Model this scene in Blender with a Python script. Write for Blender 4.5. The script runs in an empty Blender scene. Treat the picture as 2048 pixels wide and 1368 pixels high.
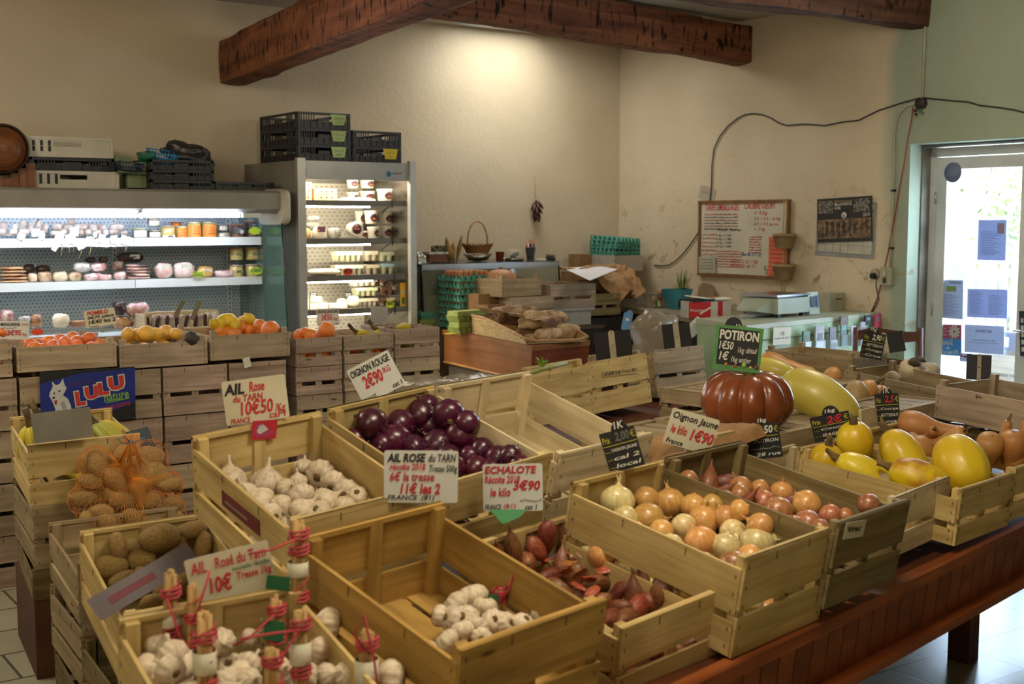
import bpy, bmesh, math, random
from mathutils import Vector, Matrix, Euler, noise
random.seed(7)
PI = math.pi
sc = bpy.context.scene
COL = sc.collection
FPX = 2500.0
PITCH = math.atan(244 / FPX)
CAMZ = 1.7
cam = bpy.data.cameras.new('camera'); camo = bpy.data.objects.new('camera', cam); COL.objects.link(camo)
camo.location = (0, 0, CAMZ); camo.rotation_euler = (PI / 2 - PITCH, 0, 0)
cam.sensor_fit = 'HORIZONTAL'; cam.sensor_width = 36; cam.lens = FPX / 2048 * 36; cam.clip_start = .05; cam.clip_end = 200
cam.dof.use_dof = True; cam.dof.focus_distance = 5.2; cam.dof.aperture_fstop = 4.0
sc.camera = camo
sc.view_settings.view_transform = 'Standard'; sc.view_settings.look = 'None'; sc.view_settings.gamma = 1
sc.view_settings.use_curve_mapping = False
sc.view_settings.exposure = 0.75
TH = math.radians(35)
E1 = Vector((math.cos(TH), math.sin(TH), 0)); E2 = Vector((-math.sin(TH), math.cos(TH), 0))
CO = Vector((.924, 10.84, 0)); CAM = Vector((0, 0, CAMZ))
FW = Vector((0, math.cos(PITCH), -math.sin(PITCH))); UP = Vector((0, math.sin(PITCH), math.cos(PITCH)))
def R(a, b, z=0): return CO - E1 * a - E2 * b + Vector((0, 0, z))
def ray(x, y): return Vector(((x - 1024) / FPX, 0, 0)) + FW + UP * ((684 - y) / FPX)
def hit(x, y, p, n):
 r = ray(x, y); return CAM + r * ((Vector(p) - CAM).dot(n) / r.dot(n))
def pb(x, y, b): return hit(x, y, R(0, b), E2)          # on a plane parallel to the back wall
def pr(x, y, a=0.0): return hit(x, y, R(a, 0), E1)      # on a plane parallel to the right wall
def pz(x, y, z): return hit(x, y, Vector((0, 0, z)), Vector((0, 0, 1)))
def ab(p): d = p - CO; return -d.dot(E1), -d.dot(E2), p.z
def depth(p): return (p - CAM).dot(FW)
def dpx(p, w): return w * depth(p) / FPX                # size in metres of w pixels at p
w = bpy.data.worlds.new('sky'); sc.world = w; w.use_nodes = True
nt = w.node_tree; bg = nt.nodes['Background']
sky = nt.nodes.new('ShaderNodeTexSky'); sky.sky_type = 'NISHITA'; sky.sun_elevation = math.radians(38); sky.sun_rotation = math.radians(200); sky.sun_disc = False
sky.air_density = 1.0; sky.dust_density = 2.0
nt.links.new(sky.outputs[0], bg.inputs[0]); bg.inputs[1].default_value = .5
def lamp(name, kind, loc, energy, col=(1, 1, 1), size=.3, sizey=None, rot=(0, 0, 0), target=None):
 l = bpy.data.lights.new(name, kind); l.energy = energy; l.color = col
 if kind == 'AREA':
  l.size = size
  if sizey: l.shape = 'RECTANGLE'; l.size_y = sizey
 o = bpy.data.objects.new(name, l); COL.objects.link(o); o.location = loc; o.rotation_euler = rot
 if target is not None: o.rotation_euler = (Vector(target) - Vector(loc)).to_track_quat('-Z', 'Y').to_euler()
 return o
sun = lamp('sun', 'SUN', (20, 0, 20), 2.6, (1, .95, .86)); sun.data.angle = .01
sun.rotation_euler = Vector((.35, .75, -.75)).to_track_quat('-Z', 'Y').to_euler()
WARM = (1, .87, .66)
LAMPS = [((.5, 2.6, 2.75), 66), ((-2.9, 4.6, 2.7), 52), ((1.9, 6.2, 2.75), 34), ((-.9, .2, 2.8), 44)]
for i, (p, e) in enumerate(LAMPS):
 lamp('added_fill_light', 'POINT', p, e, WARM).data.shadow_soft_size = .28  # bare warm lamps added to brighten walls, beams and foreground
lamp('skylight', 'AREA', R(1.35, .62, 3.19), 13, (1, .96, .88), .75, .8, (0, 0, TH))
dl = lamp('door_daylight', 'AREA', R(-.5, 3.6, 1.3), 75, (.62, .80, 1), 1.1, 1.9, target=R(3, 3.4, 1.0))
MATS = {}
def s2l(c):
 if isinstance(c, str): c = tuple(int(c[i:i + 2], 16) / 255 for i in (0, 2, 4))
 return tuple((v / 12.92 if v <= .04045 else ((v + .055) / 1.055) ** 2.4) for v in c)
def mat(name, col, rough=.6, col2=None, scale=6., bump=0., bscale=60., metal=0., emit=0., alpha=1., trans=0., coords='Object', rnd=0., detail=4., coat=0., sss=0., lo=.35, hi=.65, spec=None, aniso=None):
 if name in MATS: return MATS[name]
 m = bpy.data.materials.new(name); m.use_nodes = True; MATS[name] = m
 N = m.node_tree.nodes; L = m.node_tree.links; b = N['Principled BSDF']
 c = s2l(col); c2 = s2l(col2) if col2 else tuple(v * .72 for v in c)
 tc = N.new('ShaderNodeTexCoord'); mp = N.new('ShaderNodeMapping'); L.new(tc.outputs[coords], mp.inputs[0])
 if aniso: mp.inputs['Scale'].default_value = aniso
 oi = N.new('ShaderNodeObjectInfo')
 add = N.new('ShaderNodeVectorMath'); add.operation = 'ADD'; mul = N.new('ShaderNodeMath'); mul.operation = 'MULTIPLY'; mul.inputs[1].default_value = 37.
 L.new(oi.outputs['Random'], mul.inputs[0]); L.new(mp.outputs[0], add.inputs[0]); L.new(mul.outputs[0], add.inputs[1])
 nz = N.new('ShaderNodeTexNoise'); nz.inputs['Scale'].default_value = scale; nz.inputs['Detail'].default_value = detail
 L.new(add.outputs[0], nz.inputs['Vector'])
 rp = N.new('ShaderNodeValToRGB'); rp.color_ramp.elements[0].position = lo; rp.color_ramp.elements[1].position = hi
 rp.color_ramp.elements[0].color = (*c2, 1); rp.color_ramp.elements[1].color = (*c, 1); L.new(nz.outputs['Fac'], rp.inputs[0])
 out = rp.outputs[0]
 if rnd:
  hs = N.new('ShaderNodeHueSaturation'); mr = N.new('ShaderNodeMapRange'); mr.inputs['To Min'].default_value = 1 - rnd; mr.inputs['To Max'].default_value = 1 + rnd
  L.new(oi.outputs['Random'], mr.inputs[0]); L.new(mr.outputs[0], hs.inputs['Value']); L.new(out, hs.inputs['Color'])
  ml2 = N.new('ShaderNodeMath'); ml2.operation = 'MULTIPLY'; ml2.inputs[1].default_value = 7.31; fr = N.new('ShaderNodeMath'); fr.operation = 'FRACT'
  L.new(oi.outputs['Random'], ml2.inputs[0]); L.new(ml2.outputs[0], fr.inputs[0])
  mr2 = N.new('ShaderNodeMapRange'); mr2.inputs['To Min'].default_value = .5 - rnd * .06; mr2.inputs['To Max'].default_value = .5 + rnd * .06
  L.new(fr.outputs[0], mr2.inputs[0]); L.new(mr2.outputs[0], hs.inputs['Hue']); out = hs.outputs[0]
 L.new(out, b.inputs['Base Color'])
 b.inputs['Roughness'].default_value = rough; b.inputs['Metallic'].default_value = metal
 if spec is not None: b.inputs['Specular IOR Level'].default_value = spec
 if coat: b.inputs['Coat Weight'].default_value = coat; b.inputs['Coat Roughness'].default_value = .15
 if sss: b.inputs['Subsurface Weight'].default_value = sss; b.inputs['Subsurface Radius'].default_value = (.01, .006, .003)
 if alpha < 1: b.inputs['Alpha'].default_value = alpha
 if trans: b.inputs['Transmission Weight'].default_value = trans
 if emit: b.inputs['Emission Color'].default_value = (*c, 1); b.inputs['Emission Strength'].default_value = emit
 if bump:
  nb = N.new('ShaderNodeTexNoise'); nb.inputs['Scale'].default_value = bscale; nb.inputs['Detail'].default_value = 5
  L.new(add.outputs[0], nb.inputs['Vector'])
  bp = N.new('ShaderNodeBump'); bp.inputs['Strength'].default_value = bump; bp.inputs['Distance'].default_value = .01
  L.new(nb.outputs['Fac'], bp.inputs['Height']); L.new(bp.outputs[0], b.inputs['Normal'])
 return m
def wood(name, col, col2, knots='6b4a2a', rough=.65, rnd=.12, gs=1., stain=None):
 if name in MATS: return MATS[name]
 m = bpy.data.materials.new(name); m.use_nodes = True; MATS[name] = m
 N = m.node_tree.nodes; L = m.node_tree.links; b = N['Principled BSDF']; b.inputs['Roughness'].default_value = rough
 b.inputs['Specular IOR Level'].default_value = .25
 tc = N.new('ShaderNodeTexCoord'); oi = N.new('ShaderNodeObjectInfo')
 ml = N.new('ShaderNodeMath'); ml.operation = 'MULTIPLY'; ml.inputs[1].default_value = 53.; L.new(oi.outputs['Random'], ml.inputs[0])
 ad = N.new('ShaderNodeVectorMath'); ad.operation = 'ADD'; L.new(tc.outputs['UV'], ad.inputs[0]); L.new(ml.outputs[0], ad.inputs[1])
 mp = N.new('ShaderNodeMapping'); mp.inputs['Scale'].default_value = (2.2 * gs, 34 * gs, 1); L.new(ad.outputs[0], mp.inputs[0])
 nz = N.new('ShaderNodeTexNoise'); nz.inputs['Scale'].default_value = 1.; nz.inputs['Detail'].default_value = 6; nz.inputs['Distortion'].default_value = .6; L.new(mp.outputs[0], nz.inputs['Vector'])
 rp = N.new('ShaderNodeValToRGB'); rp.color_ramp.elements[0].position = .3; rp.color_ramp.elements[1].position = .62
 rp.color_ramp.elements[0].color = (*s2l(col2), 1); rp.color_ramp.elements[1].color = (*s2l(col), 1); L.new(nz.outputs['Fac'], rp.inputs[0])
 vo = N.new('ShaderNodeTexVoronoi'); vo.inputs['Scale'].default_value = 1; mv = N.new('ShaderNodeMapping'); mv.inputs['Scale'].default_value = (4.5, 13, 1)
 L.new(ad.outputs[0], mv.inputs[0]); L.new(mv.outputs[0], vo.inputs['Vector'])
 kr = N.new('ShaderNodeValToRGB'); kr.color_ramp.elements[0].position = .05; kr.color_ramp.elements[1].position = .13; kr.color_ramp.elements[0].color = (1, 1, 1, 1); kr.color_ramp.elements[1].color = (0, 0, 0, 1)
 L.new(vo.outputs['Distance'], kr.inputs[0])
 gt = N.new('ShaderNodeMath'); gt.operation = 'GREATER_THAN'; gt.inputs[1].default_value = .72; L.new(vo.outputs['Color'], gt.inputs[0])
 mk = N.new('ShaderNodeMath'); mk.operation = 'MULTIPLY'; L.new(kr.outputs[0], mk.inputs[0]); L.new(gt.outputs[0], mk.inputs[1])
 mx = N.new('ShaderNodeMix'); mx.data_type = 'RGBA'; L.new(mk.outputs[0], mx.inputs[0]); L.new(rp.outputs[0], mx.inputs[6]); mx.inputs[7].default_value = (*s2l(knots), 1)
 n2 = N.new('ShaderNodeTexNoise'); n2.inputs['Scale'].default_value = 5.; n2.inputs['Detail'].default_value = 5; L.new(ad.outputs[0], n2.inputs['Vector'])
 r2 = N.new('ShaderNodeMapRange'); r2.inputs['From Min'].default_value = .35; r2.inputs['From Max'].default_value = .7; r2.inputs['To Min'].default_value = .78; r2.inputs['To Max'].default_value = 1.08; L.new(n2.outputs['Fac'], r2.inputs[0])
 hs = N.new('ShaderNodeHueSaturation'); L.new(mx.outputs[2], hs.inputs['Color'])
 mr = N.new('ShaderNodeMapRange'); mr.inputs['To Min'].default_value = 1 - rnd; mr.inputs['To Max'].default_value = 1 + rnd; L.new(oi.outputs['Random'], mr.inputs[0])
 mm = N.new('ShaderNodeMath'); mm.operation = 'MULTIPLY'; L.new(mr.outputs[0], mm.inputs[0]); L.new(r2.outputs[0], mm.inputs[1]); L.new(mm.outputs[0], hs.inputs['Value'])
 L.new(hs.outputs[0], b.inputs['Base Color'])
 bp = N.new('ShaderNodeBump'); bp.inputs['Strength'].default_value = .25; bp.inputs['Distance'].default_value = .004; L.new(nz.outputs['Fac'], bp.inputs['Height']); L.new(bp.outputs[0], b.inputs['Normal'])
 return m
class MB:
 def __init__(s): s.v = []; s.f = []; s.uv = []; s.mi = []; s.sm = []
 def face(s, idx, uv=None, mi=0, sm=False):
  s.f.append(idx); s.uv.append(uv or [(0, 0)] * len(idx)); s.mi.append(mi); s.sm.append(sm)
 def poly(s, pts, mi=0, uv=None):
  n = len(s.v); s.v += [Vector(p) for p in pts]; s.face(list(range(n, n + len(pts))), uv or [(p[0], p[1]) for p in pts], mi)
 def box(s, c, d, rot=None, mi=0, taper=None):
  c = Vector(c); M = None
  if rot is not None: M = rot if isinstance(rot, Matrix) else Euler(rot).to_matrix()
  n = len(s.v); h = [x / 2 for x in d]
  for z in (-1, 1):
   for y in (-1, 1):
    for x in (-1, 1):
     k = taper if (taper and z < 0) else 1
     p = Vector((x * h[0] * k, y * h[1] * k, z * h[2]))
     s.v.append((M @ p if M else p) + c)
  ax = max(range(3), key=lambda i: d[i]); ou, ov = random.uniform(0, 40), random.uniform(0, 40)
  loc = [Vector((x * h[0], y * h[1], z * h[2])) for z in (-1, 1) for y in (-1, 1) for x in (-1, 1)]
  for fa, na in (((0, 2, 3, 1), 2), ((4, 5, 7, 6), 2), ((0, 1, 5, 4), 1), ((2, 6, 7, 3), 1), ((0, 4, 6, 2), 0), ((1, 3, 7, 5), 0)):
   o = [i for i in range(3) if i != na]
   ua = ax if ax in o else o[0]; va = o[0] if ua == o[1] else o[1]
   s.face([n + i for i in fa], [(loc[i][ua] + ou, loc[i][va] + ov + na * .37) for i in fa], mi)
  return s
 def tube(s, pts, r, seg=8, mi=0, cap=True, closed=False):
  pts = [Vector(p) for p in pts]; rr = r if isinstance(r, (list, tuple)) else [r] * len(pts); n0 = len(s.v); m = len(pts)
  up = Vector((0, 0, 1)); prev = None
  for i, p in enumerate(pts):
   if closed: t = pts[(i + 1) % m] - pts[i - 1]
   else: t = pts[min(i + 1, m - 1)] - pts[max(i - 1, 0)]
   if t.length < 1e-9: t = Vector((0, 0, 1))
   t.normalize()
   if prev is None:
    a = Vector((0, 0, 1)) if abs(t.z) < .9 else Vector((1, 0, 0)); u = t.cross(a).normalized()
   else:
    u = prev - t * prev.dot(t)
    if u.length < 1e-6: u = t.orthogonal()
    u.normalize()
   prev = u; w_ = t.cross(u)
   for k in range(seg):
    an = 2 * PI * k / seg; s.v.append(p + (u * math.cos(an) + w_ * math.sin(an)) * rr[i])
  for i in range(m if closed else m - 1):
   for k in range(seg):
    a = n0 + i * seg + k; b = n0 + i * seg + (k + 1) % seg; j = (i + 1) % m
    c = n0 + j * seg + (k + 1) % seg; d = n0 + j * seg + k
    s.face([a, b, c, d], [(i * .1, k / seg * .1), (i * .1, (k + 1) / seg * .1), (i * .1 + .1, (k + 1) / seg * .1), (i * .1 + .1, k / seg * .1)], mi, True)
  if cap and not closed:
   s.face([n0 + k for k in range(seg)][::-1], None, mi); s.face([n0 + (m - 1) * seg + k for k in range(seg)], None, mi)
  return s
 def lathe(s, prof, seg=20, c=(0, 0, 0), M=None, mi=0, ribs=0, ramp=0., nz=0., nsc=8., seed=0., sq=(1, 1), cap=True, power=1.):
  c = Vector(c); n0 = len(s.v); m = len(prof); off = Vector((seed * 3.1, seed * 1.7, seed * 2.3))
  for (r, z) in prof:
   for k in range(seg):
    an = 2 * PI * k / seg; q = r
    if ribs: q *= 1 - ramp * (1 - abs(math.cos(ribs * an / 2)) ** power)  # grooves between lobes
    p = Vector((q * math.cos(an) * sq[0], q * math.sin(an) * sq[1], z))
    if nz: p *= 1 + nz * noise.noise(p * nsc + off)
    if M is not None: p = M @ p
    s.v.append(p + c)
  for i in range(m - 1):
   for k in range(seg):
    a = n0 + i * seg + k; b = n0 + i * seg + (k + 1) % seg
    s.face([a, b, b + seg, a + seg], [(k / seg, i / m), ((k + 1) / seg, i / m), ((k + 1) / seg, (i + 1) / m), (k / seg, (i + 1) / m)], mi, True)
  if cap:
   s.face([n0 + k for k in range(seg)][::-1], None, mi, True); s.face([n0 + (m - 1) * seg + k for k in range(seg)], None, mi, True)
  return s
 def grid(s, fn, nu, nv, mi=0, sm=True, wrapu=False):
  n0 = len(s.v); W_ = nu if wrapu else nu + 1
  for j in range(nv + 1):
   for i in range(W_): s.v.append(Vector(fn(i / nu, j / nv)))
  for j in range(nv):
   for i in range(nu):
    a = n0 + j * W_ + i; b = n0 + j * W_ + (i + 1) % W_
    s.face([a, b, b + W_, a + W_], [(i / nu, j / nv), ((i + 1) / nu, j / nv), ((i + 1) / nu, (j + 1) / nv), (i / nu, (j + 1) / nv)], mi, sm)
  return s
 def mesh(s, name, mats):
  me = bpy.data.meshes.new(name); me.from_pydata([tuple(v) for v in s.v], [], s.f)
  ul = me.uv_layers.new(name='uv'); k = 0
  fl = []
  for u in s.uv:
   for q in u: fl += [q[0], q[1]]
  ul.data.foreach_set('uv', fl)
  me.polygons.foreach_set('material_index', s.mi); me.polygons.foreach_set('use_smooth', s.sm)
  for m in (mats if isinstance(mats, (list, tuple)) else [mats]): me.materials.append(m)
  me.update(); return me
 def build(s, name, mats, parent=None, **kw):
  return obj(name, s.mesh(name, mats), parent, **kw)
def obj(name, me, parent=None, loc=None, rot=None, scale=None):
 o = bpy.data.objects.new(name, me); COL.objects.link(o)
 if parent is not None: o.parent = parent
 if loc is not None: o.location = loc
 if rot is not None: o.rotation_euler = rot
 if scale is not None: o.scale = (scale,) * 3 if isinstance(scale, (int, float)) else scale
 return o
def tag(o, label, cat, group=None, kind=None):
 o['label'] = label; o['category'] = cat
 if group: o['group'] = group
 if kind: o['kind'] = kind
 return o
def thing(name, label, cat, loc=(0, 0, 0), rot=(0, 0, 0), group=None):
 o = bpy.data.objects.new(name, None); COL.objects.link(o); o.empty_display_size = .05
 o.location = loc; o.rotation_euler = rot; return tag(o, label, cat, group)
def struct(o): o['kind'] = 'structure'; return o
def dup(src, loc=None, rot=None, scale=None, label=None, group=None):
 c = src.copy(); COL.objects.link(c)
 if loc is not None: c.location = loc
 if rot is not None: c.rotation_euler = rot
 if scale is not None: c.scale = (scale,) * 3 if isinstance(scale, (int, float)) else scale
 if label: c['label'] = label
 if group: c['group'] = group
 for ch in list(src.children):
  d = ch.copy(); COL.objects.link(d); d.parent = c
  for g in list(ch.children):
   e = g.copy(); COL.objects.link(e); e.parent = d
 return c
def rotm(yaw, roll, tilt): return Euler((math.radians(tilt), math.radians(roll), math.radians(yaw)))
TXT = {}
def textmesh(t, bold=0., shear=0.):
 k = (t, bold, shear)
 if k in TXT: return TXT[k]
 cu = bpy.data.curves.new('t', 'FONT'); cu.body = t; cu.size = 1; cu.offset = bold; cu.shear = shear; cu.resolution_u = 2; cu.extrude = .004
 cu.align_x = 'LEFT'
 o = bpy.data.objects.new('t', cu); COL.objects.link(o)
 bpy.context.view_layer.update()
 me = bpy.data.meshes.new_from_object(o.evaluated_get(bpy.context.evaluated_depsgraph_get()))
 bpy.data.objects.remove(o); bpy.data.curves.remove(cu)
 xs = [v.co.x for v in me.vertices] or [0, 1]; ys = [v.co.y for v in me.vertices] or [0, 1]
 TXT[k] = (me, min(xs), max(xs), min(ys), max(ys)); return TXT[k]
def write(parent, t, x0, x1, y0, y1, m, z=.0008, bold=.012, shear=.15, rot=0., name='lettering'):
 me, a, b, c, d = textmesh(t, bold, shear)
 me = me.copy(); me.name = name; me.materials.clear(); me.materials.append(m)
 sx = (x1 - x0) / max(b - a, 1e-6); sy = (y1 - y0) / max(d - c, 1e-6)
 cx, cy = (x0 + x1) / 2, (y0 + y1) / 2; ca, sa = math.cos(rot), math.sin(rot)
 for v in me.vertices:
  x = (v.co.x - a) * sx + x0 - cx; y = (v.co.y - c) * sy + y0 - cy
  v.co = (cx + x * ca - y * sa, cy + x * sa + y * ca, z + v.co.z * .04)
 return obj(name, me, parent)
def squiggle(b, x0, x1, y, h, z=.001, mi=0, seed=0, th=.0007):
 rr = random.Random(seed); n = max(6, int((x1 - x0) / h * 3.2)); pts = []
 for i in range(n + 1):
  pts.append((x0 + (x1 - x0) * i / n + rr.uniform(-.15, .15) * h, y + (rr.uniform(.1, .9) if i % 2 else rr.uniform(-.1, .3)) * h, z))
 b.tube(pts, th, 4, mi)
def card(w_, h_, r=.006, t=.0016, z0=0.):
 b = MB(); pts = []
 for cx, cy, a0 in ((w_ / 2 - r, h_ / 2 - r, 0), (-w_ / 2 + r, h_ / 2 - r, 90), (-w_ / 2 + r, -h_ / 2 + r, 180), (w_ / 2 - r, -h_ / 2 + r, 270)):
  for k in range(4):
   a = math.radians(a0 + k * 30); pts.append((cx + r * math.cos(a), cy + r * math.sin(a)))
 n = len(pts); b.v = [Vector((x, y, z0)) for x, y in pts] + [Vector((x, y, z0 - t)) for x, y in pts]
 b.face(list(range(n))); b.face(list(range(n, 2 * n))[::-1])
 for i in range(n): b.face([i, n + i, n + (i + 1) % n, (i + 1) % n])
 return b
def quadframe(tl, tr, br, bl, p, n):
 A, B, C_, D = [hit(*q, p, n) for q in (tl, tr, br, bl)]
 c = (A + B + C_ + D) / 4; x = ((B - A) + (C_ - D)) / 2; y = ((A - D) + (B - C_)) / 2
 wd, hg = x.length, y.length; x.normalize(); nn = Vector(n).normalized()
 if nn.dot(CAM - c) < 0: nn = -nn
 y2 = nn.cross(x).normalized(); M = Matrix((x, y2, nn)).transposed()
 return c, M.to_euler(), wd, hg
def facing(p, turn=0., lean=0.):
 d = (CAM - Vector(p)); d.z = 0; d.normalize(); d = Matrix.Rotation(math.radians(turn), 3, 'Z') @ d
 return Vector((d.x * math.cos(math.radians(lean)), d.y * math.cos(math.radians(lean)), math.sin(math.radians(lean))))
# ================================================================ the room
PL = mat('plaster', 'c8bca3', .9, 'b5a68b', 1.1, .35, 26, detail=8, lo=.25, hi=.7)
def plaster():
 m = PL; N = m.node_tree.nodes; L = m.node_tree.links; b = N['Principled BSDF']
 src = b.inputs['Base Color'].links[0].from_socket
 geo = N.new('ShaderNodeNewGeometry')
 mp = N.new('ShaderNodeMapping'); mp.inputs['Scale'].default_value = (1, 1, 1); L.new(geo.outputs['Position'], mp.inputs[0])
 n1 = N.new('ShaderNodeTexNoise'); n1.inputs['Scale'].default_value = 7; n1.inputs['Detail'].default_value = 9; n1.inputs['Roughness'].default_value = .75; L.new(mp.outputs[0], n1.inputs['Vector'])
 r1 = N.new('ShaderNodeValToRGB'); r1.color_ramp.elements[0].position = .64; r1.color_ramp.elements[1].position = .72; L.new(n1.outputs['Fac'], r1.inputs[0])
 mx = N.new('ShaderNodeMix'); mx.data_type = 'RGBA'; mm = N.new('ShaderNodeMath'); mm.operation = 'MULTIPLY'; mm.inputs[1].default_value = .45
 L.new(r1.outputs[0], mm.inputs[0]); L.new(mm.outputs[0], mx.inputs[0]); L.new(src, mx.inputs[6]); mx.inputs[7].default_value = (*s2l('8f7d5c'), 1)
 L.new(mx.outputs[2], b.inputs['Base Color'])
plaster()
def green_wall():
 m = bpy.data.materials.new('painted_plaster'); m.use_nodes = True; MATS['painted_plaster'] = m
 N = m.node_tree.nodes; L = m.node_tree.links; b = N['Principled BSDF']; b.inputs['Roughness'].default_value = .9
 tc = N.new('ShaderNodeTexCoord'); sp = N.new('ShaderNodeSeparateXYZ'); L.new(tc.outputs['Object'], sp.inputs[0])
 nz = N.new('ShaderNodeTexNoise'); nz.inputs['Scale'].default_value = 1.3; nz.inputs['Detail'].default_value = 8; L.new(tc.outputs['Object'], nz.inputs['Vector'])
 rp = N.new('ShaderNodeValToRGB'); rp.color_ramp.elements[0].color = (*s2l('b5a78d'), 1); rp.color_ramp.elements[1].color = (*s2l('c9bca2'), 1); rp.color_ramp.elements[0].position = .25; rp.color_ramp.elements[1].position = .7; L.new(nz.outputs['Fac'], rp.inputs[0])
 rg = N.new('ShaderNodeValToRGB'); rg.color_ramp.elements[0].color = (*s2l('86917f'), 1); rg.color_ramp.elements[1].color = (*s2l('98a390'), 1); rg.color_ramp.elements[0].position = .25; rg.color_ramp.elements[1].position = .7; L.new(nz.outputs['Fac'], rg.inputs[0])
 ad = N.new('ShaderNodeMath'); ad.operation = 'MULTIPLY_ADD'; ad.inputs[1].default_value = .45; L.new(nz.outputs['Fac'], ad.inputs[0]); L.new(sp.outputs['X'], ad.inputs[2])
 mr = N.new('ShaderNodeMapRange'); mr.inputs['From Min'].default_value = 3.02; mr.inputs['From Max'].default_value = 3.14; L.new(ad.outputs[0], mr.inputs[0])
 mx = N.new('ShaderNodeMix'); mx.data_type = 'RGBA'; L.new(mr.outputs[0], mx.inputs[0]); L.new(rp.outputs[0], mx.inputs[6]); L.new(rg.outputs[0], mx.inputs[7])
 n1 = N.new('ShaderNodeTexNoise'); n1.inputs['Scale'].default_value = 5; n1.inputs['Detail'].default_value = 9; n1.inputs['Roughness'].default_value = .72; n1.inputs['Distortion'].default_value = .8; L.new(tc.outputs['Object'], n1.inputs['Vector'])
 r1 = N.new('ShaderNodeMapRange'); r1.inputs['From Min'].default_value = .555; r1.inputs['From Max'].default_value = .63; L.new(n1.outputs['Fac'], r1.inputs[0])
 zz = N.new('ShaderNodeMapRange'); zz.inputs['From Min'].default_value = 2.1; zz.inputs['From Max'].default_value = 1.4; zz.inputs['To Max'].default_value = .8; L.new(sp.outputs['Z'], zz.inputs[0])
 mu = N.new('ShaderNodeMath'); mu.operation = 'MULTIPLY'; L.new(r1.outputs[0], mu.inputs[0]); L.new(zz.outputs[0], mu.inputs[1])
 m2 = N.new('ShaderNodeMix'); m2.data_type = 'RGBA'; L.new(mu.outputs[0], m2.inputs[0]); L.new(mx.outputs[2], m2.inputs[6]); m2.inputs[7].default_value = (*s2l('7d6238'), 1)
 L.new(m2.outputs[2], b.inputs['Base Color'])
 nb = N.new('ShaderNodeTexNoise'); nb.inputs['Scale'].default_value = 26; nb.inputs['Detail'].default_value = 6; L.new(tc.outputs['Object'], nb.inputs['Vector'])
 bp = N.new('ShaderNodeBump'); bp.inputs['Strength'].default_value = .35; bp.inputs['Distance'].default_value = .01; L.new(nb.outputs['Fac'], bp.inputs['Height']); L.new(bp.outputs[0], b.inputs['Normal'])
 return m
GW = green_wall()
CEIL = mat('ceiling_plaster', 'b5ac9e', .95, 'a59b8b', 1.5, .2, 20)
def tiles():
 m = bpy.data.materials.new('floor_tiles'); m.use_nodes = True
 N = m.node_tree.nodes; L = m.node_tree.links; b = N['Principled BSDF']; b.inputs['Roughness'].default_value = .28
 tc = N.new('ShaderNodeTexCoord'); mp = N.new('ShaderNodeMapping'); L.new(tc.outputs['Object'], mp.inputs[0])
 br = N.new('ShaderNodeTexBrick'); br.offset = .5; br.inputs['Scale'].default_value = 1; br.inputs['Brick Width'].default_value = .42; br.inputs['Row Height'].default_value = .3
 br.inputs['Mortar Size'].default_value = .006; br.inputs['Color1'].default_value = (*s2l('a8a58e'), 1); br.inputs['Color2'].default_value = (*s2l('98967f'), 1); br.inputs['Mortar'].default_value = (*s2l('4b4a3c'), 1)
 L.new(mp.outputs[0], br.inputs['Vector'])
 nz = N.new('ShaderNodeTexNoise'); nz.inputs['Scale'].default_value = 5; nz.inputs['Detail'].default_value = 6; L.new(tc.outputs['Object'], nz.inputs['Vector'])
 hs = N.new('ShaderNodeHueSaturation'); mr = N.new('ShaderNodeMapRange'); mr.inputs['To Min'].default_value = .8; mr.inputs['To Max'].default_value = 1.15; L.new(nz.outputs['Fac'], mr.inputs[0]); L.new(mr.outputs[0], hs.inputs['Value']); L.new(br.outputs['Color'], hs.inputs['Color'])
 L.new(hs.outputs[0], b.inputs['Base Color'])
 bp = N.new('ShaderNodeBump'); bp.inputs['Strength'].default_value = .4; bp.inputs['Distance'].default_value = .004; bp.invert = True; L.new(br.outputs['Fac'], bp.inputs['Height']); L.new(bp.outputs[0], b.inputs['Normal'])
 return m
AMAX, BMAX, CZ = 9.5, 11.0, 3.2
def slab(name, p0, p1, m, thick, n):
 pass
ROOMROT = (0, 0, TH + PI)     # local x = a-direction, local y = b-direction
def rbox(name, a0, a1, b0, b1, z0, z1, m, parent=None):
 b = MB(); b.box(((a0 + a1) / 2, (b0 + b1) / 2, (z0 + z1) / 2), (a1 - a0, b1 - b0, z1 - z0)); o = b.build(name, m, parent)
 if parent is None: o.location = CO; o.rotation_euler = ROOMROT
 return o
struct(rbox('floor', -.35, AMAX + .3, -.3, BMAX + .3, -.2, 0, tiles()))
struct(rbox('wall_back', -.35, AMAX + .3, -.3, 0, 0, CZ + .3, PL))
struct(rbox('wall_left', AMAX, AMAX + .3, 0, BMAX, 0, CZ + .3, PL))
struct(rbox('wall_front', -.35, AMAX + .3, BMAX, BMAX + .3, 0, CZ + .3, PL))
DB0, DB1, DZ1 = 3.0, 4.52, 2.2
b = MB()
for (b0, b1, z0, z1) in ((0, DB0, 0, CZ + .3), (DB1, BMAX, 0, CZ + .3), (DB0, DB1, DZ1, CZ + .3)):
 b.box(((b0 + b1) / 2, .175, (z0 + z1) / 2), (b1 - b0, .35, z1 - z0))
o = b.build('wall_right', GW); o.location = CO; o.rotation_euler = (0, 0, math.atan2(-E2.y, -E2.x)); struct(o)
SA0, SA1, SB0, SB1 = .95, 1.75, .06, 1.0
b = MB()
for (a0, a1, b0, b1) in ((-.35, SA0, -.3, BMAX), (SA1, AMAX + .3, -.3, BMAX), (SA0, SA1, -.3, SB0), (SA0, SA1, SB1, BMAX)):
 b.box(((a0 + a1) / 2, (b0 + b1) / 2, CZ + .1), (a1 - a0, b1 - b0, .2))
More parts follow.
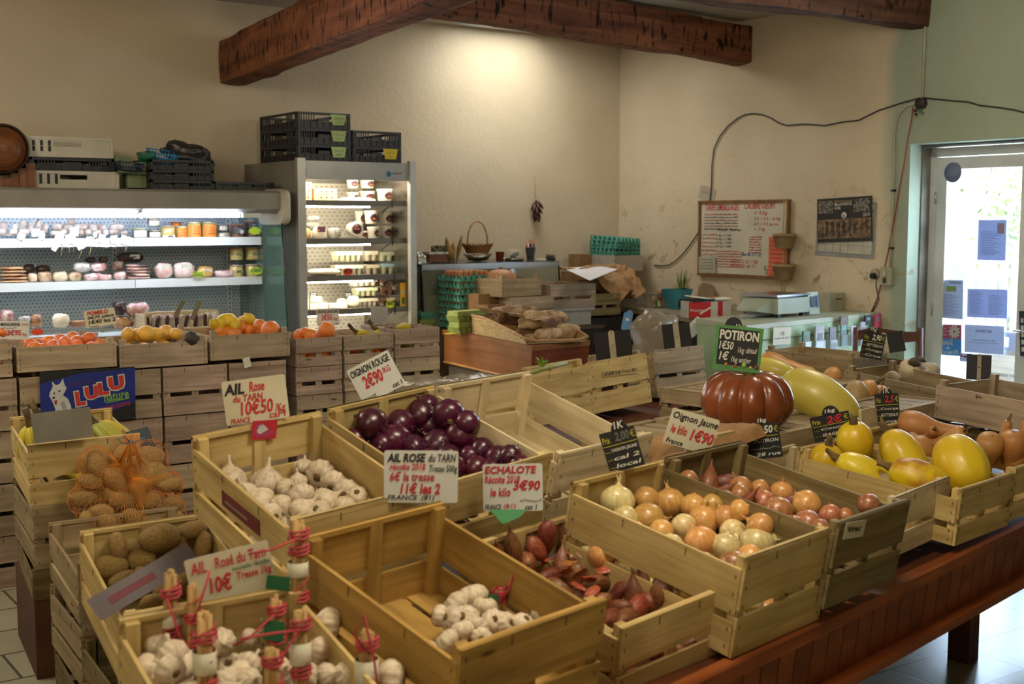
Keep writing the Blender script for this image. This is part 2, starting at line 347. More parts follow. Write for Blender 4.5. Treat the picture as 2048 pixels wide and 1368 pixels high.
o = b.build('ceiling', CEIL); o.location = CO; o.rotation_euler = ROOMROT; struct(o)
FRM = mat('old_white_paint', 'b9b8ae', .5, 'a3a196', 5)
t = bpy.data.objects.new('window_1', None); COL.objects.link(t); t.location = R((SA0 + SA1) / 2, (SB0 + SB1) / 2, CZ + .1); t.rotation_euler = ROOMROT; struct(t)
b = MB(); wA, wB = SA1 - SA0, SB1 - SB0
for x in (-.5, 0, .5): b.box((x * (wA - .02), 0, 0), (.02, wB, .03))
for y in (-.5, .5): b.box((0, y * (wB - .02), 0), (wA, .02, .03))
b.build('window_frame', FRM, t)
b = MB(); b.box((0, 0, .02), (wA, wB, .006)); b.build('pane', mat('frosted_pane', 'f4f6ea', .4, 'e6efe0', trans=.9), t)
def hew(m):
 N = m.node_tree.nodes; L = m.node_tree.links; b = N['Principled BSDF']; src = b.inputs['Base Color'].links[0].from_socket; tc = N.new('ShaderNodeTexCoord'); mp = N.new('ShaderNodeMapping'); mp.inputs['Scale'].default_value = (26, 9, 1); L.new(tc.outputs['UV'], mp.inputs[0])
 nz = N.new('ShaderNodeTexNoise'); nz.inputs['Scale'].default_value = 1; nz.inputs['Detail'].default_value = 3; L.new(mp.outputs[0], nz.inputs['Vector']); r = N.new('ShaderNodeValToRGB'); r.color_ramp.elements[0].position = .34; r.color_ramp.elements[1].position = .43; r.color_ramp.elements[0].color = (.25, .22, .2, 1); L.new(nz.outputs['Fac'], r.inputs[0])
 mx = N.new('ShaderNodeMix'); mx.data_type = 'RGBA'; mx.blend_type = 'MULTIPLY'; mx.inputs[0].default_value = 1; L.new(src, mx.inputs[6]); L.new(r.outputs[0], mx.inputs[7]); L.new(mx.outputs[2], b.inputs['Base Color']); return m
BEAM = wood('beam_wood', '8a5638', '5a3222', '33180d', .75, .05, gs=.55)
hew(BEAM); BEAM.node_tree.nodes['Bump'].inputs['Strength'].default_value = 1.0; hew(BEAM); BEAM.node_tree.nodes['Bump'].inputs['Distance'].default_value = .03
def beam(name, p0, p1, wd, hg, label, seed, m=None):
 p0, p1 = Vector(p0), Vector(p1); L_ = (p1 - p0).length; x = (p1 - p0).normalized(); y = Vector((0, 0, 1)).cross(x).normalized(); z = x.cross(y)
 b = MB(); nx = 46; ring = []
 for ux, uy in ((-.5, 0), (-.17, 0), (.17, 0), (.5, 0), (.5, .33), (.5, .66), (.5, 1), (.17, 1), (-.17, 1), (-.5, 1), (-.5, .66), (-.5, .33)): ring.append((ux, uy))
 n = len(ring)
 for i in range(nx + 1):
  for k, (ux, uy) in enumerate(ring):
   cc = .94 if (abs(ux) == .5 and uy in (0, 1)) else 1.0
   q = Vector((L_ * i / nx, ux * wd * cc, (uy - .5) * hg * cc + hg / 2))
   nn = noise.noise_vector(Vector((q.x * 2.2, q.y * 5, q.z * 5)) + Vector((seed, seed, 0))) * .013 + noise.noise_vector(Vector((q.x * 11, q.y * 9, q.z * 9 + seed))) * .006
   b.v.append(p0 + x * (q.x + 0) + y * (q.y + nn.y) + z * (q.z + nn.z))
 for i in range(nx):
  for k in range(n):
   a = i * n + k; c = i * n + (k + 1) % n; u0, u1 = L_ * i / nx, L_ * (i + 1) / nx; v0, v1 = k * wd / 3, (k + 1) * wd / 3
   b.face([a, a + n, c + n, c], [(u0, v0), (u1, v0), (u1, v1), (u0, v1)], 0, False)
 b.face(list(range(n))); b.face([nx * n + k for k in range(n)][::-1])
 o = b.build(name, m or BEAM); o['label'] = label; return struct(o)
d1 = Vector((math.sin(math.radians(27)), -math.cos(math.radians(27)), 0))
b1a = R(3.49, -.05, 2.63)
beam('trim_1', b1a, b1a + d1 * 7.2 + Vector((0, 0, .02)), .2, .3, 'hewn brown ceiling beam running from the back wall towards the viewer', 3.3)
e2r = pr(1483, 131, -.04); e2l = pz(880, 36, 2.94)
dd = (e2l - e2r).normalized()
beam('trim_2', R(-.05, 1.44, 2.87), R(-.05, 1.44, 2.87) + dd * 4.6, .2, .285, 'hewn brown ceiling beam running into the right wall above the whiteboard', 9.1)
e3r = pr(1835, 52, -.04); e3l = pz(1500, 2, 3.0); dd = (e3l - e3r).normalized()
beam('trim_3', R(-.05, 3.03, 2.95), R(-.05, 3.03, 2.95) + Vector((dd.x, dd.y, 0)).normalized() * 5, .19, .26, 'dark ceiling beam running into the right wall above the door', 5.7, hew(wood('beam_dark', '5f4234', '38241c', '1c100c', .8, .05, gs=.55)))
REV = mat('bare_grey_render', '77736a', .95, '5d594f', 6, .5, 30)
DOORW = mat('door_paint', 'c4c8c6', .45, 'b0b5b4', 4)
o = rbox('trim_4', -.30, -.12, DB0 - .0, DB0 + .012, 0, DZ1, REV); struct(o)
o = rbox('trim_5', -.30, -.12, DB0 + .012, DB1, DZ1 - .012, DZ1, REV); struct(o)
door = bpy.data.objects.new('door_1', None); COL.objects.link(door); door.location = R(-.24, DB0, 0); door.rotation_euler = ROOMROT; struct(door)
b = MB(); H_ = DZ1 - .02; Wd = DB1 - DB0
b.box((0, .03, H_ / 2), (.07, .06, H_)); b.box((0, Wd - .03, H_ / 2), (.07, .06, H_)); b.box((0, Wd / 2, H_ - .03), (.07, Wd, .06)); b.build('door_frame', DOORW, door)
GLASS = mat('clear_glass', 'ffffff', .02, 'ffffff', alpha=.12, spec=.6)
for k, (y0, y1) in enumerate(((.065, .065 + .70), (.065 + .705, Wd - .06))):
 lf = MB(); z0, z1 = .03, H_ - .065; s_ = .075
 lf.box((.01, y0 + s_ / 2, (z0 + z1) / 2), (.04, s_, z1 - z0)); lf.box((.01, y1 - s_ / 2, (z0 + z1) / 2), (.04, s_, z1 - z0))
 lf.box((.01, (y0 + y1) / 2, z1 - .04), (.04, y1 - y0 - 2 * s_, .08)); lf.box((.01, (y0 + y1) / 2, z0 + .11), (.04, y1 - y0 - 2 * s_, .22))
 lo = lf.build('door_leaf', DOORW, door)
 g = MB(); g.box((.005, (y0 + y1) / 2, (z0 + z1) / 2 + .07), (.006, y1 - y0 - 2 * s_ + .01, z1 - z0 - .28)); g.build('pane', GLASS, lo)
h = MB(); h.tube([(.06, .79, 1.0), (.075, .79, 1.0), (.075, .70, 1.0)], .008, 8); h.box((.035, .79, 1.0), (.008, .035, .2)); h.build('door_handle', mat('brushed_steel', 'b8b8b4', .3, '9a9a96', metal=1), door)
for z in (.35, 1.1, 1.85):
 h = MB(); h.tube([(.045, .064, z - .04), (.045, .064, z + .04)], .007, 8); h.build('hinge', MATS['brushed_steel'], door)
# ================================================================ crates
W_NEW = wood('fresh_poplar', 'cdb67e', 'b09558', '7a5730')
W_PALE = wood('pale_poplar', 'd6c8a2', 'bca983', '8a6a42')
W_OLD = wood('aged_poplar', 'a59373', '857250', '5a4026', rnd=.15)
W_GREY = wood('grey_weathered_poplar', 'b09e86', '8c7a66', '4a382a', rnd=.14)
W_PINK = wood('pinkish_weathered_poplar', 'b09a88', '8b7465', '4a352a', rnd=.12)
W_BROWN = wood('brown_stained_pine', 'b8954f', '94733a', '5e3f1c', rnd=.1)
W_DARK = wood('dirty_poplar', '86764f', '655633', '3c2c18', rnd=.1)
STAPLE = mat('staple_steel', '4a423a', .5, metal=.6)
CM = {}
def crate_meshes(W, D, H, m, style):
 k = (round(W, 3), round(D, 3), round(H, 3), m.name, style)
 if k in CM: return CM[k]
 T = .009; P = .028
 def panel(length, z0, z1, two, gap, batten):
  b = MB(); h = z1 - z0
  if two:
   h1 = h * .52; b.box((0, 0, z1 - h1 / 2), (length, T, h1)); h2 = h - h1 - gap; b.box((0, 0, z0 + h2 / 2), (length, T, h2))
  else: b.box((0, 0, (z0 + z1) / 2), (length, T, h))
  if batten: b.box((0, T, (z0 + z1) / 2), (.035, T, h - .004))
  for sx in (-1, 1):
   for kz in range(5): b.box((sx * (length / 2 - .014), -T / 2 - .0004, z0 + h * (.1 + .2 * kz)), (.002, .0014, .010), mi=1)
  for sx in (-.17, .2): b.box((sx * length, -T / 2 - .0004, z1 - .016), (.002, .0014, .022), mi=1)
  return b
 r = {}
 g = .022 if H > .1405 else .0
 if style == 'island':      # short ends tall and thick, long sides lower
  e = panel(W, 0, H, True, g, True); e.box((0, .004, H - .006), (W, .018, .012)); r['end'] = e.mesh('end_panel', [m, STAPLE])
  s_ = panel(D - 2 * T - .004, .0, H - .035, True, g, False); r['side'] = s_.mesh('side_panel', [m, STAPLE])
 elif style == 'tray':      # wide face low with corner posts standing proud
  e = panel(W, 0, H, H > .1405, g, H > .1405); r['end'] = e.mesh('front_panel', [m, STAPLE])
  s_ = panel(D - 2 * T - .004, 0, H + .0, False, 0, False); r['side'] = s_.mesh('side_panel', [m, STAPLE])
 p = MB(); p.box((0, 0, H / 2 + (.012 if style == 'tray' and H < .15 else -.002)), (P, P, H + (.024 if style == 'tray' and H < .15 else -.004))); r['post'] = p.mesh('corner_post', m)
 f = MB(); n = max(3, int(W / .1)); w_ = W / n
 for i in range(n): f.box((-W / 2 + w_ * (i + .5), 0, .010), (w_ * .86, D - .02, .006))
 for y in (-.46, 0, .46): f.box((0, y * D, .004), (W - .02, .03, .006))
 r['base'] = f.mesh('base_slats', m)
 CM[k] = r; return r
def crate(label, loc, yaw=35, roll=0, tilt=0, W=.4, D=.6, H=.24, m=None, style='island', group=None, cat='crate', name='wooden_crate'):
 m = m or W_NEW; c = crate_meshes(W, D, H, m, style); P = .028; T = .009
 t = thing(name, label, cat, loc, rotm(yaw, roll, tilt), group)
 en = 'front_panel' if style == 'tray' else 'end_panel'
 obj(en, c['end'], t, (0, -D / 2 + T / 2, 0)); obj(en, c['end'], t, (0, D / 2 - T / 2, 0), (0, 0, PI))
 obj('side_panel', c['side'], t, (-W / 2 + T / 2, 0, 0), (0, 0, -PI / 2)); obj('side_panel', c['side'], t, (W / 2 - T / 2, 0, 0), (0, 0, PI / 2))
 for sx in (-1, 1):
  for sy in (-1, 1): obj('corner_post', c['post'], t, (sx * (W / 2 - T - P / 2), sy * (D / 2 - T - P / 2), 0))
 obj('base_slats', c['base'], t)
 t['W'] = W; t['D'] = D; t['H'] = H
 return t
def frame_of(t): return Matrix.LocRotScale(t.location, t.rotation_euler, None)
def inpx(t, x, y, h):
 M = frame_of(t); return hit(x, y, M @ Vector((0, 0, h)), M.to_3x3() @ Vector((0, 0, 1)))
CR = {}
def at_corner(c, yaw, roll, tilt, W, D):
 Rm = rotm(yaw, roll, tilt).to_matrix(); return Vector(c) + Rm @ Vector((W / 2, -D / 2, 0))
for k, lab, c, yaw, roll, tilt, W, D, H, m in (
 ('A0', 'blurred wooden crate in the near left corner full of tied garlic braids', (-.83, 2.547, .65), 31.5, -1.5, 10.4, .4, .6, .24, W_NEW),
 ('A1', 'honey coloured wooden crate holding only one bunch of garlic, front of island', (-.505, 2.858, .734), 40.3, -3.3, 11.1, .4, .6, .25, W_BROWN),
 ('A2', 'pale wooden crate of brown shallots on the front edge of the island', (-.145, 3.289, .636), 42.0, -3.1, 8.5, .4, .585, .205, W_NEW),
 ('A3', 'pale yellow wooden crate of yellow onions on the front edge of the island', (.133, 3.446, .717), 44.4, -1.1, 10.2, .4, .598, .268, W_NEW),
 ('A4', 'dark dirty wooden crate with a torn paper label, holding onions and shallots', (.418, 3.66, .764), 46.1, .3, 10, .4, .586, .245, W_DARK),
 ('A5', 'clean pale empty crate squeezed between the dark crate and the squash crate', (.745, 4.186, .700), 45.5, -1.9, 3.4, .36, .6, .19, W_PALE),
 ('A6', 'pale wooden crate of yellow spaghetti squash at the front of the island', (.985, 4.32, .727), 45.3, .5, 5.9, .4, .6, .185, W_NEW),
 ('A7', 'wooden crate of butternut squash cut by the right edge of the photo', (1.275, 4.62, .735), 45.3, .5, 5.9, .42, .6, .185, W_NEW),
 ('B1', 'pale wooden crate of white garlic behind the crate of a single bunch', (-.912, 3.52, .862), 35.5, -5.1, 11.3, .4, .635, .24, W_NEW),
 ('B2', 'wooden crate heaped with red onions', (-.59, 3.871, .894), 40.3, -5.5, 14.5, .4, .6, .24, W_NEW),
 ('B3', 'empty pale wooden crate to the right of the red onions', (-.278, 4.08, .934), 41.5, -2.5, 14.4, .4, .6, .24, W_PALE),
 ('C1', 'aged empty crate at the top of the island behind the empty pale crate', (-.33, 5.681, .732), 46, -1.5, -8.7, .4, .6, .22, W_NEW),
 ('C2', 'wooden crate with black stamped print and a red onion showing in its gap', (.404, 5.97, .77), 41, -2.7, -8.1, .4, .01, .25, W_NEW),
 ('C3', 'brown wooden crate whose outside faces the viewer, left of the pumpkin', (.768, 6.526, .768), 41, -.6, -7.6, .4, .01, .25, W_OLD)):
 if k in ('C1', 'C2', 'C3'):
  D = .5; Rm = rotm(yaw, roll, tilt).to_matrix(); cc = Vector(c) + Rm @ Vector((W / 2, D / 2, 0))
  if k == 'C1': cc = Vector((-.33, 5.681, .732)) + Rm @ Vector((W / 2, -.35, 0))
 else: cc = at_corner(c, yaw, roll, tilt, W, D)
 CR[k] = crate(lab, cc, yaw, roll, tilt, W, D, H, m)
IY = math.radians(45.6); IT = Vector((math.cos(IY), math.sin(IY), 0)); IQ = Vector((math.sin(IY), -math.cos(IY), 0))
def I(t, q, z): return IT * t + IQ * q + Vector((0, 0, z))
TBW = wood('varnished_pine', '8e4c22', '6a3216', '3e1b0b', .5, .03, gs=.7)
TBD = wood('dark_varnished_pine', '5c3019', '43220f', '241006', .5, .03, gs=.7)
tb = thing('display_table', 'long varnished wooden display table with a boarded skirt under the vegetable crates', 'table', I(3.6, -2.8, 0), (0, 0, IY))
def tl(t, q, z): return (t - 3.6, -(q + 2.8), z)       # island coordinates -> table local
b = MB(); za, zb = .60, .715; t0_, t1_ = 1.15, 5.9
def zr(t): return .605 + (t - 2.53) * .025
def quadbar(b, pts, mi=0):
 n = len(b.v); b.v += [Vector(p) for p in pts]; Ln = (Vector(pts[4]) - Vector(pts[0])).length; o = random.uniform(0, 30)
 for i in range(4):
  j = (i + 1) % 4; b.face([n + i, n + j, n + 4 + j, n + 4 + i], [(0 + o, i * .05 + o), (0 + o, i * .05 + .05 + o), (Ln + o, i * .05 + .05 + o), (Ln + o, i * .05 + o)], mi)
 b.face([n + 3, n + 2, n + 1, n]); b.face([n + 4, n + 5, n + 6, n + 7])
def prof(b, q0, z0, q1, z1, th, ta, tb_, mi=0):
 def sec(t):
  r_ = zr(t); d = Vector((0, q1 - q0, z1 - z0)).normalized(); nrm = Vector((0, -d.z, d.y)) * th
  A = Vector((0, q0, r_ + z0)); B = Vector((0, q1, r_ + z1))
  return [tl(t, v.y, v.z) for v in (A, B, B + nrm, A + nrm)]
 quadbar(b, sec(ta) + sec(tb_), mi)
prof(b, -1.70, -.035, -1.70, 0.0, .05, t0_, t1_); b.build('rim', TBW, tb)
b = MB(); nb_ = 56
for i in range(nb_):
 ta = t0_ + .03 + (t1_ - t0_ - .06) * i / nb_; tb_ = t0_ + .03 + (t1_ - t0_ - .06) * (i + 1) / nb_ - .006
 prof(b, -1.745, -.2, -1.725, -.035, .02, ta, tb_)
b.build('upper_skirt', TBW, tb)
b = MB(); prof(b, -1.70, -.227, -1.70, -.2, .05, t0_, t1_); b.build('moulding', TBW, tb)
b = MB()
for i in range(nb_):
 ta = t0_ + .03 + (t1_ - t0_ - .06) * i / nb_; tb_ = t0_ + .03 + (t1_ - t0_ - .06) * (i + 1) / nb_ - .006
 prof(b, -2.03, -.47, -1.74, -.227, .015, ta, tb_)
b.build('lower_skirt', TBD, tb)
b = MB(); prof(b, -2.42, -.012, -1.72, -.012, -.02, t0_, t1_); b.build('front_deck', TBD, tb)
b = MB(); prof(b, -3.2, .07, -2.43, .07, -.02, 1.95, 5.6); b.build('rear_deck', TBD, tb)
b = MB(); prof(b, -4.15, .07, -3.2, .07, -.02, 3.4, 6.0); b.build('far_deck', TBD, tb)
for (t, q) in ((4.60, -2.05), (1.5, -2.1), (2.2, -3.0), (4.58, -4.0), (3.6, -4.0)):
 b = MB(); b.box((0, 0, .24), (.085, .085, .48)); o = b.build('leg', TBD, tb); o.location = tl(t, q, 0)
b = MB(); b.box((0, 0, .48), (3.3, .9, .12)); o = b.build('underframe', TBD, tb); o.location = tl(3.9, -2.9, .0)
RY = math.degrees(IY) - 90
def longtray(lab, tlx, yaw, tilt, L_, D, H, m):
 Rm = rotm(yaw, tilt, 0).to_matrix(); c = Vector(tlx) + Rm @ Vector((L_ / 2, D / 2, -H))
 return crate(lab, c, yaw, tilt, 0, L_, D, H, m, 'tray')
CR['R1'] = longtray('long shallow wooden tray of celeriac and gourds at the far end of the island', (1.658, 6.177, .957), -52 + 2, 5, .6, .4, .135, W_OLD)
CR['R0'] = longtray('long shallow wooden tray behind the pumpkin with one butternut on it', (1.374, 6.74, .999), -49, 0, .545, .32, .125, W_OLD)
CR['R2'] = longtray('long plain wooden tray at the right edge, in front of the glazed door', (1.80, 5.26, 1.003), -55, 3, .6, .4, .14, W_GREY)
CR['P'] = crate('wooden crate of loose potatoes with a bowed side board', (-1.026, 3.651, .467), 29.6, -1.5, 9.9, .4, .6, .24, W_NEW)
CR['N'] = crate('shallow wooden crate carrying the orange net of potatoes', (-1.285, 4.13, .455), 30, -1, 3, .44, .5, .2, W_OLD)
CR['BA'] = crate('wooden crate of bananas behind the net of potatoes', (-1.718, 4.85, .661), 27.4, -1.7, 1.8, .4, .6, .24, W_NEW)
def under(label, over, z0, H, m, W=None, D=None, dyaw=0, dx=0, dy=0):
 o = CR[over]; c = crate(label, (o.location.x + dx, o.location.y + dy, z0), math.degrees(o.rotation_euler.z) + dyaw, 0, 0, W or o['W'], D or o['D'], H, m); return c
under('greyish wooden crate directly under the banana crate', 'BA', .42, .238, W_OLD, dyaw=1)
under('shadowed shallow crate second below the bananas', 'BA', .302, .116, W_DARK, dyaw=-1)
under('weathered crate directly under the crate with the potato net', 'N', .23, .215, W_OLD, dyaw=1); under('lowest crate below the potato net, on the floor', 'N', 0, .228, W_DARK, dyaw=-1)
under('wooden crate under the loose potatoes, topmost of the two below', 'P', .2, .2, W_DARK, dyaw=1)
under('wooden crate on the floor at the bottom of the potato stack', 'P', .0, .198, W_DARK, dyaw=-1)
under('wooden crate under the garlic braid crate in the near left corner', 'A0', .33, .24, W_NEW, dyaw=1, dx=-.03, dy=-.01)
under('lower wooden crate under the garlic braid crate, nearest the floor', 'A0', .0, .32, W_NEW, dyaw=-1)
KRAFT = mat('brown_card', '8a6a45', .8, '7a5a38', 12)
bx = thing('cardboard_box', 'dark brown cardboard box with small white barcode label, bottom of the banana stack', 'box', (-1.718, 4.85, 0), rotm(28, 0, 0))
b = MB(); b.box((0, 0, .15), (.41, .58, .30)); b.build('carton_body', mat('dark_card', '56351d', .8, '482b16', 12), bx)
b = MB(); b.box((-.1, -.2905, .20), (.08, .001, .045)); b.build('label', mat('black_print', '15130f', .6), bx); b = MB(); b.box((-.1, -.2915, .215), (.06, .001, .008)); b.box((-.1, -.2915, .190), (.06, .001, .008)); b.build('label', mat('paper_white', 'd8d6c8', .8, 'cfccba', 3), bx)
for (t_, q_, yw, lab) in ((3.62, -2.72, 46, 'upturned wooden crate under the left half of the big pumpkin'), (4.06, -2.72, 45, 'upturned wooden crate under the right half of the big pumpkin'), (4.5, -2.68, 44.5, 'upturned wooden crate under the long pale yellow marrow'), (4.94, -2.68, 45, 'upturned wooden crate under the small squashes right of the marrow'), (4.8, -3.26, 45.5, 'upturned wooden crate under the squashes behind the pumpkin'), (5.24, -3.26, 46, 'upturned wooden crate under the stalk end of the long butternut')):
 p = I(t_, q_, .925); c = crate(lab, p, yw, 180, 0, .42, .55, .22, W_OLD)
for k, nm in (('R0', 'tray behind the pumpkin'), ('R1', 'tray of celeriac'), ('R2', 'plain tray at the right edge')):
 z_ = CR[k].location.z - .004; under('flat wooden crate carrying the long ' + nm, k, .765, z_ - .765 - .012, W_DARK, .45, .28)
# ================================================================ vegetables
M_RED = mat('red_onion_skin', '561634', .22, '300b1f', 9, .1, 60, rnd=.3, coat=.4, aniso=(1, 1, .25), lo=.3, hi=.7)
M_YEL = mat('yellow_onion_skin', 'd6ab66', .3, 'bd8646', 7, .1, 50, rnd=.22, coat=.3, aniso=(1, 1, .2), lo=.3, hi=.7)
M_PALEO = mat('pale_onion_skin', 'ddd39c', .3, 'cdb57a', 6, .1, 50, rnd=.15, coat=.35, aniso=(1, 1, .2))
M_PINKO = mat('pink_onion_skin', 'b27c54', .3, '925a36', 8, .1, 50, rnd=.22, coat=.35, aniso=(1, 1, .2))
M_SHAL = mat('shallot_skin', '8c5234', .4, '66351f', 9, .2, 60, rnd=.35, coat=.15, aniso=(1, 1, .2))
M_ROOT = mat('dry_root', '7d6339', .9, '4a3920', 40)
M_GARL = mat('garlic_skin', 'd8ccb2', .5, 'b9a48e', 5, .15, 40, rnd=.1, aniso=(1, 1, .3), lo=.3, hi=.6)
M_POT = mat('potato_skin', 'a48a52', .75, '84693a', 9, .3, 40, rnd=.15, detail=7)
M_SQ = mat('yellow_squash_skin', 'dcc42a', .38, 'cbaa1c', 4, .05, 20, rnd=.08, coat=.12)
M_BUT = mat('butternut_skin', 'b9854f', .45, 'a3703e', 4, .08, 20, rnd=.12)
M_STEM = mat('dry_stem', '7a6538', .85, '54442a', 30, .4, 60)
M_PUMP = mat('pumpkin_skin', '8c4a26', .3, '6b3417', 3, .08, 14, coat=.3)
M_MARR = mat('pale_marrow_skin', 'cfc25c', .4, 'b8a944', 3, .05, 12, coat=.15)
M_ORA = mat('orange_peel', 'dd852c', .42, 'cf701c', 8, .25, 240, rnd=.12, coat=.15)
M_MAND = mat('mandarin_peel', 'dc7829', .42, 'ca631a', 8, .25, 240, rnd=.12, coat=.15)
M_LEM = mat('lemon_peel', 'dcbf2c', .4, 'c9a61c', 8, .2, 200, rnd=.08)
M_BAN = mat('banana_peel', 'd0bb2e', .5, 'a8a030', 5, rnd=.1)
M_BANG = mat('green_banana_peel', '8f9b3c', .5, 'b5ab3a', 5, rnd=.1)
M_BTIP = mat('banana_tip', '33271a', .8)
VM = {}
def onion_prof(flat=.88, neck=.35, nr=.07, n=11):
 pr_ = [(.10, -flat)]
 for i in range(1, n):
  a = -PI / 2 + PI * i / n; pr_.append((math.cos(a) ** .9, math.sin(a) * flat))
 pr_ += [(.24, flat * .97), (.13, flat + .08), (nr, flat + .2), (nr * 1.25, flat + neck)]
 return pr_
def vegmesh(kind, var):
 k = (kind, var)
 if k in VM: return VM[k]
 b = MB(); s = var * 1.7
 if kind in ('red_onion', 'yellow_onion', 'pale_onion', 'pink_onion'):
  m = {'red_onion': M_RED, 'yellow_onion': M_YEL, 'pale_onion': M_PALEO, 'pink_onion': M_PINKO}[kind]
  b.lathe(onion_prof(.86 + .05 * (var % 3), .3 + .22 * (var % 2)), 22, nz=.06, nsc=1.3, seed=s, sq=(1, .95 + .03 * (var % 3)))
  b.lathe([(.14, -.90), (.17, -.84), (.16, -.78)], 8, mi=1, nz=.3, nsc=9, seed=s)
  for j in range(7): a = j * .9 + s; b.tube([(.05 * math.cos(a), .05 * math.sin(a), -.84), (.12 * math.cos(a), .12 * math.sin(a), -.95 - .04 * (j % 3))], .012, 4, 1)
  for j in range(3): a = j * 2.1 + s; b.tube([(.03 * math.cos(a), .03 * math.sin(a), .95), (.09 * math.cos(a), .07 * math.sin(a), 1.2), (.16 * math.cos(a + .5), .12 * math.sin(a), 1.38 + .07 * j)], [.05, .03, .008], 5, 0)
  mats = [m, M_ROOT]
 elif kind == 'shallot':
  b.lathe([(.08, -1.0), (.3, -.9), (.5, -.62), (.58, -.25), (.55, .15), (.40, .55), (.2, .88), (.08, 1.1), (.05, 1.3), (.07, 1.42)], 16, nz=.10, nsc=1.6, seed=s, ribs=(3 if var % 2 else 0), ramp=.10, sq=(1, .82)); b.lathe([(.1, -1.05), (.13, -.97)], 7, mi=1); mats = [M_SHAL, M_ROOT]
 elif kind == 'garlic':
  b.lathe([(.16, -.66), (.5, -.70), (.82, -.5), (.99, -.15), (.95, .18), (.74, .46), (.46, .66), (.24, .8), (.13, .95), (.105, 1.2), (.12, 1.4)], 40, ribs=(9 + var % 3), ramp=.13, power=.7, nz=.05, nsc=1.4, seed=s)
  b.lathe([(.05, -.74), (.22, -.73), (.26, -.66)], 12, mi=1, nz=.2, nsc=12, seed=s); mats = [M_GARL, M_ROOT]
 elif kind == 'potato':
  n = 12; b.lathe([(max(.04, math.cos(-PI / 2 + PI * i / n) ** .85) * (.68 + .03 * var), math.sin(-PI / 2 + PI * i / n)) for i in range(n + 1)], 20, nz=.16, nsc=1.2, seed=s, sq=(1, .85)); mats = [M_POT]
 elif kind in ('orange', 'mandarin', 'pomelo'):
  n = 12; f_ = .94 if kind == 'orange' else .82; b.lathe([(max(.03, math.cos(-PI / 2 + PI * i / n)), math.sin(-PI / 2 + PI * i / n) * f_ - (.05 if i == n else 0)) for i in range(n + 1)], 20, nz=.03, nsc=2, seed=s)
  b.lathe([(.07, f_ - .07), (.05, f_ - .01), (.02, f_ - .02)], 6, mi=1); mats = [{'orange': M_ORA, 'mandarin': M_MAND}.get(kind) or mat('pomelo_peel', 'dfb24a', .42, 'd29c38', 8, .2, 200, rnd=.08), M_STEM]
 elif kind == 'lemon':
  n = 12; pr_ = [(.05, -1.28), (.16, -1.2)] + [(math.cos(a) * .8, math.sin(a)) for a in [(-PI / 2 + PI * i / n) * .88 for i in range(1, n)]] + [(.2, 1.12), (.12, 1.25), (.03, 1.3)]; b.lathe(pr_, 18, nz=.05, nsc=1.5, seed=s); mats = [M_LEM]
 VM[k] = b.mesh(kind, mats); return VM[k]
def axisrot(d, spin=0.):
 return (Vector(d).to_track_quat('Z', 'Y').to_matrix() @ Matrix.Rotation(spin, 3, 'Z')).to_euler()
def rdir(up=.3):
 v = Vector((random.gauss(0, 1), random.gauss(0, 1), random.gauss(up, .8))); return v.normalized()
def incrate(t, x, y, r, h0, hmax=.16):
 M = frame_of(t).inverted(); h = h0; W, D = t['W'], t['D']
 for _ in range(40):
  p = inpx(t, x, y, h); l = M @ p
  if l.y <= D / 2 - .012 - r * .8 and abs(l.x) <= W / 2 - .008 - r * .7: break
  h += .008
  if h > h0 + hmax: break
 l.y = max(l.y, -D / 2 + .012 + r)
 l.x = max(-W / 2 + .01 + r * .8, min(W / 2 - .01 - r * .8, l.x)) if h <= h0 + hmax else l.x
 return frame_of(t) @ l, l
def pile(t, kind, items, h0, label, cat, group, fill=0, rfill=.03, mix=None, k=1.17, hfill=None, up=.3, sep=.8):
 placed = []; M = frame_of(t)
 def put(p, r, kd, d=None):
  me = vegmesh(kd, random.randrange(4)); o = obj(kd, me, None, p, axisrot(d or rdir(up), random.uniform(0, 6.28)), r)
  lb = label[kd] if isinstance(label, dict) else label; gp = group[kd] if isinstance(group, dict) else group
  tag(o, lb, cat, gp); return o
 for it in items:
  x, y, wd = it[:3]; kd = it[3] if len(it) > 3 and it[3] else kind; d = it[4] if len(it) > 4 else None
  p, l = incrate(t, x, y, .03, h0); r = dpx(p, wd) / 2 * k; p, l = incrate(t, x, y, r, h0)
  put(p, r / (.62 if kd in ('shallot',) else 1), kd, d); placed.append((l, r))
 W, D = t['W'], t['D']; tries = 0; n = 0
 while n < fill and tries < fill * 40:
  tries += 1; r = rfill * random.uniform(.85, 1.15)
  l = Vector((random.uniform(-W / 2 + r + .012, W / 2 - r - .012), random.uniform(-D / 2 + r + .012, D / 2 - r - .012), 0)); l.z = r + .015
  ok = False
  for _ in range(24):
   if all((l - q).length > (r + s) * sep for q, s in placed): ok = True; break
   l.z += .012
   if l.z > (hfill or h0) - r * .2: break
  if not ok or l.z > (hfill or h0): continue
  put(M @ l, r / (.62 if kind == 'shallot' else 1), (random.choice(mix) if mix else kind)); placed.append((l, r)); n += 1
 return placed
pile(CR['B2'], 'red_onion', [(711,879,46),(742,847,58),(788,882,66),(801,850,56),(842,830,56),(854,811,42),(901,827,58),(864,852,56),(874,889,60),(828,894,48),(925,870,56),(965,900,46),(997,916,46),(941,916,46),(953,936,46),(1021,912,42),(897,912,46),(765,890,46),(935,845,44),(1040,930,40),(905,935,50),(985,940,44),(1005,948,40),(860,925,50)], .13,
 'red onion heaped in the wooden crate with the red onion price card', 'onion', 'red onions in the island crate', 22, .032, hfill=.1)
ZU = (0.1, -.2, 1)
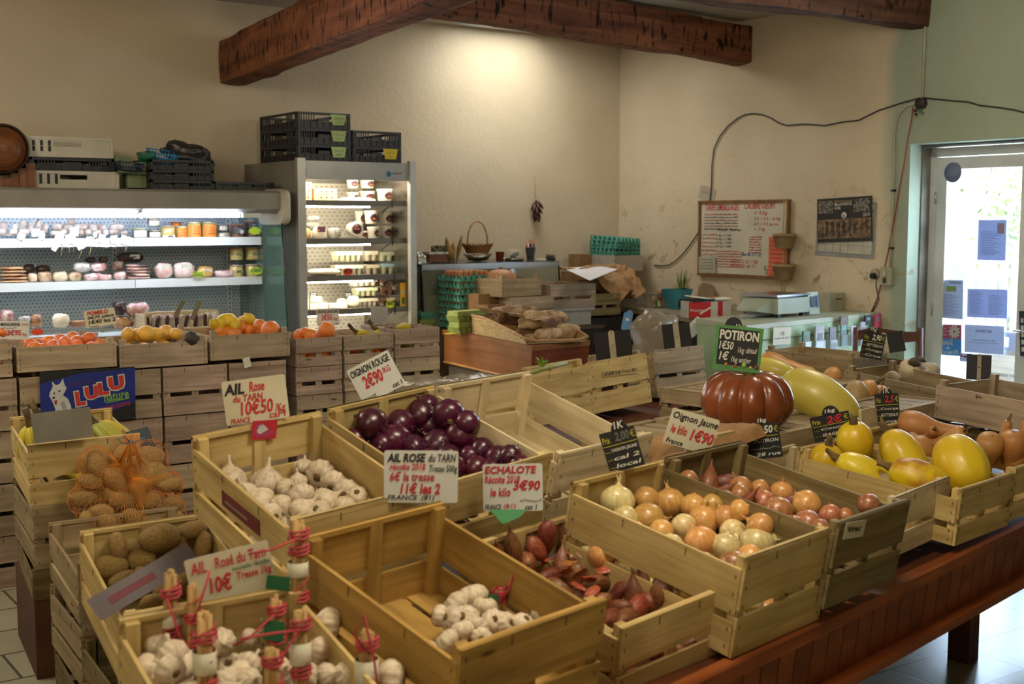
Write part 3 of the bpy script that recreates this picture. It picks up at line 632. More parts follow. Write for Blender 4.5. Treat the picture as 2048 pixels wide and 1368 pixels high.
pile(CR['B1'], 'garlic', [(462,958,58,None,(-.1,.1,1)),(534,964,62,None,(.1,.05,1)),(516,1004,60,None,(-.6,-.2,.8)),(560,1012,44,None,(.6,-.3,-.6)),(596,962,34),(608,936,40),(644,948,56,None,(.2,.9,.1)),(602,994,54,None,(-.5,.6,.2)),(668,966,50,None,(.2,.8,.3)),(696,984,50,None,(.1,.8,.1)),(652,1002,50,None,(.8,.3,.5)),(608,1022,52,None,(.7,.2,.8)),(572,976,36),(716,992,38),(540,1030,44),(490,985,44),(640,1024,44),(690,1010,40)], .085,
 'white garlic bulb lying loose in the pale crate behind the bunch of garlic', 'garlic', 'loose white garlic bulbs', 12, .024, hfill=.06)
YO = {'yellow_onion': 'yellow onion in the big pale crate on the front of the island', 'pale_onion': 'pale greenish white onion among the yellow onions', 'pink_onion': 'pinkish onion among the yellow onions at the front of the island'}
pile(CR['A3'], 'yellow_onion', [(1235,1002,62,'pale_onion',(.1,.3,1)),(1292,999,46),(1339,1006,58,None,(-.1,.4,.9)),(1250,1037,46,'pale_onion'),(1296,1039,58,None,(.9,-.2,.1)),(1389,1012,50,None,(.15,.3,1)),(1407,1042,56),(1367,1053,46,'pale_onion'),(1451,1035,44,None,(-.5,.2,.9)),(1466,1064,48,'pale_onion'),(1520,1053,52,None,(-.9,.2,.5)),(1323,1064,44),(1402,1084,62,None,(-.4,.5,.7)),(1451,1094,54,'pale_onion',(.2,.1,1)),(1513,1086,60,'pale_onion',(-.3,.4,.9)),(1341,1094,48,'pale_onion'),(1408,1128,44,'pink_onion'),(1468,1134,58,'pink_onion',(.3,-.6,.2)),(1540,1080,30,'pale_onion'),(1425,1010,40),(1480,1020,38),(1375,1122,44,'pale_onion'),(1500,1115,46),(1270,1065,42)], .17,
 YO, 'onion', {'yellow_onion': 'yellow onions', 'pale_onion': 'pale onions among the yellow ones', 'pink_onion': 'pinkish onions among the yellow ones'}, 34, .033, mix=['yellow_onion', 'pale_onion'], hfill=.14)
PO = {'pink_onion': 'small reddish brown onion in the dark dirty crate', 'yellow_onion': 'golden onion in the dark dirty crate with the torn label', 'shallot': 'shallot lying among the onions in the dark dirty crate'}
pile(CR['A4'], 'pink_onion', [(1376,960,36),(1418,967,38,'shallot'),(1447,967,36,'shallot'),(1480,976,44),(1477,991,42),(1519,978,34,'yellow_onion'),(1564,984,42,'yellow_onion',(0,-.3,1)),(1526,1006,48),(1555,1024,54),(1612,1011,54,'yellow_onion'),(1616,1050,54,'pink_onion'),(1661,1031,40),(1491,1007,36,'shallot'),(1739,1009,40),(1585,1055,44),(1690,1035,34),(1440,990,34,'shallot'),(1580,1005,30,'shallot'),(1640,1060,40),(1450,1000,34)], .145,
 PO, 'onion', {'pink_onion': 'reddish onions in the dark crate', 'yellow_onion': 'golden onions in the dark crate', 'shallot': 'shallots in the dark crate'}, 22, .028, mix=['pink_onion', 'shallot'], hfill=.1)
pile(CR['A2'], 'shallot', [(1025,1097,42),(1095,1073,38,None,(0,.2,-1)),(1134,1070,36,None,(.1,.1,1)),(994,1107,36),(1204,1111,54,'yellow_onion',(-.3,.4,.8)),(1097,1155,44),(1052,1124,44),(1199,1167,42),(1233,1152,32),(1247,1176,42),(1271,1193,44),(1326,1172,46,None,(.3,.3,1)),(1319,1203,54,None,(.9,.3,.1)),(1274,1217,42),(1233,1217,38),(1227,1237,40),(1162,1193,40),(1125,1130,38),(1150,1120,38),(1075,1100,36),(1180,1135,36),(1120,1180,38),(1290,1180,40),(1190,1210,40),(1255,1235,38),(1345,1200,34),(1150,1160,38)], .10,
 {'shallot': 'brown shallot in the crate behind the green folded leaflet', 'yellow_onion': 'single golden onion lying on the brown shallots'}, 'shallot', {'shallot': 'brown shallots', 'yellow_onion': 'golden onion on the shallots'}, 30, .022, hfill=.075)
M_SKIN = mat('dry_onion_skin', 'b0643c', .4, '8a4526', 8, coat=.2, rnd=.3)
def curl(p, s_, seed, m, name, label, cat, group):
 rr = random.Random(seed); b = MB(); q = rr.uniform(.5, 1.2)
 def f(u, v): a = (u - .5) * 2.2 * q; ww = .5 + .35 * math.sin(v * PI); return (math.sin(a) * ww * s_, (v - .5) * 1.6 * s_, (math.cos(a) - .6 + .25 * noise.noise(Vector((u * 4, v * 4, seed)))) * s_ * .6)
 b.grid(f, 8, 8); o = b.build(name, m, None, loc=p, rot=(rr.uniform(-.8, .8), rr.uniform(-.8, .8), rr.uniform(0, 6))); tag(o, label, cat, group); return o
for i, (x, y) in enumerate(((1150,1105),(1168,1112),(1130,1145),(1160,1150),(1180,1160),(1140,1128),(1095,1125),(1160,1175),(1210,1140),(1185,1185))):
 p, l = incrate(CR['A2'], x, y, .02, .135); curl(p, .03, i + 5, M_SKIN, 'onion_skin', 'curl of dry reddish shallot skin lying on top of the shallots', 'onion skin', 'loose shallot skins')
pile(CR['P'], 'potato', [(220,1134,60,None,(1,.2,.1)),(235,1093,48,None,(-.1,.1,1)),(282,1120,56,None,(1,-.2,.2)),(320,1076,70,None,(1,.1,.25)),(349,1093,50,None,(.6,.2,.8)),(384,1059,50,None,(1,.2,.2)),(409,1089,46,None,(.2,.2,1)),(249,1163,54,None,(.8,.5,.2)),(338,1122,40),(303,1205,40),(365,1155,42),(290,1160,50),(330,1180,46),(400,1130,44)], .12,
 'brown potato lying loose in the crate behind the garlic braids', 'potato', 'loose potatoes', 12, .035, hfill=.09)
def squash(label, p, r, ln, d, m=M_SQ, ribs=9, ra=.035, bend=0, name='spaghetti_squash', cat='squash', group=None, stem=True, tipr=.85, seed=1.):
 t = thing(name, label, cat, p, axisrot(d, seed), group)
 n = 14; b = MB(); pr_ = []
 for i in range(n + 1):
  a = -PI / 2 + PI * i / n; f_ = 1 + (tipr - 1) * (i / n); pr_.append((max(.12, math.cos(a) ** .8) * r * f_, math.sin(a) * ln / 2))
 b.lathe(pr_, 36, ribs=ribs, ramp=ra, nz=.05, nsc=9, seed=seed); b.build('rind', m, t)
 if stem:
  s_ = MB(); s_.lathe([(r * .26, ln / 2 - .012), (r * .2, ln / 2 + .004), (r * .15, ln / 2 + .02), (r * .17, ln / 2 + .034)], 9, nz=.25, nsc=40, seed=seed); s_.build('stem', M_STEM, t)
 return t
def inA(k, x, y, r, h0): return incrate(CR[k], x, y, r, h0)[0]
p = inA('A6', 1710, 888, .06, .14); squash('yellow spaghetti squash with its stem up, at the back left of its crate, topmost', p + Vector((0, 0, .01)), dpx(p, 82) / 2, dpx(p, 84), (-.15, -.3, 1), seed=1)
p = inA('A6', 1652, 926, .06, .11); squash('yellow spaghetti squash with its stem up, leftmost one in its crate', p, dpx(p, 80) / 2, dpx(p, 80), (.05, -.25, 1), seed=2)
p = inA('A6', 1730, 949, .055, .125); squash('yellow spaghetti squash lying on its side, in front of the leftmost one', p, dpx(p, 76) / 2, dpx(p, 125), (-.75, .15, .45), seed=3)
p = inA('A6', 1806, 914, .06, .13); squash('yellow spaghetti squash with brown specks, in the middle of its crate', p, dpx(p, 88) / 2, dpx(p, 122), (-.45, .45, .8), seed=4)
p = inA('A6', 1838, 960, .04, .15); squash('yellow spaghetti squash with a brown scar, at the front of its crate', p, dpx(p, 88) / 2, dpx(p, 122), (-.7, .2, .3), mat('scarred_squash_skin', 'd6b81c', .4, 'a8741e', 5, .1, 40, lo=.42, hi=.5), seed=5)
p = inA('A6', 1921, 930, .065, .175); squash('largest yellow spaghetti squash, rightmost in its crate', p, dpx(p, 114) / 2, dpx(p, 128), (-.2, .6, .7), seed=6, stem=False)
def butternut(label, p, r, ln, d, seed=1., group=None, m=M_BUT, neck=.52):
 t = thing('butternut_squash', label, 'squash', p, axisrot(d, seed), group); b = MB()
 pr_ = [(r * .12, -ln * .5), (r * .6, -ln * .485), (r * .9, -ln * .42), (r, -ln * .3), (r * .95, -ln * .18), (r * .75, -ln * .06), (r * (neck + .06), ln * .05), (r * neck, ln * .18), (r * neck, ln * .32), (r * (neck + .02), ln * .42), (r * neck * .8, ln * .48), (r * .2, ln * .5)]
 b.lathe(pr_, 28, nz=.06, nsc=8, seed=seed); b.build('rind', m, t)
 s_ = MB(); s_.lathe([(r * .24, ln * .49), (r * .17, ln * .5 + .01), (r * .16, ln * .5 + .022)], 8, nz=.3, nsc=50, seed=seed); s_.build('stem', M_STEM, t)
 e = MB(); e.lathe([(r * .1, -ln * .508), (r * .14, -ln * .49)], 8); e.build('blossom_end', M_STEM, t); return t
M_BUTL = mat('light_butternut_skin', 'c4965a', .4, 'b07a40', 4, .08, 20)
def bn(k, label, x, y, wpx, ln, d, h, seed, **kw):
 p = inA(k, x, y, .05, h + .02); return butternut(label, p, dpx(p, wpx) / 2, ln, d, seed, **kw)
bn('A7', 'large butternut squash lying lengthwise at the back, with its thick end to the left', 1865, 857, 58, .26, (.86, -.35, -.12), .16, 1)
bn('A7', 'butternut squash showing its round blossom end between the yellow squashes', 1833, 890, 56, .2, (.1, .9, .1), .12, 2)
bn('A7', 'small butternut squash seen stem on, behind the round blossom end', 1860, 876, 36, .16, (-.1, -.75, .5), .14, 3)
bn('A7', 'butternut squash pointing its cut stem at the viewer, with an orange end', 1884, 890, 56, .22, (.45, -.5, .55), .13, 4, m=M_BUTL)
bn('A7', 'butternut squash standing with its brown blossom scar up, right of the largest yellow squash', 1975, 912, 54, .19, (.05, .5, -.85), .12, 5)
bn('A7', 'butternut squash with neck rising to a cut stem, near the green tissue', 2003, 885, 36, .17, (.25, -.1, 1), .12, 6)
bn('A7', 'butternut squash upright at the right edge, its broad end up', 2024, 918, 54, .22, (.1, .3, -1), .11, 7)
bn('A7', 'butternut squash cut by the right edge of the photo, behind the upright one', 2040, 888, 40, .18, (.3, 0, 1), .12, 8)
pc = hit(1494, 800, I(3.9, -2.62, 1.05), IQ); pr0 = dpx(pc, 188) / 2
t = thing('pumpkin', 'large glossy brown orange ribbed pumpkin with a chalk sign leaning on top', 'pumpkin', pc, (math.radians(3), 0, .3))
b = MB(); hh = dpx(pc, 124) / 2
def pk(u, v):
 a = 2 * PI * u; ph = -PI / 2 + PI * v; lob = abs(math.cos(a * 10 / 2 + .2)) ** .5; rr = 1 - .2 * (1 - lob) * (math.cos(ph) ** .4 if abs(ph) < 1.5 else 0)
 x = max(.02, math.cos(ph)) ** .78 * rr; dip = .20 * math.exp(-(max(0, math.cos(ph)) / .35) ** 2) * (1 if ph > 0 else .8)
 z = math.sin(ph) * (1 - dip) * (.9 + .1 * lob); w_ = 1 + .03 * noise.noise(Vector((math.cos(a) * 2, math.sin(a) * 2, z * 2)))
 return (x * math.cos(a) * pr0 * w_, x * math.sin(a) * pr0 * w_, z * hh * 1.05)
b.grid(pk, 154, 26, wrapu=True); b.build('rind', M_PUMP, t)
b = MB(); b.tube([(0, 0, hh * .6), (.005, 0, hh * .85), (.02, .01, hh * 1.1)], [.03, .02, .022], 8); b.build('stem', M_STEM, t)
pm = hit(1640, 797, I(4.25, -2.62, 1.03), IQ); t = squash('huge pale yellow marrow lying beside the pumpkin', pm, dpx(pm, 92) / 2, dpx(pm, 172), (.62, -.25, -.38), M_MARR, 10, .02, name='marrow', cat='marrow', seed=3, tipr=1.05, stem=False)
pm = hit(1548, 742, I(4.8, -3.1, 1.03), IQ); squash('yellow squash mostly hidden behind the big pumpkin', pm, dpx(pm, 54) / 2, dpx(pm, 90), (.7, -.3, -.2), M_MARR, 9, .02, seed=2, stem=False)
pm = hit(1575, 735, I(5.1, -3.5, 1.03), IQ); butternut('long butternut squash lying behind the chalk sign', pm, dpx(pm, 44) / 2, dpx(pm, 112), (.75, -.3, -.22), 2, m=M_BUTL, neck=.7)
for i, (x, y, w_, lab, d) in enumerate(((1664, 757, 44, 'small orange squash with a dark dry stem behind the marrow', (.5, .1, .8)), (1711, 790, 52, 'pale beige squash right of the marrow, nearest the price holder', (.2, .3, .8)), (1731, 783, 46, 'orange squash with a dry stem next to the pale beige squash', (.7, -.1, .6)), (1757, 792, 40, 'tan squash end showing behind the black price card', (.3, .3, .8)))):
 q = hit(x, y, I(4.55 if i else 5.1, -2.75 if i else -3.3, 1.0), IQ); squash(lab, q, dpx(q, w_) / 2, dpx(q, w_ * 1.15), d, M_BUTL if i != 1 else mat('beige_squash_skin', 'b59a6e', .5, 'a0855a', 5), 0, 0, seed=i + 1.5, name='small_squash')
M_CEL = mat('celeriac_skin', 'b5aa90', .85, '7d705a', 9, .6, 30, lo=.4, hi=.6); M_CELT = mat('celeriac_top', '4b4030', .9, '2f271c', 20, .6, 40)
for (x, y, w_, lab, sd) in ((1845, 755, 70, 'knobbly celeriac root with a dark leafy crown in the far tray', 3), (1823, 742, 52, 'smaller grey celeriac behind the knobbly one in the far tray', 6), (1784, 757, 34, 'pale round root half hidden behind the rim of the far tray', 9)):
 q = hit(x, y, I(5.55, -3.0, 1.0), IQ); r = dpx(q, w_) / 2; t = thing('celeriac', lab, 'celeriac', q, (.5, .3, sd)); b = MB(); n = 10
 b.lathe([(max(.05, math.cos(-PI / 2 + PI * i / n)) * r, math.sin(-PI / 2 + PI * i / n) * r * .85) for i in range(n + 1)], 22, nz=.22, nsc=18, seed=sd); b.build('root', M_CEL, t)
 b = MB(); b.lathe([(r * .5, r * .72), (r * .42, r * .9), (r * .2, r * 1.05), (r * .06, r * 1.3)], 12, nz=.3, nsc=30, seed=sd); b.build('crown', M_CELT, t)
# ================================================================ fruit stand along the display fridge
FB = 2.37
FR = {}
PC1 = wood('stand_poplar_light', 'b7a487', '94816a', '4a382a', rnd=.14)
def colat(x0, x1, b=FB, y=700):
 a0 = ab(pb(x0, y, b))[0]; a1 = ab(pb(x1, y, b))[0]; return (a0 + a1) / 2, a0 - a1
def fcrate(key, label, x0, x1, z0, H, D=.5, m=W_GREY, style='tray', b=FB, yaw=35, group=None):
 a, wd = colat(x0, x1, b); c = R(a, b - D / 2, z0); t = crate(label, c, yaw, 0, 0, wd - .006, D, H, m, style, group); FR[key] = t; return t
tops = [('F0', 'tall grey crate of mandarins cut by the left edge of the photo', -60, 25, .985, .165, 'tray'),
  ('F1', 'shallow wooden tray of mandarins, second from the left in the fruit row', 32, 234, 1.0, .115, 'tray'),
  ('F2', 'shallow wooden tray of pomelos lined with paper, between the mandarins and the lemons', 238, 416, .985, .115, 'tray'),
  ('F3', 'shallow wooden tray of lemons and oranges in front of the glass fridge end', 420, 581, .995, .125, 'tray')]
for k, lab, x0, x1, z0, H, st in tops: fcrate(k, lab, x0, x1, z0, H, .5, PC1 if k != 'F2' else W_GREY, st)
fcrate('F4', 'wooden crate of blood oranges left of the peach crate, topmost of its stack', 592, 685, .93, .15, .4, W_PINK)
fcrate('F5', 'wooden crate with swirling grain and bananas on top, right of the blood oranges', 688, 788, .93, .15, .4, W_GREY)
fcrate('F6', 'rightmost crate of the fruit row with bananas showing through its slot', 790, 880, .94, .16, .4, W_PINK)
cols = [(-100, 33, 'far left'), (37, 188, 'behind the blue sign, left'), (190, 322, 'behind the blue sign, right'), (325, 455, 'left of the garlic price card'), (458, 573, 'behind the garlic price card')]
lev = ['topmost', 'second from the top', 'third from the top', 'lowest']
for i, (x0, x1, nm) in enumerate(cols):
 for j in range(4):
  fcrate('L%d%d' % (i, j), 'weathered crate %s of the stand column %s' % (lev[j], nm), x0, x1, .98 - .245 * (j + 1) + .002, .238, .42, [W_GREY, PC1, W_GREY, W_PINK, W_PINK][(i + j) % 5], b=FB - .01 * (j % 2), yaw=35 + (j % 3 - 1) * .8)
for i, (x0, x1, nm, zt) in enumerate(((592, 685, 'under the blood oranges', .93), (688, 788, 'under the swirling grain crate', .93), (790, 880, 'under the last banana crate', .94))):
 hs = [.15, .15, .15, .15, .15, .178]; z = zt
 nmz = ['first', 'second', 'third', 'fourth', 'fifth', 'lowest']
 for j, h in enumerate(hs):
  z -= h + (.0 if j else 0); fcrate('M%d%d' % (i, j), 'weathered shallow crate, %s below the top one, %s' % (nmz[j], nm), x0, x1, max(z, 0.001), h - .004, .4, [W_PINK, W_GREY, PC1][(i + j) % 3], b=FB - .008 * (j % 2), yaw=35 + ((i + j) % 3 - 1) * .7)
def fp(key, kind, items, h0, label, cat, group, fill=0, rf=.035, **kw):
 pile(FR[key], kind, items, h0, label, cat, group, fill, rf, **kw)
fp('F1', 'mandarin', [(60,692,26),(73,700,28),(77,689,22),(99,685,30),(106,695,29),(121,680,24),(130,689,28),(146,677,25),(154,686,28),(158,695,24),(179,681,31),(200,689,21),(51,683,22),(90,700,22),(118,699,20),(140,697,22),(185,693,20)], .10,
'orange mandarin heaped in the tray second from the left', 'mandarin', 'mandarins in the second tray', 26, .034, hfill=.08)
fp('F0', 'mandarin', [(3, 703, 18), (12, 668, 16)], .08, 'mandarin in the crate at the left edge', 'mandarin', 'mandarins at the left edge', 10, .034)
fp('F2', 'pomelo', [(255,669,26),(293,667,32),(330,666,30),(353,668,24),(275,670,24),(312,669,24)], .075, 'yellow orange pomelo peeping over the paper lining of its tray', 'pomelo', 'pomelos', 12, .045, hfill=.06)
FL = {'orange': 'orange in the tray with the lemons', 'lemon': 'yellow lemon piled behind the oranges in their shared tray'}
for o in []: pass
pile(FR['F3'], 'orange', [(441,661,22),(453,666,32),(479,656,28),(499,661,30),(520,652,24),(521,661,19),(542,661,34),(557,660,26),(470,669,24),(431,649,24,'lemon'),(456,642,34,'lemon'),(489,645,32,'lemon'),(511,646,20,'lemon'),(470,648,26,'lemon'),(500,638,22,'lemon'),(443,643,24,'lemon')], .10, FL, 'fruit', {'orange': 'oranges beside the lemons', 'lemon': 'lemons'}, 18, .036, hfill=.08)
fp('F4', 'orange', [(600,671,24),(622,672,26),(644,669,22),(670,663,30),(680,668,20),(635,674,20),(610,666,20)], .11, 'blood orange in the crate under the blood orange price card', 'orange', 'blood oranges', 18, .038, hfill=.09)
fp('F5', 'mandarin', [(700,692,20),(715,692,20),(735,691,22),(752,693,20),(768,692,20)], .06, 'peach coloured fruit seen through the slot of the swirling grain crate', 'fruit', 'fruit behind the slot', 10, .032, hfill=.06)
q = hit(382, 677, R(0, FB - .02), E2); b = MB(); b.lathe([(.01, -.032), (.03, -.026), (.04, 0), (.03, .026), (.01, .032)], 18); o = b.build('avocado', mat('black_avocado_skin', '26211c', .6, '3a352b', 20, .4, 60), None, loc=q, rot=(0, 1.5, .3)); tag(o, 'small dark rounded avocado resting on the front rim of the pomelo tray', 'avocado')
def bunch(label, p, n, ln, r, rot, group=None, green=0, seed=0):
 t = thing('banana_bunch', label, 'bananas', p, rot, group); rr = random.Random(seed)
 for i in range(n):
  b = MB(); a = (i - (n - 1) / 2) * .30 + rr.uniform(-.05, .05); pts = []; rs = []
  for k in range(11):
   u = k / 10; an = u * 1.5 - .2; x = math.sin(an) * ln * .62; z = (1 - math.cos(an)) * ln * -.6
   x2 = x * math.cos(a); y2 = x * math.sin(a) + (i - (n - 1) / 2) * r * .9; pts.append((x2, y2, z)); rs.append(r * (.32 + .68 * min(1, 5.5 * u * (1 - u) * 1.2) if 0 < u < 1 else .3))
  b.tube(pts, rs, 10); m = M_BANG if i < green else M_BAN; o = b.build('banana', m, t)
  e = MB(); e.tube([pts[-1], Vector(pts[-1]) + (Vector(pts[-1]) - Vector(pts[-2])) * .35], [r * .3, r * .22], 8); e.build('tip', M_BTIP, o)
 b = MB(); b.tube([(.0, 0, .0), (-.03, 0, .025), (-.06, 0, .06)], [r * .8, r * .6, r * .7], 8); b.build('stem', mat('banana_stem', '6b5a2a', .7, '3a2c18', 20), t); return t
ba = CR['BA']
def inBA(x, y, h): return inpx(ba, x, y, h)
bunch('banana bunch hanging over the left side of its crate, left of the blank card', inBA(62, 858, .235), 3, .17, .021, (.3, .9, -1.6), seed=1)
bunch('banana bunch at the back of the crate, showing above the blank card', inBA(80, 835, .24), 4, .18, .02, (0, .2, -.4), seed=2)
bunch('yellow green banana bunch at the right end of its crate, right of the blank card', inBA(196, 853, .22), 4, .2, .021, (.1, .1, -.25), green=3, seed=3)
bunch('banana bunch deep in the crate, seen through the slot of its front', inBA(110, 935, .06), 4, .18, .02, (0, 0, .5), seed=4)
bunch('banana bunch with dark stems lying on the swirling grain crate', hit(755, 662, R(0, FB - .2), E2), 5, .16, .018, (.2, .1, .2), seed=5)
bunch('small banana bunch with black stems left of the tilted blank card holder', hit(715, 665, R(0, FB - .2), E2), 3, .12, .016, (.1, -.2, .9), seed=6)
bunch('banana tip sticking out behind the rightmost fruit crate', hit(822, 656, R(0, FB - .3), E2), 2, .12, .018, (0, -.5, 2.9), seed=7)
bunch('bananas inside the rightmost fruit crate, seen through its slot', R(3.44, FB - .21, 1.03), 7, .11, .017, (0, .2, TH), seed=8)
# ================================================================ orange net of potatoes
nc = CR['N']; q0 = inpx(nc, 255, 1010, .2)
net = thing('potato_net', 'orange mesh net bag filled with brown potatoes and tied with blue string', 'net bag', q0, (0, 0, math.radians(30)))
invn = Matrix.LocRotScale(net.location, net.rotation_euler, None).inverted()
npl = Vector((0, -1, .45)).normalized()
fwd_ = Matrix.Rotation(math.radians(30), 3, 'Z') @ Vector((0, -1, 0))
pts_ = [(245,1003,66),(195,929,62),(230,962,56),(291,954,82),(166,999,52),(203,1024,44),(299,1003,46),(332,1030,46),(266,1040,50),(185,965,52),(320,960,56),(345,1010,40),(250,905,60),(300,915,62),(215,1045,40),(230,990,50),(340,970,46),(355,1035,36),(275,985,48),(175,1035,38),(270,935,64)]
sph = []
for i, (x, y, w_) in enumerate(pts_):
 dd = -.04 - .02 * (i % 3) + (.06 if i in (3, 12, 13, 20, 10) else 0)
 P_ = q0 + Vector((0, .12, 0)) * 0 - fwd_ * (dd + (1040 - y) * .0009); q = hit(x, y, P_, fwd_ + Vector((0, 0, .35)))
 r = dpx(q, w_) / 2; l = invn @ q; d = Vector((random.uniform(-1, 1), random.uniform(-.4, .4), random.uniform(-.3, .3)))
 o = obj('potato', vegmesh('potato', i % 4), net, l, axisrot(d, i), r * 1.08); sph.append((l, r * 1.2))
M_NET = mat('orange_net', 'e08a22', .5, 'c87414', 9)
ctr = sum((l for l, r in sph), Vector()) / len(sph)
def nets(u, v):
 a = 2 * PI * u; ph = -PI / 2 + PI * v; d = Vector((math.cos(ph) * math.cos(a), math.cos(ph) * math.sin(a), math.sin(ph))); best = .03
 for l, r in sph:
  w0 = l - ctr; pj = w0.dot(d); pe = (w0 - d * pj).length
  if pe < r: best = max(best, pj + math.sqrt(r * r - pe * pe))
 return ctr + d * (best + .004)
b = MB(); NU, NV = 84, 46; G = [[nets(i / NU + (j % 2) * .5 / NU, .04 + .92 * j / NV) for i in range(NU)] for j in range(NV + 1)]
for j in range(NV + 1):   # relax so the net spans between potatoes
 pass
for _ in range(2): G = [[(G[j][i] * 2 + G[max(j - 1, 0)][i] + G[min(j + 1, NV)][i] + G[j][i - 1] + G[j][(i + 1) % NU]) / 6 for i in range(NU)] for j in range(NV + 1)]
def strand(b, a_, c_, r=.0004):
 d = (c_ - a_); u = d.orthogonal().normalized() * r; w_ = d.cross(u).normalized() * r; n = len(b.v); b.v += [a_ + u, a_ - u * .5 + w_, a_ - u * .5 - w_, c_ + u, c_ - u * .5 + w_, c_ - u * .5 - w_]
 for i in range(3): b.face([n + i, n + (i + 1) % 3, n + 3 + (i + 1) % 3, n + 3 + i])
for j in range(NV):
 for i in range(NU):
  s_ = 1 if j % 2 else 0; strand(b, G[j][i], G[j + 1][(i + s_) % NU]); strand(b, G[j][i], G[j + 1][(i + s_ - 1) % NU])
b.build('net', M_NET, net)
top = invn @ hit(262, 885, q0 + Vector((0, 0, .1)), fwd_)
b = MB()
for k in range(26):
 a = k * .77; s0 = ctr + Vector((math.cos(a) * .05, math.sin(a) * .05, .10)); b.tube([s0, top + Vector((math.cos(a) * .012, math.sin(a) * .012, -.01)), top + Vector((math.cos(a) * .03, math.sin(a) * .02, .03))], .0016, 4)
b.build('net_neck', M_NET, net)
b = MB(); b.tube([top + Vector((math.cos(k * .5) * .014, math.sin(k * .5) * .014, -.004 + k * .0005)) for k in range(26)], .0022, 5)
b.tube([top + Vector(v) for v in ((0, -.01, 0), (-.03, -.03, .03), (-.05, -.02, .02), (-.03, -.01, 0), (.01, -.01, 0), (.04, -.03, .02), (.05, -.02, -.01))], .002, 5); b.build('blue_string', mat('blue_string', '3b7fa8', .5), net)
# ================================================================ tied garlic
M_STRAW = mat('garlic_straw', 'b89660', .75, '8f6d3c', 14, .3, 60, aniso=(1, 1, .1), rnd=.1); M_STRING = mat('red_string', 'c23a4c', .5, 'a82c3e', 20); M_TAGW = mat('paper_band', 'cfcdb8', .7, 'c2bfa8', 5); M_TAGG = mat('green_tag', '1f6b45', .5, '185a38', 9)
def garlicm(var): return vegmesh('garlic', var)
def bundle(label, x, ytop, ybot, wpx, t, h, bulbs, band=None, strings=(.15, .6), gtag=None, lean=(0, 0), group='tied garlic bunches', n=8, seed=0, loops=()):
 base = inpx(t, x, ybot, h); nrm = Vector((0, -1, 0)); topp = hit(x, ytop, base, nrm); r = dpx(base, wpx) / 2
 T_ = thing('garlic_braid', label, 'garlic', base, (0, 0, 0), group); ln = (topp - base).length; tz = Vector((lean[0], lean[1], 1)).normalized(); up_ = (topp - base).normalized()
 rr = random.Random(seed); b = MB()
 for k in range(n):
  a = k * 2.4; rad = r * .68 * math.sqrt((k + .3) / n); o_ = Vector((math.cos(a) * rad, math.sin(a) * rad, 0))
  b.tube([o_ * 1.5 - Vector((0, 0, .02)), o_ + up_ * ln * .5, o_ * 1.02 + up_ * (ln + rr.uniform(-.012, .006))], [r * .34, r * .30, r * .27], 7)
 b.build('stems', M_STRAW, T_)
 b = MB()
 for s0 in strings:
  for q in range(3):
   z = s0 * ln + q * .006; b.tube([up_ * z + Vector((math.cos(k * .628) * r * 1.08, math.sin(k * .628) * r * 1.08, .004 * math.sin(k * .6 + q))) for k in range(10)], .0026, 5, closed=True)
 for k in range(20): pass
 b.tube([up_ * (ln * (.1 + .8 * k / 14)) + Vector((math.cos(k * .9) * r * 1.1, math.sin(k * .9) * r * 1.1, 0)) for k in range(15)], .0016, 4)
 for lp in loops:  # free ends of string through given offsets
  b.tube([Vector(v) + up_ * ln * strings[0] if i == 0 else Vector(v) for i, v in enumerate(lp)], .0026, 5)
 b.build('red_string', M_STRING, T_)
 if band:
  z0, z1 = band; b = MB(); b.lathe([(r * 1.12, z0 * ln), (r * 1.16, z0 * ln + .001), (r * 1.16, z1 * ln), (r * 1.12, z1 * ln)], 16, M=None, cap=False); o = b.build('paper_band', M_TAGW, T_); o.location = up_ * (z0 * ln) * 0
 if gtag:
  g = hit(gtag[0], gtag[1], base + Vector((0, -r * 1.3, 0)), nrm) - base; b = MB(); b.box(g, (dpx(base, gtag[2]), .002, dpx(base, gtag[3])), (0, .15, .1)); b.build('green_tag', M_TAGG, T_)
 for i, (bx_, by_, bw, *dv) in enumerate(bulbs):
  q = inpx(t, bx_, by_, h + .02); rb = dpx(q, bw) / 2 * 1.18; dv = Vector(dv[0]) if dv else (Vector((base.x - q.x, base.y - q.y, .9 * rb)) + Vector((0, 0, .02))).normalized() * -1
  o = obj('bulb', garlicm(i % 4), T_, q - base, axisrot(-dv, i), rb)
 return T_
a0 = CR['A0']; HB = .17
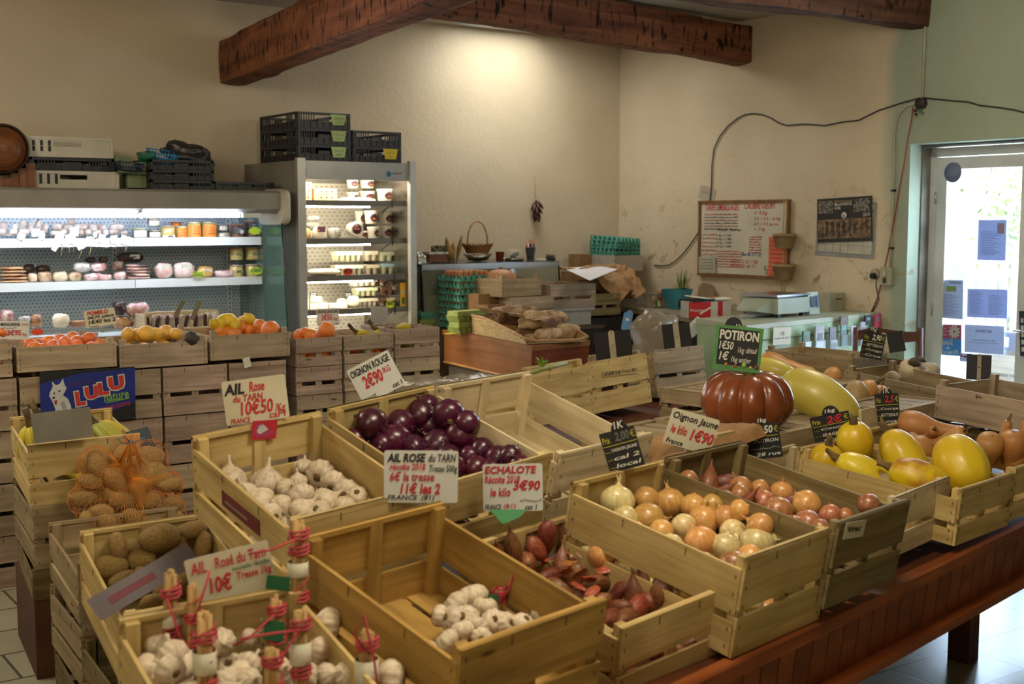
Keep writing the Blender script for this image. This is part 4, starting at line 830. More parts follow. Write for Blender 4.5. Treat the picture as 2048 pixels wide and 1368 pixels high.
M = [(342, 1143, 1305, 36, [(316,1288,58),(291,1250,46),(270,1275,42),(349,1330,80,(.2,.1,-1))], (.33, .52), (.72, .25), 'tied garlic bunch farthest left, its stems in front of the potatoes'),
 (388, 1170, 1320, 34, [(330,1262,44)], None, (.55, .2), 'tied garlic bunch with red string crossing the lower price card'),
 (411, 1228, 1390, 42, [(478,1346,46),(450,1362,50),(300,1340,60)], (.28, .55), (.7, .1), 'tied garlic bunch with a wide white band, below the lower price card'),
 (598, 1040, 1262, 36, [(656,1195,60,(1,.2,.1)),(656,1247,58,(1,.1,-.1)),(640,1300,50,(1,.1,-.2)),(568,1200,36)], (.50, .63), (.86, .72, .3), 'tallest tied garlic bunch, rising in front of the two garlic crates'),
 (553, 1196, 1300, 34, [(527,1192,58,(-.5,.2,-.4)),(512,1242,32),(502,1275,36),(498,1328,50)], None, (.75, .2), 'short tied garlic bunch with a green round tag'),
 (602, 1222, 1400, 38, [(608,1352,56),(560,1340,50)], (.42, .66), (.84, .3), 'tied garlic bunch with crossing red string directly below the tallest one'),
 (734, 1262, 1400, 42, [(780,1356,66,(.9,0,-.1)),(690,1350,46),(655,1350,44)], (.25, .6), (.80, .1), 'tied garlic bunch farthest right, leaning on the crate wall'),
 (545, 1292, 1420, 40, [(500,1362,48),(585,1375,50)], None, (.75, .3), 'tied garlic bunch at the bottom edge of the photo with frayed stem tops')]
for i, (x, y0, y1, w_, bl, band, st, lab) in enumerate(M):
 lp = {0: [[(0, -.03, 0), (.03, -.04, .05), (.05, -.04, -.03)]], 1: [[(0, -.02, 0), (.02, -.03, .12), (.045, -.03, .2)]], 3: [[(0, -.03, 0), (-.05, -.04, .195), (-.10, -.04, .185)]], 4: [[(0, -.03, 0), (-.05, -.04, .04), (-.09, -.04, .02)]], 5: [[(0, -.03, 0), (-.04, -.03, .08), (-.075, -.03, .02)], [(0, -.03, 0), (-.05, -.04, .15), (-.11, -.04, .14)]], 6: [[(0, -.03, 0), (-.02, -.04, .15), (0, -.04, .19), (.02, -.04, .1), (.03, -.04, .0)]]}.get(i, [])
 bundle(lab, x, y0, y1, w_, a0, HB - .03, bl, band, st, {0: None, 3: (556, 1166, 46, 28), 4: (548, 1262, 40, 40)}.get(i), seed=i, loops=lp, group=None)
for (x, y, w_, lab) in ((345, 1362, 40, 'x'),): pass
pile(a0, 'garlic', [], .1, 'garlic bulb half hidden under the tied bunches in the near left crate', 'garlic', 'garlic bulbs under the tied bunches', 60, .034, hfill=.2)
a1 = CR['A1']
bundle('bunch of pinkish white garlic tied with red string, alone in its crate', 1000, 1178, 1216, 26, a1, .09, [(946,1196,58,(-.3,.4,1)),(912,1210,50,(-.8,.2,.6)),(880,1232,40,(-1,0,.2)),(932,1240,54,(-.3,-.6,.5)),(905,1238,48,(-.5,-.4,.3)),(987,1243,46,(.2,-.7,.5)),(1011,1247,42,(.6,-.5,.3)),(963,1275,38,(0,-1,.2)),(970,1215,46,(.1,.2,1)),(955,1255,44)], None, (.5, .8), (985, 1202, 22, 26), group=None, seed=11, n=7, loops=[[(0, -.02, 0), (.02, -.02, .05), (.035, -.02, .10)]])
bundle('second garlic bunch in the honey coloured crate, cut off by its front board', 1106, 1208, 1240, 24, a1, .09, [(895,1283,46,(-.6,.2,.6)),(858,1306,44,(-.9,0,.3)),(850,1332,44,(-.8,-.3,.2)),(925,1262,44,(-.2,.3,.7)),(1045,1248,42,(.3,-.2,.5)),(1080,1232,36)], None, (.5,), (1082, 1214, 1, 1), group=None, seed=12, n=7)
# ================================================================ refrigerated displays
def pegmat(name, col, hole, sx, sy, rx, ry, stag=True, metal=.0, rough=.45):
 m = bpy.data.materials.new(name); m.use_nodes = True; MATS[name] = m; N = m.node_tree.nodes; L = m.node_tree.links; b = N['Principled BSDF']
 tc = N.new('ShaderNodeTexCoord'); sp = N.new('ShaderNodeSeparateXYZ'); L.new(tc.outputs['Object'], sp.inputs[0])
 def mth(op, a, v=None, c=None):
  n = N.new('ShaderNodeMath'); n.operation = op
  for i, q in enumerate((a, v, c)):
   if q is None: continue
   if isinstance(q, (int, float)): n.inputs[i].default_value = q
   else: L.new(q, n.inputs[i])
  return n.outputs[0]
 v = mth('DIVIDE', sp.outputs['Z'], sy); row = mth('FLOOR', v); half = mth('MULTIPLY', mth('MODULO', row, 2.0), .5) if stag else 0.0
 u = mth('ADD', mth('DIVIDE', sp.outputs['X'], sx), half)
 du = mth('MULTIPLY', mth('SUBTRACT', mth('FRACT', u), .5), sx / rx); dv = mth('MULTIPLY', mth('SUBTRACT', mth('FRACT', v), .5), sy / ry)
 d = mth('ADD', mth('MULTIPLY', du, du), mth('MULTIPLY', dv, dv)); k = mth('LESS_THAN', d, 1.0)
 mx = N.new('ShaderNodeMix'); mx.data_type = 'RGBA'; L.new(k, mx.inputs[0]); mx.inputs[6].default_value = (*s2l(col), 1); mx.inputs[7].default_value = (*s2l(hole), 1)
 L.new(mx.outputs[2], b.inputs['Base Color']); b.inputs['Roughness'].default_value = rough; b.inputs['Metallic'].default_value = metal; return m
PEG = pegmat('punched_grey_panel', 'a9b6ba', '3f474c', .025, .022, .0042, .0042)
SLOT = pegmat('slotted_steel_panel', 'dcd6c6', '7a7364', .04, .026, .011, .0028, metal=.0, rough=.35)
WHITE = mat('white_enamel', 'c9cdc8', .4, 'bcc0bb', 3); SHELFW = mat('shelf_enamel', 'd4dcd8', .35, 'cad2ce', 3); STEEL = mat('grey_fridge_metal', '9b9b99', .35, '8b8b89', 3, metal=.6); SIDE = mat('fridge_side_panel', '8a877f', .55, '7b786f', 4); INOX = mat('stainless_shelf', '8e8b84', .25, '7c7a74', 3, metal=.9)
TUBE = mat('lamp_tube', 'dfe8ff', .4, 'dfe8ff', emit=62.); TUBEW = mat('warm_lamp_tube', 'fff2d8', .4, 'fff2d8', emit=130.)
BLK = mat('black_rubber', '15161a', .6)
def fr(a, b, z): return R(a, b, z)
class Loc:
 def __init__(s, a, b, z=0): s.a, s.b, s.z = a, b, z; s.loc = R(a, b, z)
 def l(s, a, b, z): return Vector((s.a - a, s.b - b, z - s.z))
RZ = (0, 0, TH)
A0_, A1_ = 3.55, 6.9; Lc = Loc(A0_, 0); mid = (A0_ + A1_) / 2
lf = thing('display_fridge', 'long open grey display fridge with lit shelves of sausages and jars along the back wall', 'fridge', Lc.loc, RZ)
def lb(name, a0, a1, b0, b1, z0, z1, m, par=lf, L_=None):
 L_ = L_ or Lc; b = MB(); b.box(L_.l((a0 + a1) / 2, (b0 + b1) / 2, (z0 + z1) / 2), (abs(a1 - a0), abs(b1 - b0), abs(z1 - z0))); return b.build(name, m, par)
lb('back_panel', A0_, A1_, .18, .22, .5, 1.76, PEG); lb('rear_body', A0_, A1_, .02, .18, 0, 1.87, SIDE)
lb('base', A0_, A1_, .18, .95, .02, .86, WHITE)
b = MB(); sec = [(.02, 1.76), (.86, 1.74), (.91, 1.77), (.915, 1.87), (.88, 1.885), (.02, 1.885)]
n = len(sec); b.v = [Lc.l(a, q, z) for a in (A0_ + .02, A1_) for q, z in sec]; b.face(list(range(n))); b.face([n + i for i in range(n)][::-1])
for i in range(n): b.face([i, n + i, n + (i + 1) % n, (i + 1) % n])
b.build('canopy', SIDE, lf)
b = MB(); ring = []
for k in range(24):
 an = 2 * PI * k / 24; cx, cz = (.75, 1.785); ex = max(-1, min(1, 1.25 * math.cos(an))); ez = max(-1, min(1, 1.25 * math.sin(an))); ring.append((cx + .185 * ex, cz + .115 * ez))
b.v = [Lc.l(a, q, z) for a in (A0_ - .035, A0_ + .025) for q, z in ring]; b.face([24 + i for i in range(24)][::-1]); b.face(list(range(24)))
for i in range(24): b.face([i, 24 + i, 24 + (i + 1) % 24, (i + 1) % 24], None, 0, True)
b.build('end_cap', mat('cream_plastic', 'b9b49e', .45, 'a8a38e', 4), lf)
b = MB(); b.tube([Lc.l(A0_ + .28, .85, 1.725), Lc.l(A1_ - .1, .85, 1.725)], .009, 10); b.build('lamp_tube', TUBE, lf)
b = MB(); b.box(Lc.l(A0_ + .2, .85, 1.73), (.12, .03, .03)); b.build('lamp_socket', WHITE, lf)
b = MB(); b.tube([Lc.l(4.47, .875, 1.725) + Vector((.022 * math.cos(k * .6), 0, .022 * math.sin(k * .6))) for k in range(11)], .004, 6, closed=True); b.build('pull_ring', STEEL, lf)
for nm, zt in (('upper', 1.585), ('lower', 1.325)):
 for s0, s1 in ((A0_ + .03, 4.425), (4.43, A1_ - .05)):
  o = lb('shelf', s0, s1, .22, .60, zt - .012, zt, SHELFW); b = MB(); b.box(Lc.l((s0 + s1) / 2, .607, zt - .022), (s1 - s0, .014, .052)); b.build('price_rail', SHELFW, o)
lb('lower_deck', A0_ + .03, A1_ - .05, .22, .9, .98, 1.0, SHELFW)
for a in (A0_ + .1, 4.43, 5.3, 6.2):
 b = MB()
 b.box(Lc.l(a, .222, 1.2), (.03, .012, 1.1))
 b.build('upright', WHITE, lf); b = MB()
 for k in range(34): b.box(Lc.l(a, .229, .7 + k * .031), (.006, .002, .018))
 b.build('upright_slots', BLK, lf)
b = MB(); b.box(Lc.l(A0_ + .012, .42, 1.3), (.02, .40, .86)); b.build('end_wall', mat('mirrored_end_wall', '9db3ab', .08, '8da39b', 2, metal=.85), lf)
pn = MB(); e = [(.22, .86), (.22, 1.74), (.887, 1.732), (.922, 1.316), (.95, 1.059), (.955, .88)]
pn.v = [Lc.l(a, q, z) for a in (A0_, A0_ + .008) for q, z in e]; n = len(e); pn.face(list(range(n))); pn.face([n + i for i in range(n)][::-1])
for i in range(n): pn.face([i, n + i, n + (i + 1) % n, (i + 1) % n])
pn.build('end_glass', mat('green_tinted_glass', '7fa395', .04, '7fa395', alpha=.45, metal=.5), lf)
b = MB(); b.tube([Lc.l(A0_ + .01, .89, 1.72), Lc.l(A0_ + .01, .925, 1.316), Lc.l(A0_ + .01, .952, 1.05), Lc.l(A0_ + .01, .956, .9)], .005, 6); b.build('glass_edge', mat('green_glass_edge', '0d3a2c', .2), lf)
B0, B1 = 2.572, 3.434; Tc = Loc(B1, 0)
tf = thing('tall_display_fridge', 'tall open stainless display fridge with lit shelves of cheese tubs and yoghurts', 'fridge', Tc.loc, RZ)
def tb_(name, a0, a1, b0, b1, z0, z1, m, par=tf): return lb(name, a0, a1, b0, b1, z0, z1, m, par, Tc)
tb_('side_panel', B1 - .03, B1, .02, .87, 0, 2.085, SIDE); tb_('side_panel', B0, B0 + .03, .02, .87, 0, 2.085, INOX)
tb_('front_post', B1 - .045, B1 + .012, .86, .90, .02, 2.10, mat('pale_aluminium', 'b4b4ae', .4, 'a4a49e', 3, metal=.5)); tb_('front_post', B0 - .012, B0 + .035, .86, .90, .02, 2.10, MATS['pale_aluminium'])
tb_('rear_body', B0 + .03, B1 - .03, .02, .20, 0, 2.07, SIDE); tb_('back_panel', B0 + .03, B1 - .03, .20, .21, .5, 1.96, SLOT)
tb_('base', B0 + .03, B1 - .03, .2, .86, .02, .62, WHITE); tb_('roof', B0 + .03, B1 - .03, .2, .84, 2.04, 2.07, SIDE)
hd = tb_('header', B0 + .035, B1 - .045, .84, .875, 1.966, 2.085, STEEL)
for (x, y, wd, hg, m) in ((606, 345, 14, 13, mat('blue_sticker', '2b6f8c', .5)), ):
 q = pb(x, y, .877); b = MB(); b.box((0, 0, 0), (dpx(q, wd), .002, dpx(q, hg))); o = b.build('energy_sticker', m, tf); o.location = Tc.l(*ab(q))
q = pb(778, 348, .877); b = MB(); b.lathe([(0.001, -.001), (dpx(q, 9) / 2 * 1.2, -.001), (dpx(q, 9) / 2 * 1.2, .001), (.001, .001)], 20, M=Matrix.Rotation(PI / 2, 3, 'X')); o = b.build('round_logo', MATS['blue_sticker'], tf); o.location = Tc.l(*ab(q))
q = pb(794, 347, .878)
b = MB(); b.box((-.0, 0, 0), (.055, .001, .012)); o = b.build('maker_logo', mat('faint_grey_print', '7c7a70', .6), tf); o.location = Tc.l(*ab(q)); b = MB(); b.box((.03, -.001, .002), (.012, .001, .008)); b.build('logo_mark', mat('red_print', 'b8322c', .6), o)
SH = []
for k, (zt, bf) in enumerate(((1.83, .80), (1.575, .80), (1.33, .83), (1.105, .83))):
 o = tb_('shelf', B0 + .035, B1 - .035, .22, bf, zt - .012, zt, INOX); b = MB(); b.box(Tc.l((B0 + B1) / 2, bf + .006, zt - .018), (B1 - B0 - .07, .012, .038)); b.build('price_rail', mat('grey_price_rail', '6f6c66', .4, metal=.4), o)
 b = MB(); b.tube([Tc.l(B1 - .05, bf - .03, zt - .042), Tc.l(B0 + .28, bf - .03, zt - .042)], .0045, 8); b.build('lamp_tube', TUBEW, o)
 b = MB(); b.box(Tc.l(B0 + .13, bf + .016, zt - .025), (.008, .006, .05)); b.tube([Tc.l(B0 + .13, bf + .01, zt - .03), Tc.l(B0 + .12, bf - .08, zt - .05), Tc.l(B0 + .1, bf - .2, zt - .09), Tc.l(B0 + .08, bf - .3, zt - .16)], .004, 6); b.build('cable', BLK, o)
 SH.append(zt)
b = MB(); b.tube([Tc.l(B1 - .06, .80, 1.985), Tc.l(B0 + .06, .80, 1.985)], .006, 8); b.build('lamp_tube', TUBEW, tf)
q = pb(806, 593, .82); b = MB(); b.box((0, 0, 0), (dpx(q, 12), .002, dpx(q, 55))); o = b.build('yellow_poster', mat('yellow_print', 'd9a92c', .5, 'd2a024', 9), tf); o.location = Tc.l(*ab(q)); b = MB(); b.box((0, -.002, -.03), (.025, .001, .045)); b.build('green_picture', mat('green_print', '4d7a2c', .5, '2f5a20', 40), o)
b = MB(); b.box((0, -.002, .03), (.026, .001, .022)); b.build('white_print', mat('white_print', 'd8d4bc', .5), o)
PAPER = mat('paper_white', 'd8d6c8', .8, 'cfccba', 3)
def onshelf(x, y, b, z=None):
 q = pb(x, y, b)
 if z is not None: q = Vector((q.x, q.y, z))
 return q
M_TUB = mat('white_tub_plastic', 'e2dccc', .35, 'd6cfbe', 4); M_DISC = mat('purple_label', '4a2436', .5, '3a1a2a', 9); M_DORG = mat('orange_band', 'd8741e', .5)
def tub_mesh():
 b = MB(); b.lathe([(.38, 0), (.395, .02), (.46, .78), (.47, .8)], 24); return b.mesh('tub', M_TUB)
TM = {}
def tub(label, x0, x1, y0, y1, b_, z, group, lab=.15, face=False):
 x = (x0 + x1) / 2; q = pb(x, (y0 + y1) / 2, b_); wd = dpx(q, x1 - x0); hg = dpx(q, y1 - y0)
 base = Vector((q.x, q.y, z)); t = thing('cheese_tub', label, 'tub', base if not face else q, RZ, group)
 if 'b' not in TM:
  b = MB(); b.lathe([(.40, 0), (.42, .02), (.475, .84), (.48, .85)], 24); TM['b'] = b.mesh('tub_body', M_TUB)
  b = MB(); b.lathe([(.5, .85), (.505, .86), (.505, .95), (.49, 1.0), (.3, .985)], 24); TM['l'] = b.mesh('lid', M_TUB)
  b = MB()
  def f(u, v): r = .30 * v; a = 2 * PI * u; x_ = r * math.cos(a); z_ = .45 + r * math.sin(a) * 1.0; rr = .447 + .065 * (z_ - .45); return (x_, -math.sqrt(max(0, (rr + .012) ** 2 - x_ * x_)), z_)
  b.grid(f, 24, 5, wrapu=True); TM['d'] = b.mesh('round_label', M_DISC)
  b = MB(); b.grid(lambda u, v: ((u - .5) * .3, -math.sqrt(.475 ** 2 - ((u - .5) * .3) ** 2) + .0, .33 + .10 * v), 8, 2); TM['o'] = b.mesh('orange_band', M_DORG)
 B_ = obj('tub_body', TM['b'], t, scale=(wd, wd, hg)); obj('lid', TM['l'], t, scale=(wd, wd, hg))
 for nm, k in (('round_label', 'd'), ('orange_band', 'o')):
  o = obj(nm, TM[k], t, scale=(wd, wd, hg), rot=(0, 0, lab))
 if face: t.rotation_euler = (PI / 2, 0, TH);
 return t
g = 'white cheese tubs with a round purple label'
def cx(v): return 590 + v / 4.412
def cy(v): return 340 + v / 4.412
zT = SH
tubs = [('white tub with purple label on the top shelf, upper left of the stacked four', 450, 560, 112, 197, .5, zT[0] + .092), ('white tub with purple label on the top shelf, upper right of the stacked four', 568, 700, 110, 194, .5, zT[0] + .092),
  ('white tub with purple label on the top shelf, lower left of the stacked four', 448, 560, 198, 275, .5, zT[0]), ('white tub with purple label on the top shelf, lower right of the stacked four', 565, 705, 195, 285, .5, zT[0]),
  ('single white tub with purple label at the right end of the top shelf', 720, 858, 195, 300, .7, zT[0]),
  ('white tub half hidden at the upper left of the tub stack on the second shelf', 525, 615, 400, 510, .5, zT[1] + .098), ('foremost upper white tub in the stack on the second shelf', 610, 735, 392, 510, .66, zT[1] + .098), ('upper right white tub in the stack on the second shelf', 738, 860, 405, 510, .6, zT[1] + .098),
  ('lower left white tub in the stack on the second shelf', 635, 740, 512, 612, .66, zT[1]), ('lower right white tub in the stack on the second shelf', 742, 860, 508, 612, .6, zT[1]), ('small white tub turned away on the second shelf', 548, 640, 548, 612, .62, zT[1])]
for i, (lab, x0, x1, y0, y1, b_, z) in enumerate(tubs): tub(lab, cx(x0), cx(x1), cy(y0), cy(y1), b_, z, g, lab=.1 + .2 * (i % 3 - 1) + .15)
q = pb(cx(495), cy(555), .68); tt = tub('white tub lying on its side with its round purple label facing the viewer', cx(430), cx(560), cy(490), cy(600), .68, zT[1], g, face=True); tt.location = Vector((q.x, q.y, zT[1] + .065)); tt.rotation_euler = (PI / 2, 0, TH)
for c in list(tt.children):
 if c.name.startswith(('round_label', 'orange_band')): bpy.data.objects.remove(c)
r_ = dpx(q, 90) / 4.412 / 2
b = MB(); b.lathe([(.001, .0), (r_, .0), (r_, .003), (.001, .003)], 24, M=Matrix.Identity(3)); o = b.build('round_label', M_DISC, tt); o.location = (0, 0, dpx(q, 110 / 4.412)); b = MB(); b.box((0, 0, .004), (r_ * 1.1, r_ * .35, .002)); b.build('orange_band', M_DORG, o)
def gbox(name, label, cat, x0, x1, y0, y1, b_, z, dp, m, group=None, extra=None, par=None):
 q = pb((x0 + x1) / 2, (y0 + y1) / 2, b_); wd = dpx(q, x1 - x0); hg = dpx(q, y1 - y0); p = Vector((q.x, q.y, z if z is not None else q.z - hg / 2))
 b = MB(); b.box((0, dp / 2, hg / 2), (wd, dp, hg)); me = b.mesh(name, m); o = obj(name, me, None, p, RZ); tag(o, label, cat, group)
 if extra: extra(o, wd, hg)
 return o
M_TAN = mat('tan_card', 'c9a878', .8, 'b89768', 9)
def holes(o, wd, hg):
 for i in range(3 if wd > .1 else 2):
  b = MB(); b.lathe([(.001, 0), (.006, 0), (.006, .001), (.001, .001)], 10, M=Matrix.Rotation(PI / 2, 3, 'X')); h = b.build('vent_hole', BLK, o); h.location = ((i - .8) * wd * .24, -.001, hg * .5)
for i, (x0, x1, y0, y1, k, pos) in enumerate(((0, 155, 126, 178, 2, 'top of the left stack'), (0, 155, 180, 233, 1, 'middle of the left stack'), (0, 155, 236, 288, 0, 'bottom of the left stack'), (162, 380, 182, 234, 1, 'upper one of the right pair'), (160, 380, 237, 290, 0, 'lower one of the right pair'))):
 gbox('cheese_carton', 'tan card box with air holes on the top shelf, ' + pos, 'box', cx(x0), cx(x1), cy(y0), cy(y1), .7, zT[0] + k * .0405, .2, M_TAN, 'tan card boxes with air holes', holes)
def crumple(label, name, cat, p, wd, dp, hg, m, seed, rot=RZ, amp=.3, group=None, sub=14):
 b = MB()
 def f(u, v):
  x = (u - .5) * wd; y = (v - .5) * dp; n_ = noise.noise(Vector((u * 3.1, v * 3.1, seed))) * amp + noise.noise(Vector((u * 8, v * 8, seed + 5))) * amp * .4
  e_ = max(0, 1 - max(abs(u - .5), abs(v - .5)) * 2) ** .35; return (x * (1 + .08 * noise.noise(Vector((v * 5, seed, 0)))), y, hg * e_ * (.75 + n_))
 b.grid(f, sub, sub); b.poly([(-wd / 2, -dp / 2, 0), (-wd / 2, dp / 2, 0), (wd / 2, dp / 2, 0), (wd / 2, -dp / 2, 0)]); o = b.build(name, m, None, loc=p, rot=rot); tag(o, label, cat, group); return o
q = onshelf(cx(530), cy(290), .68, zT[0]); crumple('sheaf of white papers lying on the top shelf of the tall fridge', 'paper_sheaf', 'paper', q, dpx(q, 66), .22, .035, PAPER, 3)
def blob(name, label, cat, x0, x1, y0, y1, b_, z, m, group=None, seed=0, dp=None, nz=.15, lab=None, par=None):
 q = pb((x0 + x1) / 2, (y0 + y1) / 2, b_); wd = dpx(q, x1 - x0); hg = dpx(q, y1 - y0); dp = dp or max(hg, wd * .6); b = MB(); n = 9
 pr_ = [(max(.05, math.cos(-PI / 2 + PI * i / n) ** .5), math.sin(-PI / 2 + PI * i / n)) for i in range(n + 1)]
 b.lathe([(r, zz) for r, zz in pr_], 20, nz=nz, nsc=2.2, seed=seed)
 for v in b.v:
  if nz >= .1: v *= 1 + .10 * noise.noise(v * 3.5 + Vector((seed, 2, 0))) + .05 * noise.noise(v * 8 + Vector((seed, 7, 0)))
  v.x *= wd / 2; v.y *= dp / 2; v.z = (v.z + 1) * hg / 2
 p = Vector((q.x, q.y, z if z is not None else q.z - hg / 2)); o = b.build(name, m, None, loc=p, rot=RZ)
 if label: tag(o, label, cat, group)
 if lab:
  c = MB(); c.box((lab[0] * wd, -dp / 2 * .93, hg * lab[1]), (wd * lab[2], .002, hg * lab[3]), (.35, lab[4] if len(lab) > 4 else 0, 0)); c.build('paper_label', PAPER, o)
 return o
M_FILM = mat('clear_film', 'b9b8b0', .18, '8c8a80', 12, .5, 30, coat=.6, lo=.4, hi=.6)
M_CHW = mat('white_cheese', 'e4dcc4', .5, 'd8cfb4', 6); M_CHO = mat('amber_wrapped_cheese', 'd3a468', .35, 'c08f52', 8, coat=.4)
blob('cheese_block', 'amber wrapped cheese block at the left end of the second shelf', 'cheese', cx(35), cx(143), cy(515), cy(612), .68, zT[1], M_CHO, nz=.04)
blob('wrapped_roll', 'upper grey wrapped roll on the second shelf', 'roll', cx(90), cx(220), cy(412), cy(460), .5, zT[1] + .118, M_FILM, 'grey wrapped rolls', 1); blob('wrapped_roll', 'lower grey wrapped roll on the second shelf', 'roll', cx(90), cx(220), cy(463), cy(512), .5, zT[1] + .072, M_FILM, 'grey wrapped rolls', 2)
blob('wrapped_cheese', 'cheese in clear wrap supporting the grey rolls on the second shelf', 'cheese', cx(85), cx(230), cy(514), cy(590), .46, zT[1], M_FILM, None, 9)
o = blob('round_cheese', 'half round cheese with a purple label and an orange sticker, second shelf', 'cheese', cx(148), cx(282), cy(508), cy(612), .7, zT[1], M_CHW, None, 3, .06, .03); c = MB(); c.box((0, -.031, .062), (.06, .002, .035)); c.build('purple_label', M_DISC, o); c = MB(); c.box((-.022, -.033, .055), (.014, .002, .01)); c.build('orange_sticker', M_DORG, o)
blob('wrapped_cheese', 'crinkled foil wrapped cheese with an orange sticker, second shelf', 'cheese', cx(282), cx(410), cy(512), cy(612), .7, zT[1], M_FILM, None, 4, lab=(0, .5, .4, .3))
blob('cheese_tray', 'flat white wrapped tray of cheese on the third shelf', 'cheese', cx(105), cx(405), cy(882), cy(940), .72, zT[2], M_CHW, None, 5, .2, .04)
M_CUPG = mat('greenish_yoghurt_cup', 'cdd0b0', .4, 'b8bc96', 10); M_CUPW = mat('white_yoghurt_cup', 'd8cfbc', .4, 'c9bda6', 10); M_CUPD = mat('brown_dessert_cup', '6b4c3c', .4, 'c9bca8', 14, lo=.45, hi=.5)
def cups(label, x0, x1, y0, y1, b_, z, n, m, group, sleeve=None):
 q = pb((x0 + x1) / 2, (y0 + y1) / 2, b_); wd = dpx(q, x1 - x0); hg = dpx(q, y1 - y0); t = thing('yoghurt_pack', label, 'yoghurt', Vector((q.x, q.y, z)), RZ, group); r = wd / n / 2
 b = MB(); b.lathe([(r * .68, 0), (r * .92, hg * .9), (r * .96, hg), (r * .2, hg)], 14); me = b.mesh('cup', m)
 for i in range(n):
  for j in range(2): obj('cup', me, t, ((i - (n - 1) / 2) * r * 2, j * r * 2 + r, 0))
 b = MB(); b.box((0, r * 2, hg + .001), (wd * .99, r * 4, .003)); b.box((0, -.001, hg * .82), (wd * .99, .002, hg * .36)); b.build('card_sleeve', sleeve or m, t); return t
M_SLB = mat('blue_sleeve', '9fc0cc', .5, '8fb0bc', 8)
for lab, x0, x1, y0, y1, z, n, m, sl in (('green yoghurt cups in the upper row, left, third shelf', 338, 610, 768, 852, zT[2] + .087, 5, M_CUPG, None), ('white yoghurt cups in the upper row, middle, third shelf', 618, 742, 768, 852, zT[2] + .087, 2, M_CUPW, None), ('pale green yoghurt cups in the upper row, right, third shelf', 745, 885, 765, 845, zT[2] + .083, 2, M_CUPG, None),
         ('yoghurt cups in the lower row behind the orange star card', 340, 620, 852, 928, zT[2], 5, M_CUPG, M_CUPW), ('yoghurt cups in the lower row, middle, third shelf', 625, 752, 852, 926, zT[2], 2, M_CUPW, None), ('yoghurt cups with a pale blue sleeve at the right of the third shelf', 758, 900, 842, 922, zT[2], 2, M_CUPG, M_SLB)):
 cups(lab, cx(x0), cx(x1), cy(y0), cy(y1), .66, z, n, m, 'yoghurt packs on the third shelf', sl)
rows = [(988, 1048, 2), (1054, 1125, 1), (1138, 1200, 0)]
for (y0, y1, k) in rows:
 w_ = ['bottom', 'middle', 'top'][k]
 cups('small glass yoghurt pots, %s row of the left stack on the fourth shelf' % w_, cx(500 + 25 * (2 - k)), cx(742), cy(y0), cy(y1), .66, SH[3] + k * .069, 4, [M_CUPW, M_CUPG, M_CUPW][k], 'stacked pots on the fourth shelf'); cups('brown dessert pots, %s row of the right stack on the fourth shelf' % w_, cx(748), cx(890), cy(y0), cy(y1), .66, SH[3] + k * .069, 2, M_CUPD, 'stacked pots on the fourth shelf')
blob('round_cheese', 'round white fresh cheese in front of the stacked pots', 'cheese', cx(455), cx(568), cy(1110), cy(1208), .7, SH[3], M_CHW, None, 2, None, .03); blob('round_cheese', 'smaller pinkish white cheese left of the round fresh cheese', 'cheese', cx(360), cx(455), cy(1112), cy(1185), .6, SH[3], M_CHW, None, 7, None, .05)
for i, (x0, x1, y0, y1, lab) in enumerate(((40, 125, 1140, 1230, 'white box at the left end of the fourth shelf'), (130, 215, 1180, 1232, 'low white box under the black price flag'), (140, 240, 1128, 1178, 'white box lying on the low boxes, fourth shelf'), (215, 295, 1182, 1232, 'second low white box on the fourth shelf'), (300, 470, 1180, 1218, 'flat white cheese tray in the middle of the fourth shelf'))): gbox('cheese_box', lab, 'box', cx(x0), cx(x1), cy(y0), cy(y1), .72, SH[3] + (.045 if i == 2 else 0), .1, M_CHW)
def flag(label, x, y, b_, w_, h_, m, txt=None, tm=None, star=0, name='price_star', par=None, seed=0, ws=(.1, .9, .35, .68)):
 q = pb(x, y, b_); wd, hg = dpx(q, w_), dpx(q, h_); t = thing(name, label, 'price card', q, (PI / 2, 0, TH)); b = MB()
 if star:
  pts = []
  for k in range(star * 2): a = PI * k / star; r = 1 if k % 2 == 0 else .76; pts.append((math.cos(a) * r * wd / 2, math.sin(a) * r * hg / 2))
  n = len(pts); b.v = [Vector((x_, y_, 0)) for x_, y_ in pts] + [Vector((x_, y_, -.0015)) for x_, y_ in pts]; b.face(list(range(n))); b.face([n + i for i in range(n)][::-1])
  for i in range(n): b.face([i, n + i, n + (i + 1) % n, (i + 1) % n])
 else: b = card(wd, hg, .002)
 b.build('card', m, t)
 if txt:
  for j, tx in enumerate(txt.split('|')):
   n = txt.count('|') + 1; y1 = hg * (.30 - j * .62 / n); write(t, tx, -wd * .34, wd * .34, y1 - .42 * hg / n, y1, tm or INK, z=.0012, bold=.02)
 return t
INK = mat('black_ink', '14141c', .6, '14141c'); RINK = mat('red_ink', 'c02a34', .6, 'b02430'); GINK = mat('green_ink', '1f7a5a', .6); BINK = mat('blue_ink', '1d3f8c', .6)
M_ORS = mat('orange_fluo_card', 'e8502a', .6, 'dc4420'); M_YLS = mat('yellow_fluo_card', 'd6e02a', .6, 'c8d41c'); M_CHALK = mat('chalkboard', '17191a', .7, '1e2020'); M_CHK = mat('chalk_white', 'd5d5cc', .8, 'c9c9c0'); M_YCH = mat('chalk_yellow', 'c6c02c', .7)
flag('orange star card reading VACHE on the third fridge shelf', cx(468), cy(900), .84, 25, 19, M_ORS, 'VACHE', INK, 12); flag('yellow star card reading BREBIS at the right of the fourth fridge shelf', cx(840), cy(1183), .86, 22, 18, M_YLS, 'BREBIS', INK, 12)
